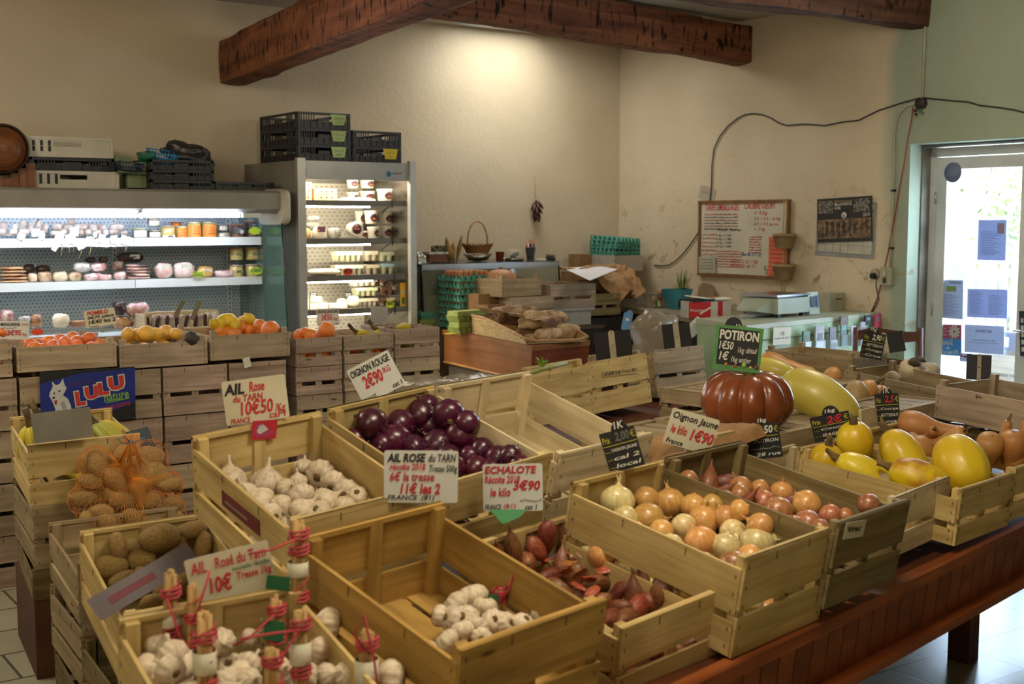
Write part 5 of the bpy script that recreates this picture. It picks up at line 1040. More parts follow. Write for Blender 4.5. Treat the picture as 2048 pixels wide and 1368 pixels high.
flag('orange star card at the left end of the fourth fridge shelf', cx(75), cy(1232), .87, 14, 20, M_ORS, 'IS', INK, 12); flag('yellow star card at the left end of the third fridge shelf', cx(62), cy(920), .86, 8, 18, M_YLS, None, None, 12)
flag('small black price flag over the low white boxes', cx(163), cy(1100), .7, 17, 12, M_CHALK, 'Tomme|fermier', M_CHK, name='price_flag'); flag('small black and white price flag over the round cheese', cx(470), cy(1103), .62, 16, 12, M_CHALK, 'Frais|ferme', M_CHK, name='price_flag')
M_SAUS = mat('floured_sausage', 'b9aca0', .85, '8e7c70', 16, .4, 60, lo=.35, hi=.6, rnd=.1); M_TWINE = mat('twine', 'b49a66', .8); M_TAGC = mat('tag_card', 'd9e0e0', .6, 'cdd6d8', 5)
def gx(v): return v / 5.26
def gy(v): return 380 + v / 5.26
Z1 = 1.585; Z2 = 1.325; Z3 = 1.0
SA = [(30,375,75,90,0),(30,440,80,70,0),(95,470,70,40,0),(160,385,58,60,0),(140,440,90,70,0),(235,365,62,110,0),(250,440,110,70,0),(320,385,62,130,0),(400,370,66,130,0),(470,405,62,110,0),(420,450,100,60,1),(565,455,70,60,0),(603,390,95,90,1),(665,440,70,60,0),(703,395,95,75,1),(755,335,92,68,1),(800,390,70,60,1),(845,448,70,60,0),(870,388,90,75,1),(920,445,80,66,0),(975,395,90,86,1),(1025,445,70,60,0),(1065,390,100,70,1),(1110,445,60,60,0),(1190,442,90,66,1),(1228,392,155,80,2),(1300,450,80,50,1)]
TG = {2: None, 4: (225, 490, 80, 70, 0), 8: (375, 450, 90, 80, 0), 10: (440, 490, 60, 70, 0), 11: (590, 590, 50, 110, 0), 12: (625, 490, 90, 100, 140), 13: (690, 555, 50, 60, 50), 14: (742, 510, 110, 100, 90), 15: (782, 440, 100, 90, 0), 17: (845, 575, 80, 100, 90), 18: (940, 540, 60, 100, 90), 19: (1000, 470, 36, 60, 0), 21: (1068, 510, 70, 90, 60), 22: (1108, 560, 70, 80, 0), 24: (1200, 520, 80, 80, 50), 25: (1320, 530, 110, 90, 60)}
for i, (x, y, w_, h_, kd) in enumerate(SA):
 q = pb(gx(x), gy(y), .5); wd, hg = dpx(q, w_ / 5.26), dpx(q, h_ / 5.26); t = thing('dry_sausage', 'floury dry sausage on the left part of the top fridge shelf' if i not in TG else 'floury dry sausage with a white paper tag on the top fridge shelf', 'sausage', q, RZ, 'untagged dry sausages' if i not in TG else 'tagged dry sausages')
 b = MB(); n = 9; r = min(wd, hg) / 2; ln = max(wd, hg) / 2
 b.lathe([(max(.1, math.cos(-PI / 2 + PI * k / n) ** .6) * r, math.sin(-PI / 2 + PI * k / n) * ln) for k in range(n + 1)], 16, nz=.12, nsc=22, seed=i, M=Euler((.5 if kd == 0 else (.2 if kd == 2 else .9), (PI / 2 if wd > hg else 0), .2)).to_matrix()); b.build('casing', M_SAUS, t)
 tg = TG.get(i)
 if tg:
  p = pb(gx(tg[0]), gy(tg[1]), .625) - q; l = Matrix.Rotation(-TH, 3, 'Z') @ p; b = MB(); b.box(l, (dpx(q, tg[2] / 5.26), .002, dpx(q, tg[3] / 5.26)), (.1, random.uniform(-.6, .6), random.uniform(-.3, .3))); b.build('paper_tag', M_TAGC, t)
  b = MB(); e = l + Vector((random.uniform(-.02, .03), 0, -.03 - tg[4] * .0006)); b.tube([(0, -r, -r * .5), l + Vector((0, .006, 0)), l + Vector((.004, .006, -.03)), (l + e) / 2 + Vector((.012, 0, 0)), e], .0018, 5); b.build('twine', M_TWINE, t)
M_JG = mat('jar_glass_contents', 'b7a86a', .2, 'a39252', 14, coat=.6); M_JGR = mat('jar_dark_contents', '6d6f5c', .2, '55574a', 14, coat=.6); M_JO = mat('orange_jar_label', 'dc7f22', .5, 'cf7018', 12); M_JB = mat('brown_crumbly_jar', '8a5c34', .3, '5c3a20', 60, coat=.5); M_LIDY = mat('pale_metal_lid', 'bcb694', .35, 'a8a280', metal=.5); M_LIDR = mat('orange_rubber_seal', 'c05a30', .5); M_GLS = mat('jar_glass_lid', 'c4c8b8', .1, alpha=.6)
def jar(label, x, y0, y1, w_, b_, z, body, lid, lab=None, group=None, wire=False, s=5.7, ox=260, oy=400, badge=None):
 q = pb(ox + x / s, oy + (y0 + y1) / 2 / s, b_); wd, hg = dpx(q, w_ / s), dpx(q, (y1 - y0) / s); t = thing('jar', label, 'jar', Vector((q.x, q.y, z)), RZ, group); r = wd / 2
 b = MB(); b.lathe([(r * .9, 0), (r * .96, hg * .04), (r, hg * .12), (r, hg * .8), (r * .93, hg * .86)], 20); b.build('jar_body', body, t)
 b = MB()
 if wire: b.lathe([(r * .98, hg * .86), (r * 1.02, hg * .88), (r * .98, hg * .90)], 20); b.build('rubber_seal', M_LIDR, t); b = MB(); b.lathe([(r * .98, hg * .90), (r * .98, hg * .96), (r * .8, hg)], 20); b.build('lid', M_GLS, t); b = MB(); b.tube([(-r * 1.05, 0, hg * .75), (-r * 1.1, 0, hg * .95), (0, 0, hg * 1.01), (r * 1.1, 0, hg * .95), (r * 1.05, 0, hg * .7)], .0016, 5); b.build('wire_clip', STEEL, t)
 else: b.lathe([(r * .95, hg * .86), (r * 1.02, hg * .87), (r * 1.02, hg * .97), (r * .95, hg)], 20); b.build('lid', lid, t)
 if lab:
  b = MB(); b.grid(lambda u, v: (math.sin((u - .5) * 2.2) * r * 1.02, -math.cos((u - .5) * 2.2) * r * 1.02, hg * (lab[1] + (lab[2] - lab[1]) * v)), 10, 1); lo = b.build('label', lab[0], t)
  b = MB()
  for k in range(3): b.box((0, -r * 1.035, hg * (lab[1] + (lab[2] - lab[1]) * (.25 + .24 * k))), (wd * (.5 - .1 * k), .001, hg * .03))
  b.build('label_print', INK if lab[0] is not MATS.get('dark_label') else M_CHK, lo)
 if badge:
  b = MB(); b.lathe([(r * .22, 0), (r * .34, 0), (r * .34, .002), (r * .22, .002)], 18, M=Matrix.Rotation(PI / 2, 3, 'X'), c=(r * .35, -r * 1.0, hg * .4)); b.build('round_badge', M_CHK, t)
 return t
DL = mat('dark_label', '2a2a2c', .5)
jar('low jar with a white and green label, leftmost jar on the top shelf', 105, 290, 405, 160, .48, Z1, M_JGR, M_LIDY, (PAPER, .12, .78)); jar('small jar stacked on another, with a white label, near the left of the jars', 265, 212, 305, 130, .46, Z1 + .072, M_JGR, M_LIDY, (PAPER, .15, .75)); jar('small jar with a white label at the bottom of the pair', 277, 318, 408, 148, .46, Z1, M_JGR, M_LIDY, (PAPER, .15, .75))
jar('clip top jar of pale pate beside the first orange jar', 432, 262, 405, 155, .5, Z1, M_JG, None, (PAPER, .06, .22), wire=True); jar('reddish lidded jar behind the clip top jar', 525, 212, 300, 130, .36, Z1 + .05, M_JO, mat('red_lid', '8c3a2c', .5), None); jar('shorter jar with an orange label', 582, 270, 405, 130, .48, Z1, M_JG, M_LIDY, (M_JO, .02, .84))
jar('tall jar with an orange label, left one of the tall pair', 730, 215, 400, 155, .5, Z1, M_JG, M_LIDY, (M_JO, .08, .78)); jar('tall jar with an orange label, right one of the tall pair', 900, 212, 398, 165, .5, Z1, M_JG, M_LIDY, (M_JO, .08, .78))
jar('tiny cream jar stacked on top beside the dark labelled jar', 1060, 268, 330, 105, .48, Z1 + .046, M_JG, M_LIDY, (PAPER, .1, .8)); jar('tiny cream jar with a red ring label at the bottom', 1066, 338, 395, 130, .48, Z1, M_JG, M_LIDY, (PAPER, .1, .8)); jar('clip top jar with a black label and round badge', 1220, 235, 395, 150, .48, Z1, M_JB, None, (DL, .25, .75), wire=True, badge=1); jar('tall clip top jar of brown crumbly filling with a black label', 1385, 190, 390, 155, .44, Z1, M_JB, None, (DL, .35, .85), wire=True, badge=1)
for lab, x, y0, y1, z in (('clip top jar, upper left of the four on the middle shelf', 1212, 565, 708, Z2 + .112), ('clip top jar, upper right of the four on the middle shelf', 1393, 562, 705, Z2 + .112), ('clip top jar, lower left of the four on the middle shelf', 1212, 722, 858, Z2), ('clip top jar, lower right of the four on the middle shelf', 1393, 715, 855, Z2)): jar(lab, x, y0, y1, 150, .5, z, M_JG, None, (mat('straw_label', 'a8a468', .6), .3, .6), wire=True)
M_GRS = mat('green_fluo_card', 'bcd83a', .6, 'a8c82c')
flag('green yellow star card standing in front of the black labelled jars', 260 + 1425 / 5.7, 400 + 352 / 5.7, .63, 30, 17, M_GRS, None, None, 12, 'price_star'); flag('green yellow star card in front of the four clip top jars', 260 + 1437 / 5.7, 400 + 810 / 5.7, .63, 31, 17, M_GRS, 'LE GRAND', GINK, 12); flag('green star card reading POULET FERMIER among the packed chickens', 260 + 780 / 5.7, 400 + 848 / 5.7, .63, 30, 14, M_GRS, 'POULET|FERMIER', INK, 12)
flag('orange star card between the mandarin tray and the fridge', 75, 664, .98, 27, 15, M_ORS, None, None, 12)
M_MEAT = mat('cured_meat_pack', '9c6058', .2, 'cdbcb6', 20, .9, 45, coat=.8, lo=.4, hi=.6); M_HAM = mat('pink_ham_pack', 'b98278', .2, 'dccfca', 18, .9, 45, coat=.8); M_BAC = mat('streaky_bacon_pack', 'c9a898', .2, '3c2a26', 6, .5, 30, coat=.8, aniso=(1, 1, 6), lo=.45, hi=.55); M_SLI = mat('sliced_sausage_pack', 'c9a070', .2, '8c5c3c', 9, .5, 30, coat=.8, aniso=(1, 1, 4)); M_CHK2 = mat('packed_chicken', 'c9a090', .2, 'e0d4cc', 14, .8, 35, coat=.8); M_DRK = mat('dark_dried_meat', '4a2e28', .4, '2e1c18', 9, .4, 20, coat=.4)  # pale tone in meat, ham and chicken paints reflections of the film
def g1(name, label, cat, x0, x1, y0, y1, m, b_=.5, z=Z2, s=5.26, ox=0, oy=380, grp=None, **kw): return blob(name, label, cat, ox + x0 / s, ox + x1 / s, oy + y0 / s, oy + y1 / s, b_, z, m, grp, **kw)
for k in range(5): g1('sliced_meat_pack', 'flat vacuum pack of sliced sausage in the pile at the left of the middle shelf', 'meat pack', 0 + 15 * (k % 2), 300 - 12 * k, 965 - 33 * k, 1000 - 33 * k, M_SLI, .5 - .01 * k, Z2 + .0195 * k, grp='sliced sausage packs', seed=k, dp=.2, nz=.1)
for i, (x0, x1, y0, y1) in enumerate(((292, 392, 880, 975), (400, 545, 860, 970), (550, 715, 865, 970), (722, 865, 860, 960))): g1('wrapped_sausage', 'round sausage in a clear bag, %s of four on the middle shelf' % ['leftmost', 'second from the left', 'third from the left', 'rightmost'][i], 'sausage', x0, x1, y0, y1, mat('bagged_sausage', 'c6b290', .25, '8a6a48', 10, .5, 30, coat=.7, lo=.4, hi=.55), .5, seed=i + 3)
g1('dark_meat_pack', 'dark brown wrapped meat at the back of the middle shelf, left piece', 'meat pack', 245, 360, 745, 860, M_DRK, .34, Z2 + .04, seed=1); g1('dark_meat_pack', 'dark brown wrapped meat at the back of the middle shelf, right piece', 'meat pack', 375, 530, 765, 860, M_DRK, .34, Z2 + .04, seed=2)
for i, (x0, x1, y0, y1, m, nm) in enumerate(((780, 960, 800, 900, M_FILM, 'crinkled clear pack with a white label in the middle of the shelf'), (880, 1080, 870, 950, M_MEAT, 'dark red vacuum pack below the crinkled clear one'), (1010, 1180, 880, 945, M_HAM, 'pink vacuum pack lying flat in the middle of the shelf'), (960, 1120, 790, 880, M_MEAT, 'red brown vacuum pack behind the flat pink one'), (1180, 1310, 755, 855, M_HAM, 'round pink ham piece standing behind'), (1200, 1335, 855, 945, M_HAM, 'round pink ham piece lying in front'), (900, 1010, 700, 760, M_DRK, 'dark dried meat strip under the tags'), (1040, 1140, 725, 790, M_DRK, 'dark dried meat lump under the tags'), (1240, 1500, 660, 760, M_DRK, 'dark smoked meat pack with a white label at the back'))): g1('meat_pack', nm, 'meat pack', x0, x1, y0, y1, m, .5 if y1 > 860 else .36, Z2 if y1 > 900 else Z2 + .055 + (.05 if y1 < 800 else 0), seed=i, nz=.22, lab=(.1, .6, .4, .5) if i in (0, 8) else None)
for k in range(5): g1('bacon_slab', 'slab of streaky bacon in the pile of vacuum packs on the middle shelf', 'bacon', 1330, 1575 - 4 * k, 900 - 32 * k, 940 - 32 * k, M_BAC, .5, Z2 + .0195 * k, grp='bacon slabs', seed=k + 1, dp=.2, nz=.14)
for x0, x1, y0, y1, nm in ((280, 488, 710, 888, 'packed chicken with a white label, left of the two'), (490, 735, 705, 885, 'packed chicken with a white label, right of the two')): g1('packed_chicken', nm, 'chicken', x0, x1, y0, y1, M_CHK2, .48, s=5.7, ox=260, oy=400, seed=x0, nz=.12, lab=(0, .68, .5, .5))
g1('yellow_pack', 'yellowish packed poultry piece behind the green star card', 'meat pack', 765, 955, 745, 870, mat('yellow_poultry', 'd0a660', .25, 'b88c48', 8, coat=.7), .46, s=5.7, ox=260, oy=400, seed=3, lab=(.05, .6, .5, .4)); g1('meat_pack', 'small pink and white pack beside the clip top jars', 'meat pack', 965, 1210, 785, 868, M_HAM, .5, s=5.7, ox=260, oy=400, seed=4, nz=.25)
for i, (x0, x1, y0, y1, m) in enumerate(((0, 28, 620, 652, M_MEAT), (36, 62, 632, 655, M_FILM), (62, 84, 628, 655, M_SLI), (105, 138, 628, 655, M_CHW), (140, 172, 640, 655, M_SLI), (225, 252, 600, 630, M_DRK), (250, 300, 605, 632, M_HAM), (226, 262, 632, 658, M_SLI), (262, 296, 634, 660, M_MEAT), (300, 345, 622, 640, M_HAM))):
 blob('meat_pack', ['red meat pack cut by the left edge on the lowest fridge deck', 'clear crinkled pack behind the mandarin price card', 'stack of sliced meat behind the orange star card', 'tall clear dome pack behind the mandarins', 'low brown pack left of the pomelo price card', 'dark pile of packs right of the pomelo price card', 'pinkish crinkled pack on the lowest deck', 'brown pack at the pomelo card', 'reddish pack left of the wooden sausage box', 'row of pink packs behind the wooden sausage box'][i], 'meat pack', x0, x1, y0, y1, .8, None, m, None, i, nz=.2)
SBX = thing('sausage_box', 'open wooden box of small dry sausages standing behind the pomelos', 'box', pb(365, 664, 1.0), RZ); q = SBX.location; wd = dpx(q, 150); b = MB()
for sx in (-1, 1): b.box((sx * wd / 2, .1, dpx(q, 18)), (.012, .22, dpx(q, 40)))
b.box((0, 0, dpx(q, 4)), (wd, .012, dpx(q, 10))); b.box((0, .2, dpx(q, 18)), (wd, .012, dpx(q, 40))); b.box((0, .1, .004), (wd, .2, .008)); b.box((0, .0, dpx(q, 40)), (wd, .02, .012)); b.build('wooden_frame', W_PALE, SBX)
for i in range(14):
 b = MB(); b.tube([(0, 0, -.045), (0, 0, -.03), (0, 0, .03), (0, 0, .045)], [.006, .013, .013, .005], 8); o = b.build('small_sausage', M_SAUS if i % 2 else M_DRK, None, loc=q + Vector((math.cos(TH), math.sin(TH), 0)) * ((i - 6.5) / 14 * wd * .92) + E2 * .05 + Vector((0, 0, .06)), rot=(.3, .1 * (i % 3 - 1), TH)); tag(o, 'small dry sausage standing in the wooden box', 'sausage', 'small sausages in the wooden box')
PB = mat('black_crate_plastic', '23262b', .45, '1b1d22', 6, rnd=.15); PW = mat('white_crate_plastic', 'b6b2a2', .4, 'a6a292', 6); PGN = mat('green_punnet_plastic', '74855c', .5, '62734c', 8, rnd=.15); PBL = mat('blue_punnet_plastic', '2f86c0', .4, '2674aa', 6); PGR = mat('green_basket_plastic', '1f7a58', .4)
def pcrate(label, loc, W, D, H, m, yaw=35, group=None, open_=True, solid=False, cat='crate', name='plastic_crate', lab=None):
 t = thing(name, label, cat, loc, (0, 0, math.radians(yaw)), group); k = (W, D, H, m.name, solid)
 if k not in CM:
  def wall(L_):
   b = MB(); T = .004
   b.box((0, 0, H - .008), (L_, .014, .016)); b.box((0, 0, .008), (L_, .008, .016))
   if solid:
    hx = L_ * .15; h0, h1 = H * .52, H * .78
    b.box((0, 0, h0 / 2), (L_, T, h0)); b.box((0, 0, (h1 + H) / 2), (L_, T, H - h1)); b.box((-(L_ / 2 + hx) / 2, 0, (h0 + h1) / 2), (L_ / 2 - hx, T, h1 - h0)); b.box(((L_ / 2 + hx) / 2, 0, (h0 + h1) / 2), (L_ / 2 - hx, T, h1 - h0))
    for i in range(3):
     for j in range(2): b.box((-L_ * .36 + i * .045, -.003, H * (.4 + .28 * j)), (.016, .003, .03), mi=1)
   else:
    b.box((0, 0, H * .26), (L_, T, H * .36))
    for cx_ in (-.3, .3):
     for i in range(6): b.box((L_ * cx_ + (i - 2.5) * .018, 0, H * .65), (.007, T, H * .5))
    for cx_, w_ in ((-.47, .06), (0, .22), (.47, .06)):
     b.box((L_ * cx_, 0, H * (.65 if cx_ else .56)), (L_ * w_, T, H * (.5 if cx_ else .2)))
    for i in range(9): b.box(((i - 4) * L_ / 8.2, -.005, H * .22), (.006, .008, H * .34))
   for sx in (-1, 1): b.box((sx * (L_ / 2 - .008), 0, H / 2), (.016, .014, H))
   return b.mesh('crate_wall', [m, BLK])
  f = MB(); f.box((0, 0, .004), (W - .01, D - .01, .006)); CM[k] = (wall(W), wall(D), f.mesh('crate_floor', m))
 w1, w2, fl = CM[k]
 obj('crate_wall', w1, t, (0, -D / 2, 0)); obj('crate_wall', w1, t, (0, D / 2, 0), (0, 0, PI)); obj('crate_wall', w2, t, (-W / 2, 0, 0), (0, 0, -PI / 2)); obj('crate_wall', w2, t, (W / 2, 0, 0), (0, 0, PI / 2)); obj('crate_floor', fl, t)
 if lab:
  b = MB(); x = W * .27; wt = .058; b.v = [Vector(v) for v in ((x - wt, -D / 2 - .012, H * .92), (x + wt, -D / 2 - .012, H * .92), (x + wt * .72, -D / 2 - .012, H * .25), (x - wt * .72, -D / 2 - .012, H * .25))]; b.face([3, 2, 1, 0]); b.v += [v + Vector((0, .002, 0)) for v in b.v[:4]]; b.face([4, 5, 6, 7]); o = b.build('tag', lab, t)
  s_ = MB(); squiggle(s_, -.03, .03, 0, .018, seed=3); squiggle(s_, -.025, .02, -.025, .016, seed=4); so = s_.build('handwriting', INK, o); so.rotation_euler = (PI / 2, 0, 0); so.location = (x, -D / 2 - .013, H * .62)
 return t
TY = mat('yellow_tag', 'd2bc2c', .6); TG_ = mat('pale_green_tag', 'a9c07c', .6)
for j, nm in enumerate(('bottom', 'middle', 'top')): pcrate('green tagged black plastic crate on the tall fridge, %s of the left three' % nm, R(3.175, .45, 2.09 + j * .107), .385, .58, .105, PB, 35, lab=TG_)
for j, nm in enumerate(('bottom', 'top')): pcrate('black plastic crate on the tall fridge, %s of the right stack of two' % nm, R(2.775, .46, 2.09 + j * .107), .37, .56, .105, PB, 35, lab=TY if j == 0 else None)
zc = 1.887
pcrate('white plastic crate with handle hole, lowest of the left stack on the long fridge', R(4.79, .45, zc), .535, .38, .105, PW, 35, solid=True); pcrate('black plastic crate between the two white ones', R(4.80, .45, zc + .108), .50, .38, .075, PB, 36); pcrate('white plastic crate with handle hole, top of the left stack on the long fridge', R(4.815, .45, zc + .186), .535, .38, .12, PW, 33, solid=True)
for j, nm in enumerate(('lowest', 'middle', 'top')): pcrate('black plastic crate, %s of the stack under the black bag' % nm, R(4.13, .48, zc + j * .063), .41, .38, .061, PB, 35)
pcrate('low black plastic crate lying alone at the right end of the long fridge', R(3.71, .48, zc), .40, .38, .058, PB, 35)
for k in range(6):
 o = gbox('punnet', 'pale green plastic punnet in the nested pile between the crates', 'punnet', 255, 297, 335 + k * 8, 347 + k * 8, .62, zc + .012 + (5 - k) * .024, .09, PGN, 'nested green punnets');
for k in range(3): gbox('punnet', 'pale green punnet leaning on the pile, behind the blue wire punnet', 'punnet', 230 + k * 4, 264 + k * 3, 305 + k * 10, 317 + k * 10, .66, zc + .16 - k * .03, .09, PGN, 'leaning green punnets')
def basket_wire(label, p, wd, dp, hg, m, rot, name='plastic_basket'):
 t = thing(name, label, 'basket', p, rot); b = MB()
 for z in (0, .5, 1):
  k = .82 + .18 * z; pts = [(sx * wd / 2 * k, sy * dp / 2 * k, z * hg) for sx, sy in ((-1, -1), (1, -1), (1, 1), (-1, 1))]; b.tube(pts, .004, 5, closed=True)
 for i in range(9):
  u = (i - 4) / 4
  for sy in (-1, 1): b.tube([(u * wd / 2 * .82, sy * dp / 2 * .82, 0), (u * wd / 2, sy * dp / 2, hg)], .003, 5)
 for i in range(5):
  u = (i - 2) / 2
  for sx in (-1, 1): b.tube([(sx * wd / 2 * .82, u * dp / 2 * .82, 0), (sx * wd / 2, u * dp / 2, hg)], .003, 5)
 for i in range(7): b.tube([((i - 3) / 3 * wd / 2 * .8, -dp / 2 * .8, 0), ((i - 3) / 3 * wd / 2 * .8, dp / 2 * .8, 0)], .003, 5)
 b.build('mesh_body', m, t); return t
q = pb(322, 318, .55); basket_wire('bright blue open mesh basket lying on the black crates beside the bag', q + Vector((0, 0, -.01)), .17, .12, .055, PBL, (.3, .1, TH)); q = pb(294, 318, .6); basket_wire('green mesh basket peeping out left of the bright blue one', q + Vector((0, 0, -.01)), .08, .1, .05, PGR, (.1, -.2, TH)); q = pb(258, 337, .7); basket_wire('dark blue wire basket on the green punnets', q + Vector((0, 0, -.01)), .15, .1, .045, mat('navy_plastic', '20264a', .4), (0, .1, TH))
def bag(label, p, wd, dp, hg, m, rot, seed, name='plastic_bag', cat='bag'):
 b = MB(); n = 14; b.lathe([(max(.03, math.cos(-PI / 2 + PI * i / n) ** .6), math.sin(-PI / 2 + PI * i / n)) for i in range(n + 1)], 34, nz=.3, nsc=1.6, seed=seed)
 for v in b.v:
  f_ = noise.noise(v * 4 + Vector((seed, 0, 0))) * .10 + noise.noise(v * 9 + Vector((seed, 3, 0))) * .04; v *= 1 + f_; v.x *= wd / 2; v.y *= dp / 2; v.z = max(0, (v.z + .8)) * hg / 1.8
 o = b.build(name, m, None, loc=p, rot=rot); tag(o, label, cat); return o
q = pb(372, 322, .45); bag('crumpled black plastic bag lying on the stack of black crates', q + Vector((0, 0, -.03)), .30, .28, .14, mat('black_bag', '2c2a2b', .35, '1e1d1e', 9, .5, 20), (0, .18, TH), 4)
bw = wood('barrel_oak', '7a4c2c', '5a3419', '331a0b', .4, .03); q = pb(2, 300, .55); r = dpx(q, 96) / 2; t = thing('barrel', 'small varnished wooden barrel on a carved stand, cut by the left edge of the photo', 'barrel', q, (0, 0, TH - .15)); MX = Matrix.Rotation(PI / 2, 3, 'X')
b = MB(); b.lathe([(r * .93, -.15), (r, -.08), (r * 1.05, 0), (r, .08), (r * .93, .15)], 36, M=MX, cap=False); b.build('staves', bw, t); b = MB(); b.lathe([(.001, 0), (r * .9, 0), (r * .9, .012), (.001, .012)], 36, M=MX, c=(0, -.13, 0)); b.lathe([(.001, 0), (r * .9, 0), (r * .9, .012), (.001, .012)], 36, M=MX, c=(0, .13, 0)); b.build('barrel_head', bw, t)
for y in (-.142, .142, -.07, .07): b = MB(); b.lathe([(r * .95, -.012), (r * 1.02, -.012), (r * 1.02, .012), (r * .95, .012)], 36, M=MX, c=(0, y, 0), cap=False); b.build('hoop', mat('dark_hoop', '3a2418', .4, metal=.5), t)
b = MB(); zb = q.z - zc
for y in (0,):
 for k in range(8): u = k / 7; b.box(((u - .5) * 2 * .15, y, -zb + .02 + abs(u - .5) * .11), (.05, .2, .04 + abs(u - .5) * .2))
b.build('cradle', bw, t)
q = pb(540, 352, .3); b = MB(); b.tube([q + Vector((-.10, 0, -.08)), q + Vector((-.05, 0, -.02)), q + Vector((.0, 0, .0)), q + Vector((.03, 0, -.02))], .006, 6); o = b.build('clear_hose', mat('clear_hose', 'a39c86', .3), None); tag(o, 'pale hose sticking out behind the left side of the tall fridge', 'hose')
# ================================================================ till corner: deli case, desk, worktop, green counter
def prism(name, pts, z0, z1, m, parent=None):
 b = MB(); n = len(pts); b.v = [Vector((p[0], p[1], z1)) for p in pts] + [Vector((p[0], p[1], z0)) for p in pts]
 b.face(list(range(n)), [(p[0], p[1]) for p in pts]); b.face([n + i for i in range(n)][::-1])
 for i in range(n):
  j = (i + 1) % n; L_ = (Vector(pts[j][:2]) - Vector(pts[i][:2])).length; b.face([i, n + i, n + j, j], [(0, z1), (0, z0), (L_, z0), (L_, z1)])
 return b.build(name, m, parent)
def rthing(name, label, cat, a, b, z, rot=RZ, group=None): return thing(name, label, cat, R(a, b, z), rot, group)
def part(par, name, m, *boxes):
 b = MB()
 for q in boxes: b.box(q[:3], q[3:6], q[6] if len(q) > 6 else None)
 return b.build(name, m, par)
ALU = mat('brushed_aluminium', '8f8d88', .3, '7c7a75', 4, metal=.8); DKG = mat('dark_green_edge', '12201a', .3)
DB = .72; da0, da1 = 1.20, 2.42; dm = (da0 + da1) / 2; dw = da1 - da0
dc = rthing('deli_case', 'glass fronted deli counter with an aluminium top rail, cluttered with baskets', 'counter', dm, .4, 0)
def dl(b): return .4 - b
part(dc, 'cabinet_base', mat('cream_cabinet', '9d9274', .6, '8a7f62', 5), (0, dl(.4), .47, dw, .6, .9)); part(dc, 'glass_top', mat('dark_glass_top', '34352f', .15), (0, dl(.38), 1.385, dw, .68, .008)); part(dc, 'top_rail', ALU, (0, dl(DB), 1.37, dw, .03, .03), (0, dl(DB) + .003, 1.35, dw, .012, .014))
part(dc, 'front_glass', mat('smoky_glass', '9fa892', .03, '9fa892', alpha=.22), (0, dl(DB + .02), 1.13, dw, .006, .42, (-.08, 0, 0)))
for sx in (-1, 1): part(dc, 'side_glass', MATS['smoky_glass'], (sx * dw / 2, dl(.4), 1.15, .006, .6, .44)); part(dc, 'glass_edge', DKG, (sx * dw / 2, dl(DB + .02), 1.15, .008, .012, .44, (-.08, 0, 0)))
part(dc, 'back_wall', MATS['cream_cabinet'], (0, dl(.08), 1.15, dw, .02, .46))
tag(part(None, 'black_tray', mat('black_plastic', '1d1e20', .4), (0, 0, .03, .42, .3, .06)), 'black tray inside the glass deli case on the left', 'tray').location = R(2.2, .5, 1.16)
tag(part(None, 'storage_box', MATS['black_plastic'], (0, 0, .045, .08, .08, .09)), 'small square black box standing in the deli case', 'box').location = R(2.17, .35, 1.22)
bpy.data.objects['black_tray'].rotation_euler = RZ; bpy.data.objects['storage_box'].rotation_euler = RZ
q = pb(868, 592, .6); blob('dark_bread', 'dark rounded loaf at the left end of the deli case', 'bread', 846, 862, 575, 592, .6, None, M_DRK, None, 3)
ZD = 1.39
def on(x, b_, z=ZD): q = pb(x, 500, b_); return Vector((q.x, q.y, z))
FOIL = mat('crumpled_foil', 'b8b4a8', .25, '8f8b80', 14, .9, 40, metal=.9)
t = thing('baking_dish', 'brown baking dish with crinkled foil rim, left end of the deli case', 'dish', on(868, .5), RZ); part(t, 'dish', mat('terracotta', '7a4a30', .7, '683d26', 9), (0, 0, .035, .15, .12, .06)); part(t, 'foil_rim', FOIL, (0, 0, .07, .165, .135, .014)); b = MB(); b.tube([(-.19, 0, .08), (-.16, 0, .13), (-.08, 0, .145), (0, 0, .11), (.04, 0, .07)], .003, 5); b.build('wire_handle', MATS['straw_label'], t)
q = on(838, .52); crumple('crinkled ball of foil beside the tall fridge on the deli case', 'foil_ball', 'foil', q, .08, .1, .11, FOIL, 4, amp=.5)
t = thing('speckled_box', 'grey speckled box behind the baking dish', 'box', on(886, .35), RZ); part(t, 'box_body', mat('speckled_granite', '7a7468', .6, '4a4238', 90, lo=.45, hi=.55), (0, 0, .06, .15, .1, .12))
for k, (dx, h_, an) in enumerate(((-.03, .19, -.15), (0, .16, .05), (.03, .21, .25), (.0, .15, -.3))):
 b = MB(); b.lathe([(.004, 0), (.02, h_ * .5), (.014, h_ * .8), (.002, h_)], 8, M=Euler((0, an, 0)).to_matrix(), nz=.2, nsc=20, seed=k); o = b.build('bread_bag', mat('dry_maize_leaf', 'a5824c', .7, '83602f', 20, rnd=.15), None, loc=on(906, .45) + E1 * dx, rot=RZ); tag(o, 'dry brown pointed leaf standing in the bunch left of the handled basket', 'dried leaf', 'dry leaves by the basket')
M_WICK = mat('dark_wicker', '9a6a32', .65, '6b4520', 60, .5, 90); M_WICL = mat('pale_wicker', 'cdb27a', .6, 'a88c54', 60, .5, 90); M_GAP = mat('wicker_shadow_gap', '5a4424', .8)
t = thing('wicker_basket', 'brown wicker basket with a tall arched handle on the deli case', 'basket', on(955, .42, ZD + .055), RZ); b = MB(); rx = .115
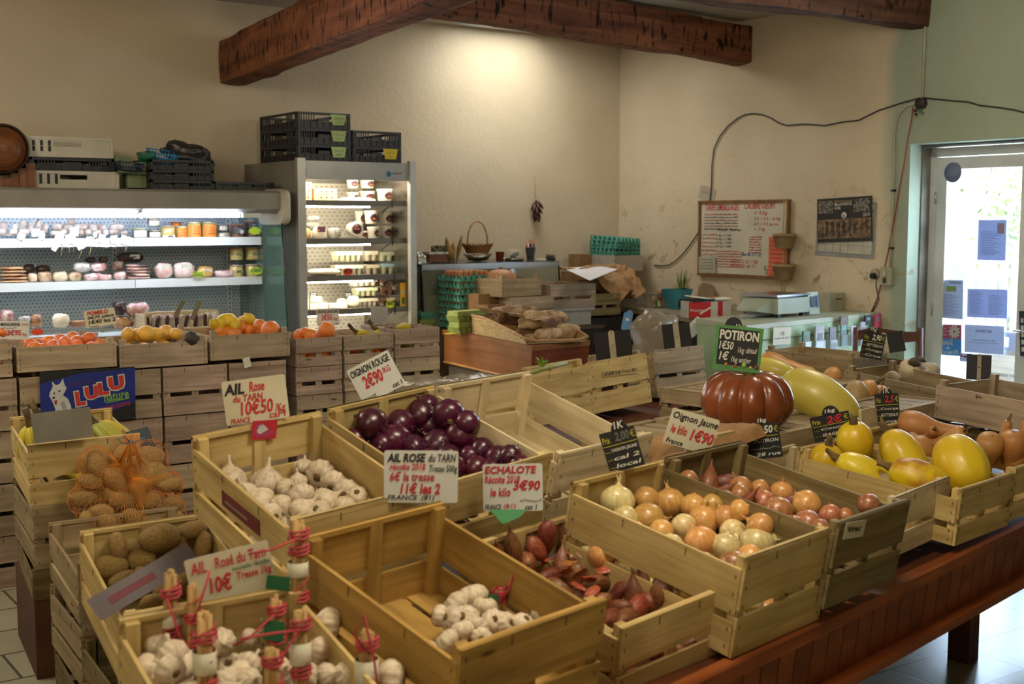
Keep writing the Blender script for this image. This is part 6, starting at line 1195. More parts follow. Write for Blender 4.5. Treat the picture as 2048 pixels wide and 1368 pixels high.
b.grid(lambda u, v: (math.cos(2 * PI * u) * (rx * (.75 + .3 * v)), math.sin(2 * PI * u) * (.085 * (.75 + .3 * v)), .005 + .06 * v + .006 * math.sin(u * 2 * PI * 22 + v * 9)), 88, 6, wrapu=True); b.grid(lambda u, v: (math.cos(2 * PI * u) * rx * .75 * v, math.sin(2 * PI * u) * .063 * v, .006), 40, 3, wrapu=True)
b.build('woven_bowl', M_WICK, t); b = MB()
for k in range(40): a = 2 * PI * k / 40; b.tube([(math.cos(a) * rx * 1.03, math.sin(a) * .088, .06), (math.cos(a + .06) * rx * 1.14, math.sin(a + .06) * .1, .082)], [.004, .0015], 5)
b.build('spiky_rim', M_WICK, t); b = MB(); b.tube([(-.09 * math.cos(k * PI / 16) * (1 + .12 * math.sin(k * PI / 16)), 0, .06 + .185 * math.sin(k * PI / 16)) for k in range(17)], .006, 8); b.tube([(-.09 * math.cos(k * PI / 16) * (1 + .12 * math.sin(k * PI / 16)) + .004 * math.sin(k * 2), .006 * math.cos(k * 2), .06 + .185 * math.sin(k * PI / 16)) for k in range(17)], .004, 6); b.build('handle', mat('handle_cane', 'b58848', .6, '96692f', 30), t)
b = MB(); b.lathe([(.02, 0), (.07, .006), (.11, .05), (.105, .05)], 30, nz=.15, nsc=30, cap=False); o = b.build('foil_bowl', FOIL, None, loc=on(955, .42), rot=RZ); tag(o, 'crumpled foil bowl under the handled wicker basket', 'bowl')
t = thing('candle_jar', 'reddish brown glass jar with a small white label, right of the wicker basket', 'jar', on(1000, .55), RZ); b = MB(); b.lathe([(.026, 0), (.031, .004), (.033, .07), (.034, .072), (.030, .072)], 20); b.build('glass', mat('amber_glass', '6a2c18', .15, '551f10', 8, coat=.5), t); b = MB(); b.lathe([(.001, 0), (.009, 0), (.009, .001), (.001, .001)], 14, M=MX, c=(.018, -.028, .022)); b.build('label', PAPER, t)
t = thing('plastic_tub', 'clear domed plastic container with a dark green vegetable inside', 'container', on(1028, .5), RZ); b = MB(); b.lathe([(.07, 0), (.075, .03), (.072, .07), (.05, .088), (.01, .09)], 24); b.build('dome', mat('clear_plastic', 'd8d8d0', .08, alpha=.22), t); b = MB(); b.lathe([(.072, 0), (.078, .022), (.074, .022)], 24, nz=.1, nsc=40); b.build('foil_base', FOIL, t)
b = MB(); b.tube([(-.03, 0, .03), (0, 0, .04), (.04, 0, .055)], [.012, .02, .012], 8); b.build('dark_vegetable', mat('dark_green_veg', '26302a', .5), t)
t = thing('pencil_bucket', 'small galvanised bucket full of pens with orange handled scissors', 'bucket', on(1061, .5), RZ); b = MB(); b.lathe([(.028, 0), (.029, .002), (.041, .098), (.044, .10), (.040, .10), (.039, .09)], 24, cap=False); b.build('pail', mat('galvanised_zinc', '84888a', .35, '6c7072', 30, metal=.8), t)
for j, (dx, an, m_, h_) in enumerate(((-.03, -.3, 'a8242c', .05), (-.018, -.15, 'd8d8d0', .055), (-.008, -.1, 'b02830', .06), (.0, 0, '1c1c20', .045), (.022, .25, '20407a', .045), (.03, .35, '2a6a8a', .05))):
 b = MB(); b.tube([(dx * .6, 0, .03), (dx + an * .03, 0, .10 + h_ * .6)], .005, 6); b.build('pen', mat('pen_' + m_, m_, .4), t)
b = MB()
for s_ in (-1, 1): b.tube([(.008 + s_ * .011 + .011 * math.cos(k * .6), -.005, .142 + .017 * math.sin(k * .6)) for k in range(11)], .0032, 6, closed=True)
b.tube([(.008, -.005, .128), (.006, -.005, .09)], .004, 6); b.build('scissors_handle', mat('orange_plastic', 'd8601c', .4), t)
tag(part(None, 'card_terminal', mat('dark_grey_device', '33322f', .4, '26251f', 9), (0, 0, .018, .075, .12, .026, (.15, .12, 0)), (0, -.02, .033, .05, .03, .004, (.15, .12, 0))), 'dark grey payment terminal at the right end of the deli case', 'card reader').location = on(1101, .5); bpy.data.objects['card_terminal'].rotation_euler = (0, 0, TH - .6)
tag(part(None, 'folded_cloth', PAPER, (0, 0, .006, .07, .05, .01)), 'small flat white pad beside the payment terminal', 'pad').location = on(1083, .52)
ZK = .94; cA, cB, cC = pz(1064, 691, ZK), pz(1180, 680.5, ZK), pz(884, 659, ZK); ex = (cB - cA); ey = (cC - cA); cD = cA + ex + ey
dk = thing('wooden_desk', 'orange brown wooden desk carrying the eggs and the bread basket', 'desk', (cA.x, cA.y, 0)); cl = Vector((cA.x, cA.y, 0))
DW = wood('desk_veneer', '8c5c36', '724524', '5a3014', .35, .02, gs=.6); DWF = wood('desk_front_veneer', '6f3520', '5a2817', '3c190c', .35, .02, gs=.6)
def shr(p, k, cc=(cA + cD) / 2): return (p - cc) * k + cc - cl
prism('desk_top', [cA - cl, cB - cl, cD - cl, cC - cl], ZK - .035, ZK, DW, dk); prism('apron', [shr(p, .97) for p in (cA, cB, cD, cC)], ZK - .22, ZK - .035, DW, dk); prism('front_panel', [shr(p, .99) for p in (cA, cB)] + [shr(cB, .96), shr(cA, .96)], .02, ZK - .036, DWF, dk)
prism('side_recess', [shr(p, .90) for p in (cA, cB, cD, cC)], .02, ZK - .2, mat('grey_brown_laminate', '5c5242', .6, '4e4436', 5), dk)  # plain grey-brown panel recessed below the apron
u_ = ey.normalized(); v_ = ex.normalized(); p0 = shr(cA, .97); p0.z = 0; b = MB(); b.tube([p0 + Vector((0, 0, ZK - .225)) - v_ * .004, p0 + ey * .97 + Vector((0, 0, ZK - .225)) - v_ * .004], .008, 6); b.build('moulding', mat('light_beading', 'b98850', .4), dk); b = MB(); pk_ = p0 + u_ * .55; b.tube([pk_ + Vector((0, 0, .62)) + (u_ * math.cos(k * .5) + Vector((0, 0, math.sin(k * .5)))) * .018 for k in range(13)], .002, 5, closed=True); b.build('ring_pull', ALU, dk)
prism('corner_post', [p0, p0 + v_ * .05, p0 + v_ * .05 + u_ * .06, p0 + u_ * .06], 0.0, ZK - .2, DW, dk)
RD = (0, 0, math.atan2(ex.y, ex.x))
M_EGT = mat('green_egg_tray', '4f9584', .85, '407d6e', 20, .3, 120, rnd=.05); M_EGG = mat('brown_egg', 'b0714a', .5, '9c5f3a', 9, rnd=.1); M_EGTD = mat('dark_green_egg_tray', '2a7560', .85, '225f4e', 20, .3, 120)
def traymesh(n=6, s=.29, h=.045, nm='egg_tray', m=M_EGT):
 b = MB(); N_ = n * 6
 def f(u, v): x, y = (u - .5) * s, (v - .5) * s; return (x, y, h * .5 + h * .48 * math.cos(u * n * 2 * PI) * math.cos(v * n * 2 * PI))
 b.grid(f, N_, N_)
 for q in range(4):
  M_ = Matrix.Rotation(q * PI / 2, 3, 'Z'); b.grid(lambda u, v: M_ @ Vector(((u - .5) * s, -s / 2 - .004 * math.sin(v * PI) + .004 * math.cos(u * n * 2 * PI), h * v * (.62 + .36 * math.cos(u * n * 2 * PI + q * PI)))), N_ * 2, 3)
 return b.mesh(nm, m)
TRM = traymesh()
eb = MB(); eb.lathe([(math.cos(-PI / 2 + PI * i / 9) * (1 - .12 * (i / 9 - .5)) * .0215 + .0005, math.sin(-PI / 2 + PI * i / 9) * .028) for i in range(10)], 14); EGG = eb.mesh('egg', M_EGG)
eg0 = pz(920, 659, ZK); s = .29; e1 = E1; e2 = E2; egc = eg0 + e1 * s / 2 + e2 * s / 2
for k in range(8):
 t = obj('egg_tray', TRM, None, egc + Vector((0, 0, k * .047 + .002)), (0, 0, TH + (PI / 2 if k % 2 else 0))); nn = ['lowest', 'second', 'third', 'fourth', 'fifth', 'sixth', 'seventh', 'topmost'][k]; tag(t, 'green moulded egg tray in the tall stack on the desk, %s from below' % nn if k not in (0, 7) else 'green moulded egg tray in the tall stack on the desk, %s of all' % nn, 'egg tray')
 if k == 7: rng = [(i, j) for i in range(6) for j in range(5)]
 else: rng = [(i, 0) for i in range(6)] + [(0, j) for j in range(1, 6)]
 for i, j in rng:
  if k < 7 and (i + j + k) % 5 == 4: continue
  p = egc + e1 * ((i - 2.5) * s / 6.6) + e2 * ((j - 2.5) * s / 6.6 + (.02 if k == 7 else 0)) + Vector((0, 0, k * .047 + .047 if k < 7 else 8 * .047 + .004)); o = obj('egg', EGG, None, p, (.2 * math.sin(i * 3 + k), .2 * math.cos(j * 5), i)); tag(o, 'brown egg on the topmost green tray of the stack' if k == 7 else 'brown egg held between the trays of the tall green stack', 'egg', 'eggs on the topmost tray' if k == 7 else 'eggs between the stacked trays')
M_LGC = mat('light_green_carton', '8b9850', .8, '768440', 12); M_GRC = mat('grey_carton', 'a8a594', .85, '97947f', 12)
def eggbox(label, p, wd, dp, hg, m, yaw, group=None):
 t = thing('egg_carton', label, 'egg carton', p, (0, 0, yaw), group); b = MB(); n = max(2, int(wd / .048)); b.grid(lambda u, v: ((u - .5) * wd, (v - .5) * dp, hg * .45 + hg * .1 * math.cos(u * n * 2 * PI)), n * 6, 4)
 b.grid(lambda u, v: ((u - .5) * wd * (.86 + .14 * v) + 0, -dp / 2 * (.86 + .14 * v) - .004 * math.cos(u * n * 2 * PI), hg * .5 * v), n * 6, 2); b.grid(lambda u, v: ((u - .5) * wd * (.86 + .14 * v), dp / 2 * (.86 + .14 * v), hg * .5 * v), n * 6, 2); b.grid(lambda u, v: (-wd / 2 * (.86 + .14 * v), (u - .5) * dp, hg * .5 * v), 8, 2); b.grid(lambda u, v: (wd / 2 * (.86 + .14 * v), (u - .5) * dp, hg * .5 * v), 8, 2); b.build('tray', m, t)
 b = MB(); b.box((0, 0, hg * .78), (wd * .93, dp * .9, hg * .4)); b.box((0, 0, hg * .55), (wd, dp, hg * .06)); b.build('lid', m, t); return t
p = pz(858, 655, ZK); eggbox('light green egg carton at the bottom of the small pile left of the egg trays', p + e2 * .05, .17, .1, .06, M_LGC, RD[2]); eggbox('dark green egg carton on top of the light green one', p + e2 * .05 + Vector((0, 0, .061)), .17, .1, .05, M_EGT, RD[2] + .05); eggbox('grey egg carton standing at the edge of the desk by the tall fridge', pz(842, 652, ZK), .05, .1, .09, M_GRC, RD[2])
p = pz(955, 668, ZK) + e2 * .12; eggbox('light green egg carton between the egg trays and the bread basket, lower one', p, .26, .12, .08, M_LGC, RD[2]); eggbox('light green egg carton stacked on another behind the bread basket', p + Vector((0, 0, .081)) + e2 * .02, .26, .12, .07, M_LGC, RD[2] + .03);
p = pz(1000, 662, ZK) + e2 * .1; t = thing('carton_box', 'brown card box with a blue and pink printed label behind the bread basket', 'box', p, RD); part(t, 'box_body', KRAFT, (0, 0, .09, .20, .14, .18)); part(t, 'printed_label', mat('dark_blue_print', '2c3256', .5), (0, -.072, .125, .16, .002, .06)); part(t, 'label_band', mat('pale_print', 'c9c4c8', .5), (.03, -.073, .12, .1, .001, .02))
for j, (x, w_, m_) in enumerate(((905, .1, 'd8e03c'), (945, .06, 'd8603c'))): o = part(None, 'price_slip', mat('slip_' + m_, m_, .6), (0, 0, .001, w_, .05, .002)); o.location = pz(x, 667, ZK + .001); o.rotation_euler = RD; tag(o, ['yellow paper slip lying under the egg trays at the desk edge', 'orange paper slip lying between the eggs and the bread basket'][j], 'paper')
bc_a, bc_b, bc_c = pz(944, 668, ZK), pz(1052, 690, ZK), pz(1176, 676, ZK); wv = (bc_c - bc_b); dv_ = (bc_a - bc_b); bk = thing('bread_basket', 'pale wicker tray basket with high sides, full of loaves, on the corner of the desk', 'basket', bc_b)
wd, dp = wv.length, dv_.length; bk.rotation_euler = (0, 0, math.atan2(dv_.y, dv_.x) - PI / 2); wd = .43; b = MB()
def wall_(x, dy0, h0, h1, m=0):
 def f(u, v): hh = h0 + (h1 - h0) * min(1, max(0, u * 1.3)) ** .8; return (x + .003 * math.sin(u * 60 * PI) * (1 if int(v * 12) % 2 else -1), dp * u, .004 + hh * v)
 b.grid(f, 120, 12)
wall_(.0, 0, .03, .12); wall_(wd, 0, .03, .13); b.grid(lambda u, v: (wd * u, dp + .003 * math.sin(u * 60 * PI) * (1 if int(v * 12) % 2 else -1), .004 + .12 * v), 90, 12); b.grid(lambda u, v: (wd * u, dp * v, .006), 10, 10); b.build('woven_sides', M_WICL, bk)
b = MB()
for i in range(26):
 for j in range(8):
  u = (i + .5 * (j % 2)) / 26; hh = .03 + .09 * min(1, u * 1.3) ** .8; z = .012 + .0125 * j
  if z < hh - .006: b.box((-.0045, dp * u, z), (.001, .010, .006))
b.build('weave_gaps', M_GAP, bk)
b = MB(); b.tube([(0, dp, .125)] + [(0, dp * (1 - k / 8), .004 + .03 + .09 * min(1, (1 - k / 8) * 1.3) ** .8) for k in range(9)] + [(wd * k / 6, -.005, .02 + .003 * math.sin(k)) for k in range(1, 6)] + [(wd, dp * k / 8, .004 + .03 + .10 * min(1, k / 8 * 1.3) ** .8) for k in range(9)], .009, 8); b.build('braided_rim', mat('rosy_wicker', 'b48a62', .6, '8e6642', 60, .5, 90), bk)
M_BR = mat('floured_crust', 'b39a76', .8, '7c5a3c', 15, .7, 40, lo=.38, hi=.6, rnd=.12); M_BRD = mat('dark_crust', '8a6848', .8, '56382a', 14, .7, 40, lo=.4, hi=.6)
def loaf(label, p, ln, r, rot, m, seed, grp=None):
 b = MB(); n = 14; b.lathe([(max(.05, math.cos(-PI / 2 + PI * i / n) ** .55) * r, math.sin(-PI / 2 + PI * i / n) * ln / 2) for i in range(n + 1)], 18, nz=.22, nsc=22, seed=seed, sq=(1, .7), M=Euler((0, PI / 2, 0)).to_matrix()); o = b.build('bread_loaf', m, None, loc=p, rot=rot); tag(o, label, 'bread', grp)
ry = bk.rotation_euler.z; bx_ = Vector((math.cos(ry), math.sin(ry), 0)); by_ = Vector((-bx_.y, bx_.x, 0))
for i, (u, v, z, ln, r, an, m, lab) in enumerate(((.45, .12, .05, .24, .042, .3, M_BR, 'long pointed loaf at the front left of the bread basket'), (.42, .30, .06, .26, .05, .15, M_BRD, 'dark split loaf in the middle of the basket, lower layer'), (.8, .2, .055, .22, .05, -.1, M_BR, 'floured loaf at the front right of the basket'), (.35, .22, .12, .26, .042, .1, M_BR, 'pale loaf end pointing left, second layer'), (.72, .45, .13, .34, .05, -.12, M_BR, 'large floured loaf on top, reaching the right side'), (.3, .5, .13, .30, .045, .2, M_BRD, 'dark loaf on top at the back left'), (.55, .75, .15, .34, .05, .05, M_BR, 'loaf lying across the back of the basket, highest one'), (.68, .22, .11, .26, .042, .5, M_BRD, 'brown crust loaf leaning over the front right one'), (.22, .1, .03, .16, .03, .2, M_BR, 'narrow loaf tip low at the front left'))):
 loaf(lab, bc_b + bx_ * wd * u + by_ * dp * v + Vector((0, 0, z)), ln, r, (.1 * (i % 3 - 1), 0, ry + an), m, i)
b = MB(); b.grid(lambda u, v: (wd * (-.02 + .45 * u), dp * (.15 + .85 * v) * (1 if 1 else 0), .13 + .035 * (1 - u) + .01 * noise.noise(Vector((u * 4, v * 4, 2)))), 14, 10); o = b.build('paper_bag', mat('tan_paper', 'b79a70', .8, 'a4875c', 9, .5, 30), None, loc=bc_b, rot=(0, 0, ry));
for v in o.data.vertices: v.co.z = v.co.z if v.co.x > .06 else v.co.z + .02
tag(o, 'tan paper bag folded over the left side of the bread basket', 'paper bag')
sb = rthing('low_cabinet', 'dark low cabinet under the crates of pumpkin and clementines', 'cabinet', 1.60, 1.06, 0); part(sb, 'cabinet_body', mat('dark_laminate', '2c2620', .6, '241e19', 5), (0, 0, .46, .72, .5, .92)); part(sb, 'cabinet_top', MATS['grey_brown_laminate'], (0, 0, .93, .74, .52, .02))
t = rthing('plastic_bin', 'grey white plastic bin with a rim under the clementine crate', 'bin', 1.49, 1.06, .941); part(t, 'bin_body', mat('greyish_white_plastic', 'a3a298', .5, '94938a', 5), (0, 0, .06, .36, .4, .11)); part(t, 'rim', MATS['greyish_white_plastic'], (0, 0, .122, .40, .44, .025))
crate('weathered crate of clementines with a wide slot, on the grey white bin', R(1.48, 1.06, 1.078), 35, 0, 0, .41, .42, .165, W_GREY, 'tray'); crate('grey wooden crate under the pumpkin crate, left of the clementines', R(1.88, 1.12, 1.0), 35, 0, 0, .36, .42, .17, W_GREY, 'tray'); crate('shallow wooden crate with a pale end board holding a beige pumpkin', R(1.96, 1.06, 1.172), 35 + 8, 0, 0, .38, .42, .125, W_OLD, 'tray')
q = R(1.96, 1.05, 1.28); t = thing('pumpkin', 'dusty beige ribbed pumpkin in the crate in front of the deli case', 'pumpkin', q, (0, 0, .4)); b = MB(); b.lathe([(max(.03, math.cos(-PI / 2 + PI * i / 12) ** .8) * .115, math.sin(-PI / 2 + PI * i / 12) * .075) for i in range(13)], 90, ribs=15, ramp=.12, power=.6); b.build('rind', mat('beige_pumpkin_skin', 'b08058', .5, '9a6c46', 6), t); b = MB(); b.lathe([(.02, .06), (.012, .09)], 8); b.build('stem', M_STEM, t)
for i in range(9): o = obj('clementine', vegmesh('mandarin', i % 4), None, R(1.60 - .032 * i, 1.22 - .03 * (i % 2), 1.175 + .012 * (i % 3)), (i, i, 0), .03); tag(o, 'clementine seen through the slot of its crate in front of the deli case', 'clementine', 'clementines behind the slot')
t = rthing('cardboard_box', 'plain brown cardboard box behind the egg trays', 'box', 2.12, 1.02, .941); part(t, 'carton_body', KRAFT, (0, 0, .125, .22, .3, .25))
t = thing('egg_carton', 'bundle of green egg cartons nested on edge behind the egg trays', 'egg carton', R(2.13, .95, 1.195), RZ)
for i in range(7): b = MB(); b.box((-.09 + i * .014, 0, .03 + i * .008), (.008, .12, .06 + i * .014)); b.build('carton', M_LGC if i > 5 else mat('mid_green_carton', '4f8450', .8, '3f6e42', 20), t)
for i in range(7): b = MB(); b.box((.06, 0, .008 + i * .017), (.10, .12, .010)); b.build('carton', M_LGC if i % 2 else MATS['mid_green_carton'], t)
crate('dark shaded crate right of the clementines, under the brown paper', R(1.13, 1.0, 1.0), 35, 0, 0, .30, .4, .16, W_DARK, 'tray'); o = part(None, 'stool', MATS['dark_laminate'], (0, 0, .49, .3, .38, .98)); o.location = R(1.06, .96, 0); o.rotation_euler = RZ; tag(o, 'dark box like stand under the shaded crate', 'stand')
ZW = 1.04; w1, w2 = pz(1246, 613, ZW), pz(1426, 640.5, ZW); a2, b2, _ = ab(w2); a1, b1, _ = ab(w1)
wt = thing('worktop', 'worn grey worktop along the right wall behind the green counter', 'worktop', R(.5, 1.6, 0)); wl = Vector(wt.location)
M_WT = mat('worn_grey_laminate', '8c7f68', .5, '756852', 4, detail=6); prism('top', [R(.01, .3) - wl, R(a1, .3) - wl, Vector((w1.x, w1.y, 0)) - wl, Vector((w2.x, w2.y, 0)) - wl, R(.01, 2.15) - wl], ZW - .04, ZW, M_WT, wt); prism('shaded_void_fill', [R(.03, .32) - wl, R(a1 - .05, .32) - wl, R(a1 - .05, b1) - wl, R(a2 - .08, b2 - .05) - wl, R(.03, 2.1) - wl], 0, ZW - .041, MATS['dark_laminate'], wt)  # dark body under the top stands in for a shaded void
ZG = 1.07; g1_, g2_ = pz(1493, 651, ZG), pz(1392, 637, ZG); g3 = R(.012, 2.80, ZG); g4 = R(.012, 2.80 - (g1_ - g2_).length, ZG)
gc = thing('green_counter', 'pale mint green painted counter with a white top, holding the scale and leaflets', 'counter', (g1_.x, g1_.y, 0)); gl = Vector((g1_.x, g1_.y, 0)); GP = [g1_ - gl, g3 - gl, g4 - gl, g2_ - gl]; gcn = sum((p for p in GP), Vector()) / 4
M_MINT = mat('mint_paint', '9db48f', .5, '8aa27c', 5); M_MTOP = mat('pale_counter_top', 'a3a890', .4, '93987f', 4)
prism('counter_top', GP, ZG - .03, ZG, M_MTOP, gc); prism('counter_body', [(p - gcn) * .985 + gcn for p in GP], 0, ZG - .031, M_MINT, gc); gx_ = (g3 - g1_).normalized(); gy_ = Vector((-gx_.y, gx_.x, 0)); GR = (0, 0, math.atan2(gx_.y, gx_.x)); Lg = (g3 - g1_).length
b = MB(); o_ = GP[0] - gy_ * .004; o_.z = 0; b.tube([o_ + gx_ * .02 + Vector((0, 0, ZG - .10)), o_ + gx_ * (Lg - .02) + Vector((0, 0, ZG - .10))], .003, 4); b.build('panel_groove', mat('dark_groove', '55634c', .8), gc)
def onG(x, y, z=ZG): return pz(x, y, z)
def gfront(x, y, off=.0): return hit(x, y, g1_ - gy_ * off, gy_)
p = onG(1590, 634); t = thing('shop_scale', 'grey electronic shop scale with a steel plate on the mint counter', 'scale', p + gy_ * .16, GR); M_SC = mat('grey_green_plastic', '9aa392', .45, '8b9484', 5)
b = MB(); b.box((0, 0, .075), (.36, .30, .10)); b.build('housing', M_SC, t); b = MB(); b.v = [Vector(v) for v in ((-.18, -.12, .12), (-.18, .12, .12), (-.31, .08, .06), (-.31, -.08, .06), (-.18, -.12, .03), (-.18, .12, .03), (-.31, .08, .045), (-.31, -.08, .045))]
for f_ in ((0, 1, 2, 3), (7, 6, 5, 4), (3, 2, 6, 7), (0, 3, 7, 4), (1, 5, 6, 2)): b.face(list(f_))
b.build('printer_nose', M_SC, t); part(t, 'weighing_plate', mat('steel_plate', 'aab0b4', .2, '9aa0a4', metal=.9), (0, 0, .142, .38, .30, .012), (0, 0, .13, .2, .2, .02))
for sx in (-1, 1):
 for sy in (-1, 1): part(t, 'foot', BLK, (sx * .14, sy * .12, .012, .03, .03, .025))
hd_ = part(t, 'display_unit', M_SC, (.24, -.12, .075, .12, .05, .15, (-.15, 0, 0))); part(hd_, 'screen', mat('lcd_screen', '4a5a66', .2), (.23, -.149, .09, .065, .002, .07, (-.15, 0, 0))); part(hd_, 'keys', mat('blue_keys', '3a5a86', .5), (.28, -.150, .09, .02, .002, .08, (-.15, 0, 0))); part(hd_, 'red_key', mat('red_print', 'b8322c', .6), (.2, -.147, .022, .01, .002, .01))
p = onG(1668, 610) ; t = thing('storage_box', 'low pale box behind the scale display on the mint counter', 'box', R(.12, 2.45, ZG), GR); part(t, 'box_body', mat('pale_box', 'aaa890', .6), (0, 0, .06, .2, .12, .12)); part(t, 'box_print', INK, (.02, -.061, .08, .08, .001, .008))
for k in range(7): o = part(None, 'leaflet', mat('leaflet_white', 'c9cbd0', .7, rnd=.06), (0, 0, .002, .19 - .01 * k, .11, .004, (0, 0, .05 * k))); o.location = onG(1508 + k * 2, 632) + Vector((0, 0, .0045 * k)); o.rotation_euler = GR; tag(o, 'white leaflet in the loose pile at the left front of the mint counter', 'leaflet', 'leaflets in the pile on the mint counter')
c, e, wd, hg = quadframe((1547, 656), (1583, 653), (1580, 689), (1546, 690), g1_ - gy_ * .012, gy_); t = thing('paper_notice', 'white paper notice about card payment taped to the front of the mint counter', 'notice', c, e); card(wd, hg, .002, .001).build('sheet', PAPER, t); write(t, 'CB', -wd * .12, wd * .12, hg * .05, hg * .25, INK, shear=0, bold=0); write(t, 'à partir de 15 €', -wd * .42, wd * .42, -hg * .2, -hg * .05, INK, shear=0, bold=0)
HOLD = mat('clear_holder', 'b8c4c8', .08, alpha=.35)
LF = [(1601, 1622, 662, 706, '3f7a5c', 'green fronted leaflet in the leftmost clear holder'), (1624, 1652, 652, 712, 'a9a6ac', 'tall grey white leaflet bundle in the second clear holder'), (1654, 1675, 654, 708, '6f7078', 'dark topped leaflet right of the tall grey white bundle'), (1678, 1694, 650, 692, '6f9a98', 'teal leaflet in the holder under the brown picture cards'), (1698, 1713, 652, 690, 'c4c0d4', 'lilac white leaflet beside the teal one'), (1716, 1733, 644, 690, 'a8a8b0', 'white leaflet with dark figures near the counter end'), (1675, 1700, 632, 650, '6a5240', 'brown picture card sticking up from the holders'), (1725, 1745, 630, 650, '23262e', 'black card sticking up behind the white leaflets'), (1745, 1765, 628, 655, 'c03a5c', 'pink and yellow flyer at the right end of the counter')]
for x0, x1, y0, y1, cl_, lab in LF:
 q = gfront((x0 + x1) / 2, (y0 + y1) / 2, .03); wd, hg = dpx(q, x1 - x0) * 1.1, dpx(q, y1 - y0); t = thing('leaflet', lab, 'leaflet', q, GR); m_ = mat('leaf_' + cl_, cl_, .5, None, 30, rnd=.05); part(t, 'leaflet_front', m_, (0, 0, 0, wd, .012, hg)); part(t, 'printed_block', mat('grey_print', '77787c', .6), (0, -.007, hg * .12, wd * .6, .001, hg * .3))
 if y1 > 680: part(t, 'clear_pocket', HOLD, (0, -.014, -hg * .25, wd * 1.12, .003, hg * .55), (-wd * .56, 0, -hg * .25, .003, .03, hg * .55), (wd * .56, 0, -hg * .25, .003, .03, hg * .55), (0, 0, -hg * .52, wd * 1.12, .03, .003))
def onW(x, y, z=ZW): return pz(x, y, z)
for k, (z0, sc_) in enumerate(((ZW, 1.0), (ZW + .12, .92))): o = part(None, 'cardboard_box', KRAFT, (0, 0, .059, .34 * sc_, .3 * sc_, .118)); o.location = R(.36, .36, z0 + .001); o.rotation_euler = RZ; tag(o, ['lower flat cardboard box hidden under the white box', 'upper flat cardboard box directly under the white box'][k], 'box')
WB = thing('cardboard_box', 'white cardboard box with a hand hole, carrying green egg trays', 'box', R(.31, .33, ZW + .242), (0, 0, TH)); M_WC = mat('white_card', 'a9a295', .8, '9a9386', 5)
b = MB(); b.box((0, -.17, .065), (.30, .004, .13)); b.box((0, .17, .065), (.30, .004, .13)); b.box((-.15, 0, .065), (.004, .34, .13)); b.box((0, 0, .004), (.30, .34, .006)); b.box((.15, 0, .03), (.004, .34, .06)); b.box((.15, -.13, .095), (.004, .08, .07)); b.box((.15, .13, .095), (.004, .08, .07)); b.build('box_walls', M_WC, WB)
for k in range(6): t = obj('egg_tray', TRM, None, R(.30, .31, ZW + .33 + k * .030), (.03 * (k % 3 - 1) + .04, .04 * (k % 2), TH + .05 * k), 1.02); t.data = TRM; tag(t, 'empty green egg tray in the pile on the white box, %s from below' % ['first', 'second', 'third', 'fourth', 'fifth', 'sixth and topmost'][k], 'egg tray')
o = part(None, 'cardboard_box', KRAFT, (0, 0, .07, .12, .16, .14)); o.location = R(.58, .2, ZW + .24); o.rotation_euler = RZ; tag(o, 'small brown cardboard box left of the green egg trays', 'box')
o = part(None, 'cardboard_box', KRAFT, (0, 0, .12, .2, .16, .235)); o.location = R(.62, .2, ZW + .002); o.rotation_euler = RZ; tag(o, 'brown cardboard box supporting the small one in the corner', 'box')
qa = R(.93, .95, 0); b = MB()
def kp(u, v):
 x = (u - .5) * .52; y = (.5 - v) * .5; n_ = noise.noise(Vector((u * 4, v * 4, 1))) * .04 + abs(noise.noise(Vector((u * 9, v * 7, 4)))) * .035; drop = max(0, v - .5) * 2; return (x * (1 - .35 * drop) + .03 * drop + n_ * .3, y - n_ * .5, .20 - (drop ** 1.3) * (.20 + .05 * noise.noise(Vector((u * 3, 7, 1)))) + n_)
b.grid(kp, 40, 40, sm=False); o = b.build('brown_paper', mat('kraft_paper', '9a754a', .75, '86633b', 12, .6, 26), None, loc=(qa.x, qa.y, 1.13), rot=(0, 0, TH + .1)); tag(o, 'crumpled brown wrapping paper hanging over the edge beside the clementines', 'paper')
b = MB(); c4 = [pz(1126, 536, 1.33), pz(1196, 532, 1.35), pz(1236, 538, 1.35), pz(1180, 561, 1.31)]; b.poly(c4); b.poly([p - Vector((0, 0, .002)) for p in c4][::-1]); o = b.build('white_paper', mat('white_sheet', 'd8d6da', .8, 'cfcdd2', 3), None); tag(o, 'white sheet of paper lying on the crumpled brown paper', 'paper')
o = part(None, 'storage_box', KRAFT, (0, 0, .1, .3, .26, .2)); o.location = R(.86, .84, ZW + .002); o.rotation_euler = RZ; tag(o, 'box hidden under the crumpled brown paper', 'box')
p = onW(1262, 612); t = thing('shallow_tray', 'grey plastic tray of small onions on the grey worktop', 'tray', p + E2 * .12, RZ); part(t, 'tray_body', mat('grey_tray_plastic', '9c968a', .45, '8b857a', 5), (0, -.1, .03, .30, .006, .055, (.2, 0, 0)), (0, .1, .03, .30, .006, .055), (-.15, 0, .03, .006, .2, .055), (.15, 0, .03, .006, .2, .055), (0, 0, .004, .3, .2, .006)); t['W'] = .3; t['D'] = .2; t['H'] = .06
pile(t, 'yellow_onion', [], .09, 'small pale onion heaped in the grey plastic tray on the worktop', 'onion', 'onions in the grey tray', 24, .024, mix=['pale_onion', 'yellow_onion', 'pink_onion'], hfill=.13)
t = thing('apple_tray', 'card fruit tray with round holes showing red apples, leaning behind the onion tray', 'tray', onW(1282, 612, ZW) + E2 * .3, (-.35, .25, TH)); M_BG = mat('beige_card', '9c8c70', .8, '8a7a5e', 9); part(t, 'card_sheet', M_BG, (0, 0, .12, .24, .006, .22))
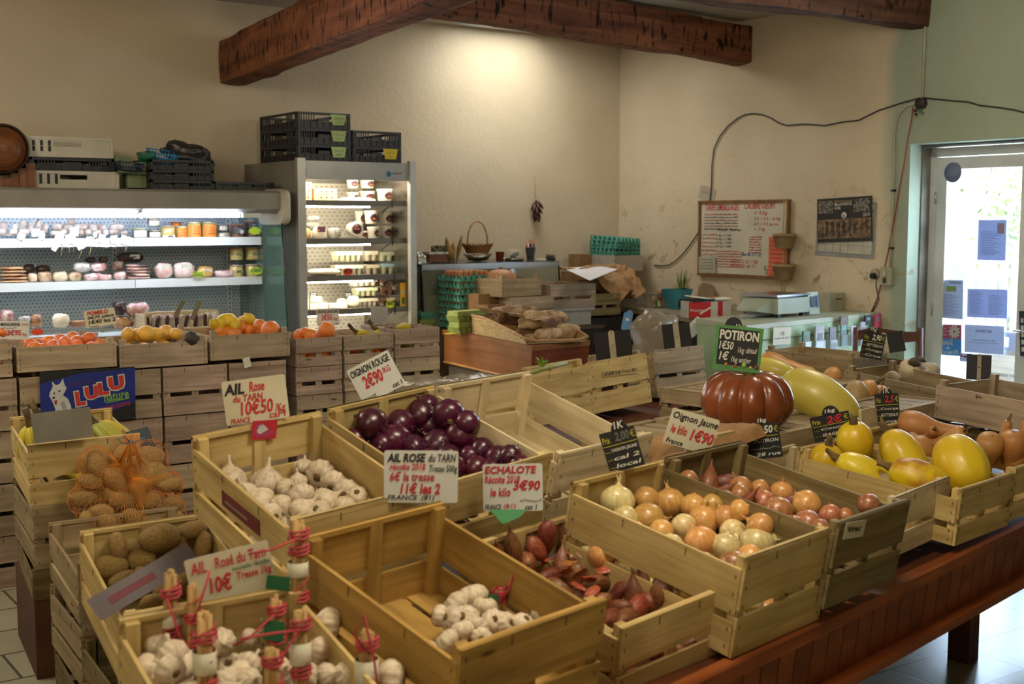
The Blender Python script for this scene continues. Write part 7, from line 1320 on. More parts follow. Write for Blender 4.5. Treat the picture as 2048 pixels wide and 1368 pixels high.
for x, z, r in ((-.06, .16, .03), (.02, .17, .012), (.07, .18, .024), (.02, .08, .024), (-.07, .07, .02)): b = MB(); b.lathe([(.001, 0), (r, 0), (r, .004), (.001, .004)], 18, M=MX, c=(x, -.004, z)); b.build('apple_window', mat('red_apple_skin', '8a2a20', .4, '6a1c16', 20), t)
bag('clear crumpled plastic bag slumped against the right wall', onW(1330, 585, ZW + .05) + E2 * .1, .24, .16, .22, mat('grey_film', '8c8474', .2, '6c6454', 7, .5, 20, alpha=.7), RZ, 9)
t = thing('plastic_tub', 'square clear plastic tub with a green barcode label, holding onions', 'tub', onW(1325, 616) + E2 * .06, RZ); part(t, 'tub_body', mat('milky_plastic', 'a09a84', .3, alpha=.55), (0, 0, .055, .15, .12, .11)); part(t, 'barcode_label', PAPER, (-.04, -.061, .035, .03, .001, .04)); part(t, 'green_label', mat('green_print', '4d7a2c', .5), (-.06, -.0612, .035, .02, .001, .04))
for k, (dx, z, kd) in enumerate(((.02, .07, 'pink_onion'), (.04, .115, 'pink_onion'), (-.03, .06, 'yellow_onion'))): o = obj(kd, vegmesh(kd, k), None, t.location + E1 * dx + Vector((0, 0, z)), (k, 1, 0), .03); tag(o, ['onion inside the clear tub, middle one', 'pinkish onion heaped above the rim of the clear tub', 'onion inside the clear tub, behind the label'][k], 'onion')
o = obj('clementine', vegmesh('mandarin', 1), None, onW(1337, 616) - E2 * .02 + Vector((0, 0, .034)), (0, 0, 0), .036); tag(o, 'single orange fruit lying between the clear tub and the blue pot', 'orange')
t = thing('plant_pot', 'turquoise square plastic pot with green chives and an arched cut out', 'plant pot', onW(1364, 619) + E2 * .06, RZ); M_TQ = mat('turquoise_plastic', '3f8a9c', .4, '367a8a', 5); b = MB(); b.v = [Vector((sx * w_, sy * w_ * .8, z)) for z, w_ in ((0, .055), (.15, .095)) for sx, sy in ((-1, -1), (1, -1), (1, 1), (-1, 1))]
for i in range(4): b.face([i, (i + 1) % 4, 4 + (i + 1) % 4, 4 + i])
b.face([3, 2, 1, 0]); b.build('pot', M_TQ, t); b = MB(); b.lathe([(.001, 0), (.036, 0), (.036, .003), (.001, .003)], 20, M=MX, c=(.0, -.058, .05), sq=(1, 1)); b.build('arched_opening', mat('dark_soil', '3a3028', .9, '2a221c', 30, .5, 60), t); b = MB()
for k in range(16): a = k * .9; b.tube([(.05 + .015 * math.cos(a), .015 * math.sin(a), .14), (.05 + .03 * math.cos(a), .03 * math.sin(a), .19 + .005 * k), (.055 + .045 * math.cos(a), .04 * math.sin(a), .21 + .006 * k)], [.003, .0025, .001], 5)
for k in range(5): b.tube([(-.1 + .02 * k, -.06, .155), (.02 + .02 * k, -.05 + .02 * k, .16), (.1, 0, .15)], .004, 5)
b.build('chives', mat('chive_green', '55803c', .6, '3f6a2c', 9), t)
p = onW(1432, 628, ZW); t = thing('carton_box', 'red and white printed carton with a notebook on top, on the grey worktop', 'box', onW(1432, 636, ZW) + E2 * .1, (0, 0, TH - .35)); part(t, 'box_body', mat('white_print_card', 'c0bcb2', .6), (0, 0, .055, .31, .14, .11)); part(t, 'red_panel', mat('red_card', 'b8242a', .5), (-.075, -.071, .055, .16, .002, .108)); part(t, 'red_stripe', MATS['red_card'], (.075, -.0705, .055, .035, .002, .11)); o = part(t, 'white_swoosh', PAPER, (-.035, -.0725, .05, .09, .001, .012, (0, -.5, 0)))
wq = write(t, 'Fitoplant', -.06, .06, -.01, .012, M_CHK, shear=0, name='box_lettering'); wq.rotation_euler = (PI / 2, 0, 0); wq.location = (-.085, -.073, .05)
t2 = thing('notebook', 'dark covered notebook with loose white sheets lying on the red and white carton', 'notebook', t.location + Vector((0, 0, .111)), (0, 0, TH - .2)); part(t2, 'cover', INK, (-.05, 0, .008, .18, .13, .016)); part(t2, 'loose_sheets', PAPER, (-.03, 0, .022, .2, .13, .006, (.05, .12, .1)), (.08, -.01, .012, .16, .12, .006, (0, -.08, -.1))); b = MB(); b.tube([(-.01, -.05, .034), (.07, -.04, .03)], .003, 6); b.build('pen', mat('orange_plastic', 'd8601c', .4), t2)
t = thing('carton_box', 'teal striped carton at the right of the red and white one', 'box', onW(1497, 636, ZW) + E2 * .3, (0, 0, TH - .2)); part(t, 'box_body', mat('teal_card', '1f5f58', .6, '8a7a5c', 30, lo=.5, hi=.52, aniso=(1, 1, 4)), (0, 0, .05, .16, .1, .10))
o = part(None, 'red_tray', mat('red_plastic', 'a8201e', .4), (0, 0, .012, .16, .1, .02)); o.location = onW(1400, 612) + E2 * .25 + Vector((0, 0, .10)); o.rotation_euler = RZ; tag(o, 'flat red plastic tray behind the turquoise pot', 'tray')
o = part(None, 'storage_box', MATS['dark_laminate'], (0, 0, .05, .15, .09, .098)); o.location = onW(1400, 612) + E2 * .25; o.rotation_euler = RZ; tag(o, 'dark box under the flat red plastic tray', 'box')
t = thing('cutting_board', 'wooden board with a rounded top leaning on the right wall behind the carton', 'board', pr(1412, 586, .05) + Vector((0, 0, 0)), (0, .12, TH - PI / 2)); b = MB(); pts = [(-.09, -.06), (.09, -.06), (.09, .02), (.07, .06), (.04, .075), (-.04, .075), (-.07, .06), (-.09, .02)]; n = 8; b.v = [Vector((x, 0, z)) for x, z in pts] + [Vector((x, .015, z)) for x, z in pts]; b.face(list(range(n))); b.face([n + i for i in range(n)][::-1])
for i in range(n): b.face([i, n + i, n + (i + 1) % n, (i + 1) % n])
b.build('board', mat('old_board', '8a7a60', .7, '75654c', 9), t)
# ================================================================ price cards
M_CARD = mat('aged_white_card', 'c9c4ac', .55, 'bbb59b', 5); M_CARDB = mat('bluish_white_card', 'cfd2cc', .5, 'c4c7c0', 5); M_GCARD = mat('grey_card_back', '86847a', .6, '78766c', 6)
def sign(label, quad, p, n, m=M_CARD, lines=(), name='price_card', r=.006, tab=None, cat='price card', hold=None, sc=1.0):
 c, e, wd, hg = quadframe(*quad, p, n); t = thing(name, label, cat, c, e); b = card(wd, hg, r)
 b.build('card', m, t)
 if tab:
  b = MB(); tw = wd * tab[1]; pts = [(wd * tab[0] + tw * math.cos(PI * k / 12), hg / 2 - .002 + tw * 1.05 * math.sin(PI * k / 12)) for k in range(13)]; n_ = 13; b.v = [Vector((x, y, 0)) for x, y in pts] + [Vector((x, y, -.0016)) for x, y in pts]; b.face(list(range(n_))); b.face([n_ + i for i in range(n_)][::-1])
  for i in range(n_): b.face([i, n_ + i, n_ + (i + 1) % n_, (i + 1) % n_])
  b.build('round_tab', m, t)
 for ln in lines:
  tx, x0, x1, y0, y1, ink = ln[:6]; bo = ln[6] if len(ln) > 6 else .02; sh = ln[7] if len(ln) > 7 else .18
  if tx.startswith('~'):
   b = MB(); squiggle(b, (x0 - .5) * wd, (x1 - .5) * wd, (y0 - .5) * hg, (y1 - y0) * hg, z=.0016, seed=len(tx) + int(x0 * 90) + int(y0 * 77), th=max(.0007, hg * .0032)); b.build('handwriting', ink, t)
  elif tx.startswith('#'): b = MB(); b.box(((x0 + x1) / 2 * wd - wd / 2, (y0 + y1) / 2 * hg - hg / 2, .0006), ((x1 - x0) * wd, (y1 - y0) * hg, .0012)); b.build('printed_block', ink, t)
  else: write(t, tx, (x0 - .5) * wd, (x1 - .5) * wd, (y0 - .5) * hg, (y1 - .5) * hg, ink, z=.0018, bold=bo, shear=sh)
 if hold:   # beige strip of the holder on the back of a card
  b = card(wd * hold[1], hg * 1.1, wd * hold[1] * .48, .003, .003); o = b.build('holder_strip', mat('beige_plastic_strip', 'b5ad8f', .5), t); o.location = (wd * hold[0], -hg * .02, 0); b = MB()
  for y in (.46, 0, -.48, -.52): b.lathe([(.001, .0035), (.0035, .0035)], 8, c=(wd * hold[0], hg * y, 0), cap=False);
  b.build('rivet_holes', INK, t)
 elif hold is None and name == 'price_card':
  b = MB(); b.tube([(0, -hg * .45, -.004), (0, -hg / 2 - .03, -.004)], .0022, 6); b.build('card_pick', mat('clear_pick', 'b0aea0', .3), t)
 return t
def at(k, x, y, h): return inpx(CR[k], x, y, h)
def tpx(x, y, t_, q_, z_=1.0): return hit(x, y, I(t_, q_, z_), IQ)
K, RD_ = INK, RINK
q = at('B1', 511, 846, .24); sign('cream price card for pink garlic at 10 euros 50, above the white garlic crate', ((444,765),(571,747),(578,835),(452,852)), q, facing(q, 4), M_CARD, (('AIL', .02, .34, .68, .93, K, .035), ('Rose', .42, .66, .70, .93, RD_), ('du TARN', .15, .62, .50, .66, RD_), ('10€50', .24, .76, .18, .52, RD_), ('/Kg', .78, .95, .12, .36, RD_, .01), ('FRANCE', .07, .38, .02, .14, RD_, .01), ('caF1', .68, .95, .05, .20, RD_, .01)))
q = at('B2', 745, 780, .25); sign('white tilted price card reading OIGNON ROUGE above the red onions', ((694,738),(779,701),(807,767),(727,815)), q, facing(q, -6), M_CARDB, (('OIGNON ROUGE', .04, .96, .74, .93, K), ('2€90', .2, .66, .34, .70, RD_, .03), ('/KG', .68, .88, .50, .66, RD_, .01), ('FRANCE', .04, .34, .04, .15, K, .01), ('cat 1', .74, .97, .06, .18, K, .01)))
q = at('B1', 875, 983, .25) + Vector((0, -.02, 0)); sign('white price card for garlic braids at 6 euros, below the red onions', ((768,901),(915,902),(917,1006),(768,1005)), q, facing(q, 0), M_CARDB, (('AIL ROSE', .04, .56, .78, .95, K, .035), ('du TARN', .6, .97, .79, .94, K, .01), ('récolte 2018', .08, .56, .63, .76, RD_), ('Tresse 500g', .61, .99, .56, .73, K, .01), ('6€ la tresse', .08, .68, .42, .60, RD_), ('11€ les 2', .22, .76, .17, .39, RD_, .03), ('FRANCE .(81)', .05, .68, .03, .15, K, .01)))
q = at('B2', 1030, 960, .25) + Vector((0, -.02, 0)); sign('white price card reading ECHALOTE in red below the red onions', ((971,929),(1088,927),(1083,1021),(961,1023)), q, facing(q, 0), M_CARDB, (('ECHALOTE', .03, .9, .80, .96, RD_, .03), ('Récolte 2018', .03, .62, .60, .76, RD_), ('3€90', .5, .96, .44, .66, RD_, .03), ('le kilo', .12, .46, .32, .50, RD_), ('FRANCE', .03, .3, .04, .15, K, .01), ('(81)', .34, .54, .04, .16, RD_, .01), ('cat 1', .7, .9, .03, .14, K, .01), ('~a', .62, .98, .2, .3, K)))
q = at('A3', 1235, 945, .28) ; q5 = hit(1380, 880, I(3.1, -2.30, 1.0), IQ); sign('cream price card reading Oignon Jaune at 1 euro 90, left of the big pumpkin', ((1334,812),(1429,841),(1431,911),(1337,887)), q5, facing(q5, 10), M_CARD, (('Oignon Jaune', .05, .99, .68, .93, K, .015), ('le kilo', .08, .42, .34, .58, RD_), ('1€90', .5, .98, .26, .60, RD_, .03), ('France', .05, .4, .04, .18, K, .01), ('cat 2', .74, .97, .02, .15, K, .01)))
q = pc + Vector((0, -.02, .12)); tt = sign('green framed chalk sign reading POTIRON standing on top of the big pumpkin', ((1420,647),(1513,660),(1534,745),(1437,738)), q, facing(q, 8, 8), mat('green_frame', '4f8c4a', .6, '3f7a3c', 9), (('#', .07, .93, .12, .93, M_CHALK), ('POTIRON', .09, .92, .68, .90, M_CHK, .035, .05), ('1€50', .1, .4, .46, .65, M_CHK), ('1kg détail', .5, .9, .38, .54, M_CHK, .005), ('1€', .12, .32, .22, .42, M_CHK), ('1kg entier', .38, .8, .16, .32, M_CHK, .005)), name='chalk_sign', r=.003, cat='sign')
wd_ = tt.children[0].dimensions
for k, (u, v, c_, s_) in enumerate(((.28, .08, 'd8862c', .05), (.48, .06, 'c23a2c', .05), (.66, .10, '86b04a', .08), (.80, .06, 'c8c84a', .045), (.92, .08, '7a3a34', .07))):
 b = MB(); b.lathe([(.001, .0016), (s_ * .11, .0016), (s_ * .11, .0022), (.001, .0024)], 14, sq=(1, 1.2)); o = b.build('painted_fruit', mat('fruit_' + c_, c_, .6), tt); me_ = tt.children[0].data; xs = [v_.co.x for v_ in me_.vertices]; ys = [v_.co.y for v_ in me_.vertices]; o.location = (min(xs) + (max(xs) - min(xs)) * u, min(ys) + (max(ys) - min(ys)) * (v + .05), 0)
q6 = q + E2 * .05; b = MB(); sign('black round topped card showing behind the green framed sign', ((1448,650),(1484,652),(1486,680),(1450,680)), q6, facing(q6, 8, 8), M_CHALK, (('1k', .6, .95, .75, 1.1, M_CHK),), name='price_flag', tab=(0, .48), hold=False)
def black(label, quad, p, turn, kg, price, body, tab, pm=M_CHK, extra=()):
 ls = [('#', .03, .97, .64, .655, M_YCH), (kg, tab[0] + .5 - .14, tab[0] + .5 + .14, 1.02, 1.02 + tab[1] * .75, M_CHK), ('Prix', .04, .26, .72, .88, M_YCH, .01), (price, .40, .82, .68, .95, pm, .03), ('€', .85, .97, .74, .92, M_YCH, .0, 0)]
 n = len(body)
 for i, tx in enumerate(body): ls.append((tx, .22, .95, .62 - .58 * (i + 1) / n + .04, .62 - .58 * i / n - .05, M_CHK, .015)); ls.append(('~' + tx[0], .04, .18, .64 - .58 * (i + 1) / n + .03, .70 - .58 * (i + 1) / n + .02, M_YCH))
 return sign(label, quad, p, facing(p, turn), M_CHALK, ls + list(extra), name='chalk_price_card', tab=tab, hold=False, r=.002)
q = hit(1527, 890, I(3.62, -2.30, 1.0), IQ); black('black chalk card reading POTIRON 1,50 in front of the big pumpkin', ((1494,851),(1561,845),(1561,912),(1494,922)), q, -4, '1kg', '1,50', ('POTIRON', '~x', '28 rue'), (.04, .2))
q = at('A3', 1243, 930, .285); black('black chalk card for yellow onions on the back board of their crate', ((1219,869),(1285,850),(1272,929),(1199,947)), q, -8, '1K', '2,00', ('OIGNON JAUNE', 'cal 2', 'local'), (.1, .24), mat('chalk_grey', '6a6c6a', .8))
q = hit(1664, 850, I(4.15, -2.30, 1.0), IQ); black('black chalk card reading Courge Spaghetti above the yellow squashes', ((1630,838),(1709,819),(1698,879),(1621,891)), q, -6, '1kg', '2€', ('Courge', 'SPAGHETTI', 'Local'), (.05, .22), RINK)
q = hit(1775, 820, I(4.5, -2.36, 1.0), IQ); black('black chalk card for butternut squash on a small pale board', ((1753,789),(1800,786),(1798,849),(1749,851)), q, 0, '1K', '2,5', ('Courge', 'BUTTERNUT', 'Local'), (.0, .25), RINK)
q = hit(1746, 690, R(1.9, 3.9, 1.0), E2); q = CR['R1'].location + Vector((0, 0, .18)); black('black chalk card reading Betterave 2,90 at the far tray', ((1723,661),(1766,670),(1769,721),(1725,714)), q, 5, '1Kg', '2,90', ('BETTERAVE', 'Chiogga', 'Crue'), (-.1, .26))
for lab, quad, p, turn, hold, m_ in (('back of a black price card with a beige strip, left one above the stamped crate', ((1192,665),(1264,659),(1262,716),(1188,724)), I(5.0, -4.1, 1.0), -5, (-.02, .17), M_CHALK), ('back of a black price card with a beige strip, above the brown crate', ((1332,651),(1388,644),(1376,699),(1320,704)), I(5.7, -4.3, 1.0), -10, (.0, .2), M_CHALK), ('back of a black price card with a beige strip beside the beetroot card', ((1757,669),(1815,660),(1802,702),(1762,708)), I(5.4, -3.3, 1.0), -20, (-.28, .24), M_CHALK), ('dark price card leaning far over on the tray before the glazed door', ((1949,715),(2000,715),(1965,757),(1917,751)), I(5.2, -2.5, 1.0), -10, (.02, .16), mat('slate_card', '3a3a46', .4))):
 q = hit(quad[0][0], quad[0][1], p, IQ); sign(lab, quad, q, facing(q, turn), m_, (), name='price_card', hold=hold, r=.002)
q = inpx(CR['BA'], 125, 850, .26) - Vector((0, .3, 0)); sign('large blank grey card standing in the banana crate below the blue sign', ((59,830),(179,812),(189,873),(70,886)), q, facing(q, 0), M_GCARD, (), hold=False)
q = at('A0', 460, 1150, .26); sign('blurred white price card for garlic braids at 10 euros, leaning behind the tied garlic', ((372,1122),(542,1078),(550,1186),(386,1228)), q, facing(q, 3), M_CARD, (('AIL', .05, .24, .70, .92, RD_), ('Rosé du Tarn', .34, .95, .72, .92, RD_), ('nouvelle récolte', .52, .97, .60, .68, GINK, .01), ('10€', .22, .5, .28, .60, RD_, .03), ('Tresse 1kg', .56, .98, .38, .56, RD_), ('~r', .1, .3, .05, .14, RD_), ('#', .52, .54, .1, .12, K), ('#', .6, .62, .12, .14, K)))
q = inpx(CR['N'], 290, 905, .34); sign('dark faced price card lying slanted on the net of potatoes', ((304,875),(349,863),(273,932),(227,944)), q, Vector((.25, -.75, .62)), mat('dark_blue_card', '3c4a50', .4), (('~q', .1, .9, .4, .6, M_CHK), ('#', .3, .6, .66, .8, mat('pink_print', '9a5a6c', .6))), r=.002, hold=False)
q = inpx(CR['P'], 300, 1170, .27); sign('blurred dark grey price card seen nearly edge on between the potatoes and the garlic', ((205,1192),(388,1087),(386,1122),(170,1250)), q, Vector((.30, -.70, .65)), mat('greyish_lilac_card', '6c646a', .6), (('#', .15, .6, .35, .65, mat('wine_print', '7a3440', .6)),), r=.002, hold=False)
fbq = lambda x, y, b_=FB: hit(x, y, R(0, b_), E2)
q = fbq(655, 635, FB - .25); sign('price card reading ORANGE SANGUINE 3 euros 50 above the blood oranges', ((632,618),(677,616),(680,650),(634,652)), q, facing(q), M_CARDB, (('ORANGE SANGUINE', .03, .97, .72, .93, K), ('3€50', .2, .68, .3, .68, RD_), ('/kg', .7, .92, .25, .48, RD_, .01), ('FRANCE', .1, .42, .03, .15, K, .01), ('cat 1', .78, .97, .03, .15, K, .01)))
q = fbq(758, 630, FB - .2); sign('blank grey folded price holder leaning over the bananas', ((748,613),(782,615),(769,644),(734,643)), q, facing(q), mat('light_grey_card', 'a4a4a2', .5), (), name='price_card')
q = fbq(200, 635, FB - .1); sign('price card reading POMELO between the mandarins and the pomelos', ((168,623),(230,614),(232,648),(171,657)), q, facing(q), M_CARD, (('POMELO', .1, .78, .72, .96, RD_, .03), ('0€75 pièce', .1, .95, .44, .68, K), ('1€40 les 2', .1, .98, .2, .44, K), ('~e', .1, .4, .04, .12, K)))
q = fbq(25, 660, FB - .1); sign('price card for mandarins at 2 euros 95, cut by the left edge', ((-10,643),(53,642),(63,679),(-4,678)), q, facing(q), M_CARDB, (('MANDARINE', .12, .72, .74, .92, K), ('CORSE', .76, .98, .76, .88, RD_, .01), ('~av', .12, .6, .6, .7, K), ('2€95', .3, .76, .22, .54, RD_, .03), ('/kg', .78, .93, .16, .36, RD_, .01)))
for lab, quad in (('thin price card seen edge on, left one above the wooden sausage box', ((347,600),(353,604),(372,636),(362,632))), ('thin price card seen edge on, right one above the wooden sausage box', ((377,603),(383,606),(409,640),(398,636)))): q = fbq(360, 625, FB - .35); sign(lab, quad, q, facing(q), mat('khaki_card_edge', '6f6a58', .5), (), hold=False, r=.001)
q = fbq(175, 800, FB + .03); DKB = mat('navy_blue_print', '1c2f86', .45, '182872', 6); LRED = mat('letter_red', 'd03a2c', .5); LGR = mat('letter_green', '86b83c', .5); WPR = mat('pure_white_print', 'cfd0cc', .5); DOGG = mat('dog_grey', '9a9c9c', .6)
t = sign('blue cardboard sign with big red letters and a white dog, below the mandarins', ((78,745),(268,733),(273,838),(83,852)), q, E2 * -1 + Vector((0, 0, .0)), mat('black_cardboard', '16161c', .6), (), name='advertising_sign', r=.001, cat='sign', hold=False)
me_ = t.children[0].data; wd = max(v.co.x for v in me_.vertices) * 2; hg = max(v.co.y for v in me_.vertices) * 2
def P2(u, v): return ((u - .5) * wd, (v - .5) * hg)
def flat(name, pts, m, z, par=t): b = MB(); n = len(pts); b.v = [Vector((*P2(*p), z)) for p in pts]; b.face(list(range(n))); return b.build(name, m, par)
flat('blue_field', [(0, .0), (.45, .03), (1, .33), (1, .98), (.4, .93), (0, .78)], DKB, .0008)
for (tx, x0, x1, y0, y1, rot_) in (('L', .36, .46, .33, .60, .12), ('U', .46, .60, .44, .68, .12), ('L', .60, .71, .50, .74, .12), ('U', .71, .88, .58, .84, .12)):
 a_, b_ = P2(x0, y0), P2(x1, y1); g_ = .006; write(t, tx, a_[0] - g_, b_[0] + g_, a_[1] - g_, b_[1] + g_, WPR, z=.0012, bold=.09, shear=.0, rot=rot_); write(t, tx, a_[0], b_[0], a_[1], b_[1], LRED, z=.002, bold=.06, shear=.0, rot=rot_)
a_, b_ = P2(.66, .38), P2(.93, .54); write(t, 'nature', a_[0], b_[0], a_[1], b_[1], LGR, z=.0012, bold=.02, shear=0, rot=.11); flat('green_underline', [(.68, .335), (.93, .40), (.93, .415), (.68, .345)], LGR, .0012)
a_, b_ = P2(.62, .22), P2(.94, .31); write(t, '& SAVONS, OIGNONS', a_[0], b_[0], a_[1], b_[1], LRED, z=.0012, bold=0, shear=0, rot=.16); a_, b_ = P2(.3, .72), P2(.55, .80); write(t, 'DEPUIS 1959', a_[0], b_[0], a_[1], b_[1], mat('dim_red_print', '5a2850', .5), z=.0012, bold=0, shear=0, rot=.1)
flat('dog_body', [(.13, .05), (.15, .3), (.12, .45), (.09, .55), (.10, .62), (.13, .72), (.12, .82), (.16, .74), (.20, .76), (.235, .86), (.25, .74), (.27, .68), (.25, .6), (.23, .55), (.28, .48), (.31, .35), (.325, .17), (.29, .14), (.25, .22), (.2, .2), (.19, .02)], WPR, .0012)
for pts in ([(.135, .61), (.15, .61), (.15, .58), (.135, .58)], [(.185, .64), (.205, .65), (.205, .62), (.185, .61)], [(.12, .52), (.15, .53), (.145, .49), (.125, .49)]): flat('dog_feature', pts, K, .0018)
flat('dog_tongue', [(.14, .46), (.17, .47), (.165, .38), (.145, .38)], mat('tongue_red', 'a8303a', .5), .0018); flat('dog_shading', [(.2, .4), (.24, .45), (.27, .3), (.25, .25), (.22, .3)], DOGG, .0016)
q = at('B1', 511, 846, .232); t = sign('red and pink sticker with a white garlic bulb on the white garlic crate', ((504,843),(553,839),(554,877),(503,880)), frame_of(CR['B1']) @ Vector((0, CR['B1']['D'] / 2 - .0225, .2)), frame_of(CR['B1']).to_3x3() @ Vector((0, -1, 0)), mat('red_label', 'c0303c', .4), (), name='sticker', cat='label', hold=False, r=.001)
o = t.children[0].data; wd = max(v.co.x for v in o.vertices) * 2; hg = max(v.co.y for v in o.vertices) * 2
def P2(u, v): return ((u - .5) * wd, (v - .5) * hg)
flat('pink_teardrop', [(.05, .4), (.12, .75), (.35, .93), (.95, .32), (.6, .14), (.2, .12)], mat('pink_label', 'c24a78', .4), .0008, t); flat('white_bulb', [(.2, .5), (.28, .75), (.42, .8), (.55, .66), (.65, .52), (.52, .42), (.35, .3), (.24, .36)], WPR, .0012, t)
q = at('B2', 1016, 1015, .22) + Vector((0, -.03, -.05)); b = MB(); P_ = [hit(x, y, q, facing(q, 0, 30)) for x, y in ((978, 1019), (1053, 1019), (1040, 1034), (1006, 1048))]; b.poly(P_); b.poly([p - Vector((0, 0, .001)) for p in P_][::-1]); o = b.build('leaflet', mat('green_leaflet', '2f8a4c', .5, '267a40', 9), None); tag(o, 'green leaflet with a white corner tucked under the shallot price card', 'leaflet')
def sticker(par_key, quad, pl, n, m, label, lines=()): return sign(label, quad, pl, n, m, lines, name='sticker', cat='label', hold=False, r=.001)
c4 = CR['A4']; Mx = frame_of(c4); fn = Mx.to_3x3() @ Vector((0, -1, 0)); fp_ = Mx @ Vector((0, -c4['D'] / 2 - .0035, .15)); sticker('A4', ((1692,1047),(1731,1040),(1728,1072),(1688,1078)), fp_, fn, M_CARD, 'torn whitish label with black handwriting on the front of the dark crate', (('Vrac', .1, .8, .4, .75, K),))
c4 = CR['B1']; Mx = frame_of(c4); fn = Mx.to_3x3() @ Vector((-1, 0, 0)); fp_ = Mx @ Vector((-c4['W'] / 2 - .003, 0, .1)); sticker('B1', ((440,978),(516,1042),(520,1072),(447,1012)), fp_, fn, mat('dark_red_print', '6f1c1c', .6, '5a1616', 9), 'dark red printed label on the left side board of the white garlic crate', (('#', .1, .7, .35, .5, mat('dim_white_print', '9a8a7a', .6)),))
c4 = CR['C2']; Mx = frame_of(c4); fn = Mx.to_3x3() @ Vector((0, -1, 0)); fp_ = Mx @ Vector((0, -c4['D'] / 2 - .0045, .18)); sticker('C2', ((1205,742),(1275,734),(1276,746),(1206,754)), fp_, fn, W_NEW, 'black stamped print on the upper board of the crate with the red onion', (('LUCQUES 121,80', .03, .5, .1, .8, K, .02, 0), ('France BIO', .55, .97, .3, .9, K, 0, 0)))
c4 = CR['R2']; Mx = frame_of(c4)
fp_ = R(3.9, FB + .006, 0); sticker('L', ((486,716),(500,714),(502,732),(488,738)), pb(493, 725, FB + .006), E2 * -1, PAPER, 'torn white paper patch on a crate right of the oranges and lemons tray')
for i, (x, y) in enumerate(((1216, 778), (1244, 770))): q = hit(x, y, I(4.35, -3.95, 1.0), IQ); o = obj('red_onion', vegmesh('red_onion', i), None, q, (1, i, 0), .035); tag(o, ['pale pink onion seen through the gap of the stamped crate, left one', 'lilac onion seen through the gap of the stamped crate'][i], 'onion')
q = hit(1395, 868, I(3.12, -2.42, 1.0), IQ); crumple('loosely rolled brown paper lying left of the big pumpkin', 'brown_paper', 'paper', q - Vector((0, 0, .05)), .52, .26, .10, MATS['kraft_paper'], 7, rot=(-.12, -.08, IY), amp=.25, sub=24)
q = hit(1440, 880, I(3.42, -2.34, 1.0), IQ); o = part(None, 'wooden_block', W_NEW, (0, 0, 0, .10, .05, .055)); o.location = q; o.rotation_euler = (0, 0, IY); tag(o, 'short pale wooden board end behind the Oignon Jaune card', 'board')
q = hit(1745, 835, I(4.42, -2.40, 1.0), IQ); o = part(None, 'small_board', W_PALE, (0, 0, 0, .19, .012, .08)); o.location = q; o.rotation_euler = (-.1, 0, IY); tag(o, 'small pale board behind the butternut price card', 'board')
FILM = mat('clear_milky_film', 'aaa08c', .15, '8c8270', 8, .5, 20, alpha=.55)
q = hit(1315, 672, I(5.6, -4.6, 1.0), IQ); bag('crumpled translucent plastic bag standing behind the stamped and brown crates', q - Vector((0, 0, .16)), .34, .2, .30, FILM, (0, 0, .3), 6)
q = hit(850, 752, R(3.2, 2.9, 1.0), E2); crumple('clear plastic film spilling behind the red onion card', 'plastic_film', 'film', q - Vector((0, 0, .05)), .36, .3, .06, FILM, 3, amp=.3); q = hit(950, 748, R(2.7, 3.0, 1.0), E2); crumple('clear plastic pack lying behind the empty pale crate', 'plastic_pack', 'film', q - Vector((0, 0, .04)), .28, .22, .06, FILM, 5, amp=.3)
CR['C0'] = crate('wooden crate holding the clear plastic film behind the red onion crate', R(3.1, 2.95, .60), 45, 0, 0, .4, .55, .2, W_NEW); crate('wooden crate holding the clear plastic pack behind the empty crate', R(2.62, 3.05, .60), 45, 0, 0, .4, .55, .22, W_NEW)
for k, (a_, b_) in enumerate(((3.1, 2.95), (2.62, 3.05))):
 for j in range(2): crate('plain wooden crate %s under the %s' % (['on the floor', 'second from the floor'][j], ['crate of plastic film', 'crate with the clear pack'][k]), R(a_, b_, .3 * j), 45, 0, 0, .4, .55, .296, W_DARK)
q = hit(1084, 738, I(4.3, -3.9, 1.0), IQ); t = thing('celery', 'pale green leaf sprig with a stalk showing behind the aged empty crate', 'celery', q, (0, 0, .6)); b = MB(); b.tube([(-.14, 0, -.03), (0, 0, 0), (.14, 0, .02)], .012, 6); b.build('stalk', mat('celery_stalk', 'a8aa6c', .5), t); b = MB()
for k in range(16): a = k * 1.1; b.poly([(0, 0, .0), (.02 * math.cos(a), .02 * math.sin(a), .02 + .002 * k), (.035 * math.cos(a + .3), .035 * math.sin(a + .3), .03 + .002 * k), (.015 * math.cos(a + .7), .015 * math.sin(a + .7), .035)])
b.build('leaves', mat('celery_leaf', '86a83c', .6), t)
q = hit(1256, 640, I(6.0, -5.0, 1.0), IQ); sign('light blue plastic price card standing at the far side of the island', ((1245,622),(1257,630),(1269,660),(1245,661)), q, facing(q), mat('sky_blue_card', '5f93cc', .4), (('#', .3, .7, .55, .7, M_CHK),), name='price_flag', tab=(.1, .35), hold=False); q = hit(1390, 650, I(6.6, -4.8, 1.0), IQ); sign('bluish white card seen at an angle left of the mint counter', ((1381,625),(1399,645),(1399,681),(1382,665)), q, facing(q), M_CARDB, (('~c', .2, .8, .5, .6, BINK),), name='price_flag', hold=False)
for i, (x, y, s_) in enumerate(((1935, 868, .12), (1968, 882, .14), (1952, 860, .10))): q = hit(x, y, I(4.75, -2.35, .9), IQ); crumple(['crumpled green tissue paper behind the butternut squashes, left piece', 'crumpled green tissue paper behind the butternut squashes, right piece', 'crumpled green tissue paper under the edge of the right tray'][i], 'tissue_paper', 'paper', q - Vector((0, 0, .05)), s_, s_, .07, mat('green_tissue', '4c8a78', .7, '3a6e60', 9), i + 3, amp=.6)
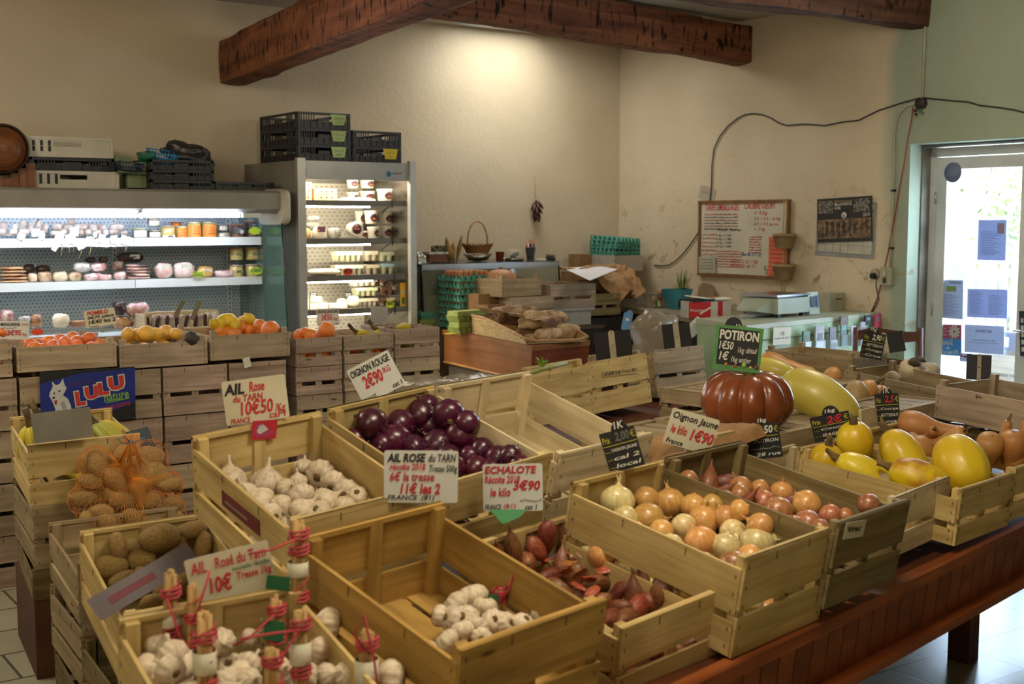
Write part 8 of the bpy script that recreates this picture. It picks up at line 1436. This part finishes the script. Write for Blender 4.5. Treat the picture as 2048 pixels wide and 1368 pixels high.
# ================================================================ things on the walls
WR = (0, 0, TH - PI / 2)      # local x runs along the right wall towards the viewer, -y out of the wall
def wall(a_, x, y): return pr(x, y, a_)
def wsign(label, quad, a_, m, lines=(), name='poster', cat='poster', **kw): return sign(label, quad, R(a_, 0), E1, m, lines, name=name, cat=cat, hold=False, **kw)
wl_ = [('CALIBRE OEUFS', .52, .86, .90, .98, RD_, .01), ('TARIFS EMBALLAGES', .06, .46, .88, .97, RD_, .01), ('< 53g', .63, .78, .81, .87, RD_, 0), ('53 / 63 / 63g', .63, .92, .74, .79, RD_, 0), ('63 / 73 gros', .63, .90, .67, .72, RD_, 0), ('> 73g', .63, .76, .60, .65, RD_, 0), ('Pour livrer', .22, .5, .60, .64, K, 0), ('1 kg = 15€', .2, .38, .52, .56, K, 0), ('2 kg = 18€', .2, .38, .47, .51, K, 0), ('5 kg = 24€', .2, .38, .42, .46, K, 0), ('10 kg = 28€', .2, .38, .37, .41, K, 0), ('Bleu 06 73 11 52', .5, .72, .27, .32, BINK, .01), ('RDV 12 07 / 08', .38, .68, .17, .22, RD_, 0), ('RDV 06 43 71', .38, .66, .11, .16, RD_, 0), ('53 10 8', .75, .93, .09, .15, K, 0), ('06 75', .77, .9, .03, .08, K, 0)]
for k in range(6): wl_.append(('~' + 'w' * k, .03, .2, .54 - k * .055, .575 - k * .055, RD_)); wl_.append(('~' + 'u' * k, .05, .45, .82 - k * .04, .845 - k * .04, K if k % 2 else RD_))
for k in range(7): wl_.append(('~' + 'v' * k, .58, .72, .52 - k * .035, .545 - k * .035, RD_)); wl_.append(('~' + 'y' * k, .2, .5, .32 - k * .035, .34 - k * .035, RD_))
t = wsign('whiteboard with red and black handwriting in a wooden frame on the right wall', ((1401,404),(1577,402),(1574,556),(1399,548)), .022, mat('whiteboard', 'c2bfae', .3, 'b6b3a0', 4), wl_, name='whiteboard', cat='whiteboard', r=.002)
me_ = t.children[0].data; wd = max(v.co.x for v in me_.vertices) * 2; hg = max(v.co.y for v in me_.vertices) * 2; part(t, 'wooden_frame', mat('frame_wood', '7a5630', .5, '68461f', 20), (0, hg / 2, 0, wd + .03, .022, .025), (0, -hg / 2, 0, wd + .03, .022, .025), (-wd / 2, 0, 0, .022, hg, .025), (wd / 2, 0, 0, .022, hg, .025)); part(t, 'backing_board', mat('frame_wood', '7a5630'), (0, 0, -.01, wd, hg, .012))
wsign('orange price list sheet taped over the right part of the whiteboard', ((1534,475),(1568,473),(1570,560),(1540,555)), .03, mat('salmon_paper', 'd0664a', .7, 'c45c40', 6), [('~' + 'o' * k, .1, .9, .88 - k * .1, .92 - k * .1, K if k in (1, 3, 5) else RD_) for k in range(9)], r=.001); wsign('white note hanging over the lower left corner of the whiteboard', ((1397,514),(1430,512),(1432,547),(1398,545)), .035, mat('grey_note', 'a9a695', .7), [('~' + 'n' * k, .15, .85, .8 - k * .18, .86 - k * .18, K) for k in range(4)], r=.001); wsign('pale paper note pinned above the upper left corner of the whiteboard', ((1402,368),(1432,380),(1427,404),(1396,396)), .004, mat('pale_note', 'b5aa98', .8), [('~m', .2, .8, .5, .6, K)], r=.001)
q = wall(.05, 1580, 400); ro = thing('hanging_pot_holder', 'two beige pots hanging one above the other on a rope right of the whiteboard', 'pot holder', q, WR); b = MB(); zl = wall(.05, 1581, 585).z - q.z
for sx in (-.012, .012): b.tube([(sx + .003 * math.sin(k), 0, zl * k / 12) for k in range(13)], .004, 5)
b.build('rope', M_TWINE, ro)
for y0, y1 in ((467, 497), (528, 561)):
 z1 = wall(.05, 1581, y0).z - q.z; z0 = wall(.05, 1581, y1).z - q.z; b = MB(); b.lathe([(.055, z0), (.062, z0 + .004), (.082, z1 - .02), (.088, z1 - .02), (.088, z1), (.078, z1)], 24, cap=False); b.lathe([(.001, z0 + .002), (.056, z0 + .002)], 20, cap=False); o = b.build('pot', mat('beige_felt_pot', 'a08a64', .85, '8c7752', 20), ro)
ro.location = ro.location - E1 * .05
wsign('large white grid wall calendar hanging behind the black one', ((1638,402),(1753,405),(1748,518),(1627,509)), .006, mat('grey_calendar', '8d9090', .6), [('#', .04, .96, .06, .97, mat('calendar_white', 'b4b0a2', .6))] + [('#', .04 + k * .131, .05 + k * .131, .06, .97, mat('calendar_line', '7d7c74', .6)) for k in range(8)] + [('#', .04, .96, .06 + k * .15, .068 + k * .15, MATS['calendar_line']) for k in range(7)] + [('2019', .80, .95, .80, .88, K, 0, 0)], name='calendar', cat='calendar', r=.001)
cl_ = [('#', .03, .30, .66, .95, mat('old_photo', '7b776a', .5, '2f2c28', 60, lo=.45, hi=.55)), ('#', .67, .96, .66, .95, MATS['old_photo']), ('#', .02, .98, .08, .52, mat('brown_picture', '8a7154', .5, '4a3524', 40, lo=.4, hi=.6)), ('Charcuterie artisanale', .33, .65, .90, .95, mat('gold_print', 'c9b06a', .5), 0, 0), ('Marcel RASCOL', .33, .65, .82, .89, M_CHK, .01, 0), ('& Fils', .33, .44, .74, .80, M_CHK, .01, 0), ('2019', .84, .96, .55, .63, M_CHK, 0, 0)]
for k in range(9): cl_.append(('#', .05 + k * .103, .12 + k * .103, .12, .48, mat('book_spine', 'a8a090', .6, '4c4740', 50, lo=.45, hi=.55)))
t = wsign('black 2019 wall calendar with old photographs and rows of grey blocks', ((1632,399),(1743,391),(1746,482),(1637,485)), .014, mat('black_calendar', '1e2018', .5), cl_, name='calendar', cat='calendar', r=.001)
b = MB(); b.lathe([(.001, .0016), (.022, .0016), (.022, .0022), (.001, .0024)], 18); o = b.build('oval_badge', WPR, t); o.location = (0, .03, 0); b = MB(); b.lathe([(.001, .0026), (.010, .0026), (.010, .003)], 12, sq=(.6, 1.4)); o = b.build('badge_figure', RINK, t); o.location = (0, .03, 0)
PVC = mat('painted_conduit', 'a3a48c', .6, '929379', 5);
def wtube(name, label, cat, pts, a_, r, m): b = MB(); b.tube([wall(a_ if not callable(a_) else a_(i), x, y) for i, (x, y) in enumerate(pts)], r, 6); o = b.build(name, m, None); tag(o, label, cat); return o
wtube('conduit', 'painted vertical conduit between the junction box and the light switch', 'conduit', [(1836,205),(1812,212),(1795,232),(1789,262),(1788,330),(1784,460),(1781,536)], .014, .009, PVC); wtube('conduit', 'painted vertical conduit running from the ceiling beam down to the junction box', 'conduit', [(1852,-30),(1850,60),(1845,195)], .014, .010, PVC)
CB = mat('dark_cable', '23262a', .5); wtube('cable', 'black cable looping from the junction box across the wall and down past the whiteboard', 'cable', [(1839,196),(1800,207),(1757,221),(1716,241),(1690,243),(1650,251),(1610,248),(1573,251),(1558,246),(1542,236),(1524,229),(1507,227),(1490,229),(1476,236),(1456,252),(1440,272),(1428,297),(1424,330),(1423,370),(1419,410),(1408,440),(1395,468),(1380,490),(1365,509),(1350,523),(1338,530),(1322,532),(1308,530)], .012, .005, CB)
wtube('cable', 'black cable sagging from the junction box to the right edge above the door', 'cable', [(1848,196),(1870,198),(1900,201),(1937,204),(1960,211),(1998,215),(2030,220),(2060,228)], .010, .005, CB); wtube('cable', 'thin red cable dropping diagonally from the junction box to the mint counter', 'cable', [(1826,214),(1823,240),(1815,280),(1808,330),(1800,370),(1790,430),(1777,500),(1766,550),(1757,590),(1748,612),(1742,625)], .02, .0045, mat('red_cable', '8c2a2c', .5)); wtube('cable', 'short black power cable hanging from the wall socket', 'cable', [(1753,552),(1752,570),(1755,585),(1758,598),(1752,612),(1745,624)], .022, .004, CB)
q = wall(.02, 1842, 207); t = thing('junction_box', 'open round junction box with loose wires and connectors', 'junction box', q, WR); b = MB(); b.lathe([(.001, .02), (.034, .02), (.036, -.02), (.03, -.022), (.028, -.005), (.001, -.005)], 18, M=MX); b.build('box', mat('brown_bakelite', '3a3228', .5), t); b = MB()
for k in range(7): a = k * .9; b.tube([(.01 * math.cos(a), -.01, .01 * math.sin(a)), (.03 * math.cos(a), -.03, .03 * math.sin(a)), (.02 + .03 * math.cos(a * 1.3), -.03, -.03 - .008 * k)], .002, 5)
b.build('wires', CB, t); part(t, 'connectors', BLK, (.045, -.02, .0, .012, .012, .014), (-.03, -.02, -.045, .012, .012, .016), (-.02, -.02, -.07, .014, .012, .014))
for (x, y) in ((1787, 381), (1783, 496)): q = wall(.012, x, y); o = part(None, 'conduit_clip', BLK, (0, 0, 0, .026, .024, .014)); o.location = q; o.rotation_euler = WR; tag(o, 'black clip holding the conduit, %s one' % ('upper' if y < 400 else 'lower'), 'clip')
q = wall(.0, 1752, 548); t = thing('wall_socket', 'round cream wall socket with a black plug', 'socket', q, WR); b = MB(); b.lathe([(.001, .02), (.034, .018), (.038, 0)], 20, M=MX); b.build('socket_plate', mat('cream_bakelite', 'a39a7c', .5), t); b = MB(); b.lathe([(.012, .05), (.02, .045), (.02, .02)], 14, M=MX, c=(0, 0, -.012)); b.build('plug', BLK, t)
q = wall(.0, 1779, 552); t = thing('light_switch', 'square surface mounted cream switch box with a dark rocker', 'switch', q, WR); part(t, 'switch_box', mat('cream_switch', 'aaa88c', .5), (0, -.025, 0, .085, .05, .12)); part(t, 'rocker', mat('dark_rocker', '3a2c20', .5), (-.0, -.053, -.028, .026, .008, .036)); part(t, 'pilot_lamp', mat('glass_bulb', 'b8b69a', .1), (0, -.056, .02, .02, .012, .04))
q = pb(1070, 352, .02); t = thing('dried_peppers', 'bunch of dried dark red peppers hanging on a string on the back wall', 'peppers', q, RZ); zt = pb(1071, 398, .02).z - q.z; b = MB(); b.tube([(0, 0, 0), (.004, 0, zt * .5), (0, 0, zt)], .002, 5); b.build('string', M_TWINE, t); M_PEP = mat('dried_pepper', '46201c', .4, '2f1512', 12, .4, 40); me_p = None
for k in range(16):
 a = k * 2.4; z = zt - .01 - .006 * k; d = Vector((math.cos(a) * (.9 - .04 * k), math.sin(a) * .45 - .3, -1.0 - .04 * k)).normalized(); b = MB(); b.tube([(0, -.01, z), Vector((0, -.015, z)) + d * .03, Vector((0, -.015, z)) + d * .07, Vector((0, -.012, z)) + d * .10], [.004, .014, .011, .002], 7); b.build('pepper', M_PEP, t)
# ================================================================ door papers and outside
TR = lambda n, c, c2=None: mat(n, c, .9, c2 or c, 6, trans=.2)
GA = -.222
def dsign(label, quad, m, lines=(), name='notice'): return wsign(label, quad, GA, m, lines, name=name, cat='notice', r=.001)
BP = TR('backlit_blue_paper', '8fa2cc'); WP = TR('backlit_white_paper', '9aa8c4'); GI = mat('print_grey_ink', '2e3448', .7)  # bluish daylight through the sheets is put into both paper colours
def prn(n, x0=.1, x1=.9, y0=.1, y1=.7): return [('#', x0, x0 + (x1 - x0) * (.6 + .4 * ((i * 7) % 5) / 5), y1 - (y1 - y0) * i / n, y1 - (y1 - y0) * i / n + .008, GI) for i in range(n)]
dsign('upper bluish notice with a small picture taped to the door glass', ((1959,440),(2015,440),(2009,521),(1953,520)), BP, prn(14) + [('#', .68, .93, .66, .92, mat('small_picture', '5f86b8', .5, 'a86a5c', 60))]); dsign('notice headed VIANDES taped low on the left of the door glass', ((1873,559),(1928,561),(1924,638),(1871,636)), WP, [('VIANDES', .48, .93, .90, .97, GI, .01, 0), ('#', .38, .74, .70, .84, mat('green_picture', '7a9a4a', .5)), ('#', .06, .17, .72, .80, mat('teal_logo', '3a7a9a', .5))] + prn(16, .1, .9, .05, .62)); dsign('price list with two columns of small print on the door glass', ((1937,577),(2016,580),(2013,637),(1932,634)), BP, prn(18, .06, .44, .08, .9) + prn(16, .54, .94, .08, .78)); dsign('opening hours sheet headed OUVERTURE in a plastic sleeve on the door glass', ((1931,650),(2011,652),(2005,710),(1928,703)), WP, [('OUVERTURE', .28, .70, .74, .84, GI, .01, 0), ('Lundi au Samedi de 9h à 12h30', .22, .78, .44, .49, GI, 0, 0), ('Réouverture tous les jours de 9h à 12h30', .12, .84, .34, .39, GI, 0, 0)])
t = dsign('sticker with a red top and blue bottom and mirrored white script on the door glass', ((1871,648),(1925,650),(1921,712),(1868,709)), mat('blue_sticker_back', '3f86c0', .6, trans=.2), [('#', 0, 1, .54, 1, mat('rose_sticker', 'b04c70', .6, trans=.2))]); me_ = t.children[0].data; wd = max(v.co.x for v in me_.vertices) * 2; hg = max(v.co.y for v in me_.vertices) * 2
for tx, x0, x1, y0, y1 in (('Sud', .3, .72, .34, .52), ('de', .42, .56, .2, .3), ('France', .12, .85, .04, .18)): o = write(t, tx, (x0 - .5) * wd, (x1 - .5) * wd, (y0 - .5) * hg, (y1 - .5) * hg, WPR, z=.002); o.scale = (-1, 1, 1)
for k in range(3): o = write(t, ['occitanie', 'la région', 'passionnée'][k], (.05 - .5) * wd, (.45 - .5) * wd, (.64 + .1 * k - .5) * hg, (.70 + .1 * k - .5) * hg, WPR, z=.002, bold=0); o.scale = (-1, 1, 1); o.location.x = -wd * .5
b = MB()
for k in range(10):
 a = k * .628
 for r_ in (.08, .14, .19): b.lathe([(.001, .002), (.008, .002), (.008, .0026)], 6, c=((.74 - .5) * wd + math.cos(a + r_ * 3) * r_ * wd * .95, (.77 - .5) * hg + math.sin(a + r_ * 3) * r_ * wd * .95, 0))
b.build('dotted_rosette', WPR, t); dsign('narrow white slip with a red logo under the opening hours sheet', ((1921,706),(1946,708),(1943,724),(1918,722)), WP, [('#', .08, .22, .5, .8, RINK), ('#', .3, .95, .5, .7, GI)])
q = wall(-.203, 1906, 345); t = thing('door_decal', 'round dark decal near the top of the door glass', 'decal', q, WR); b = MB(); b.lathe([(.001, 0), (dpx(q, 18) * 1.12, 0), (dpx(q, 18) * 1.12, .003), (.001, .003)], 28, M=MX); b.build('disc', mat('grey_blue_decal', '6e7896', .6), t)
q = wall(-.19, 2046, 685); t = wsign('narrow black strip of stickers on the door frame at the right edge', ((2040,622),(2052,622),(2050,712),(2038,712)), -.19, mat('black_strip', '12203a', .5), [('#', .3, .7, .1 + .16 * k, .2 + .16 * k, WPR) for k in range(5)], name='sticker_strip', r=.001)
ch = thing('chair', 'dark wooden ladder back chair standing behind the far trays near the door', 'chair', R(.75, 3.5, 0), (0, 0, TH - .75)); CW = mat('dark_chair_wood', '5a3427', .45, '46261b', 20); cz = [wall(.75, 1830, y).z for y in (684, 732)]; zt_, zl_ = 1.03, .80
for sx in (-1, 1): b = MB(); b.tube([(sx * .2, .2, 0), (sx * .2, .2, .45), (sx * .195, .25, zt_)], [.018, .019, .017], 8); b.build('leg', CW, ch); b = MB(); b.tube([(sx * .2, -.18, 0), (sx * .2, -.18, .45)], .018, 8); b.build('leg', CW, ch)
for z in (zt_ - .05, zl_, .62): b = MB(); b.grid(lambda u, v: ((u - .5) * .39, .235 + .02 * math.sin(u * PI), z + .028 * math.sin(u * 2 * PI * 1.0) * .3 + (v - .5) * (.055 + .02 * math.sin(u * PI))), 16, 2); b.grid(lambda u, v: ((u - .5) * .39, .25 + .02 * math.sin(u * PI), z + .028 * math.sin(u * 2 * PI) * .3 + (.5 - v) * (.055 + .02 * math.sin(u * PI))), 16, 2); b.build('back_slat', CW, ch)
part(ch, 'seat', M_TWINE, (0, 0, .45, .42, .40, .03)); part(ch, 'stretcher', CW, (0, -.18, .25, .4, .02, .02), (0, .2, .25, .4, .02, .02))
o = rbox('ground_outside', -12, -.35, -6, 14, -.2, -.03, mat('pale_gravel', 'c4c0b4', .9, 'aaa698', 9)); struct(o)
LV = mat('sunlit_leaf', '8fae5c', .6, '6f9444', 3); rr = random.Random(4)
for k, (b0, b1, a_) in enumerate(((.6, 6.0, -4.5),)):
 t = thing('hedge', 'leafy sunlit hedge outside the glazed door', 'hedge', R(a_, (b0 + b1) / 2, 0)); b = MB()
 for i in range(5200):
  p = R(a_ + rr.gauss(0, .25), rr.uniform(b0, b1), rr.uniform(.1, 2.35 + .15 * math.sin(i))) - Vector(t.location); d = Vector((rr.uniform(-1, 1), rr.uniform(-1, 1), rr.uniform(-1, 1))).normalized(); e_ = d.orthogonal().normalized(); b.poly([p, p + d * .05 + e_ * .025, p + d * .10, p + d * .05 - e_ * .025])
 b.build('foliage', LV, t); part(t, 'stems', mat('hedge_stem', '6a5a44', .8), *[((i - 3) * .35, 0, 1.0, .03, .03, 2.0) for i in range(7)])
t = thing('garden_fence', 'white slatted fence in front of the hedge outside', 'fence', R(-3.6, 3.4, 0), (0, 0, TH - PI / 2)); part(t, 'rail', WPR, (0, 0, .3, 5, .03, .05), (0, 0, 1.2, 5, .03, .05)); part(t, 'slats', WPR, *[((i - 20) * .12, -.02, .75, .08, .015, 1.2) for i in range(41)])
for k, (b_, z) in enumerate(((3.25, 0), (3.25, .26), (3.75, 0), (3.75, .26), (3.3, .52))): crate(['greyish crate outside the door, lower left', 'greyish crate outside the door, upper left', 'greyish crate outside the door, lower right', 'greyish crate outside the door, upper right', 'pinkish crate outside the door, topmost'][k], R(-.95, b_, z), 35 - 90, 0, 0, .45, .4, .25, W_GREY, 'tray')
bx = thing('cardboard_box', 'dark blue box with a white emblem outside the door', 'box', R(-.9, 3.2, .79), WR); part(bx, 'box_body', mat('outside_blue', '223a6c', .6), (0, 0, .06, .16, .1, .12)); part(bx, 'white_emblem', WPR, (0, -.052, .06, .05, .002, .07))
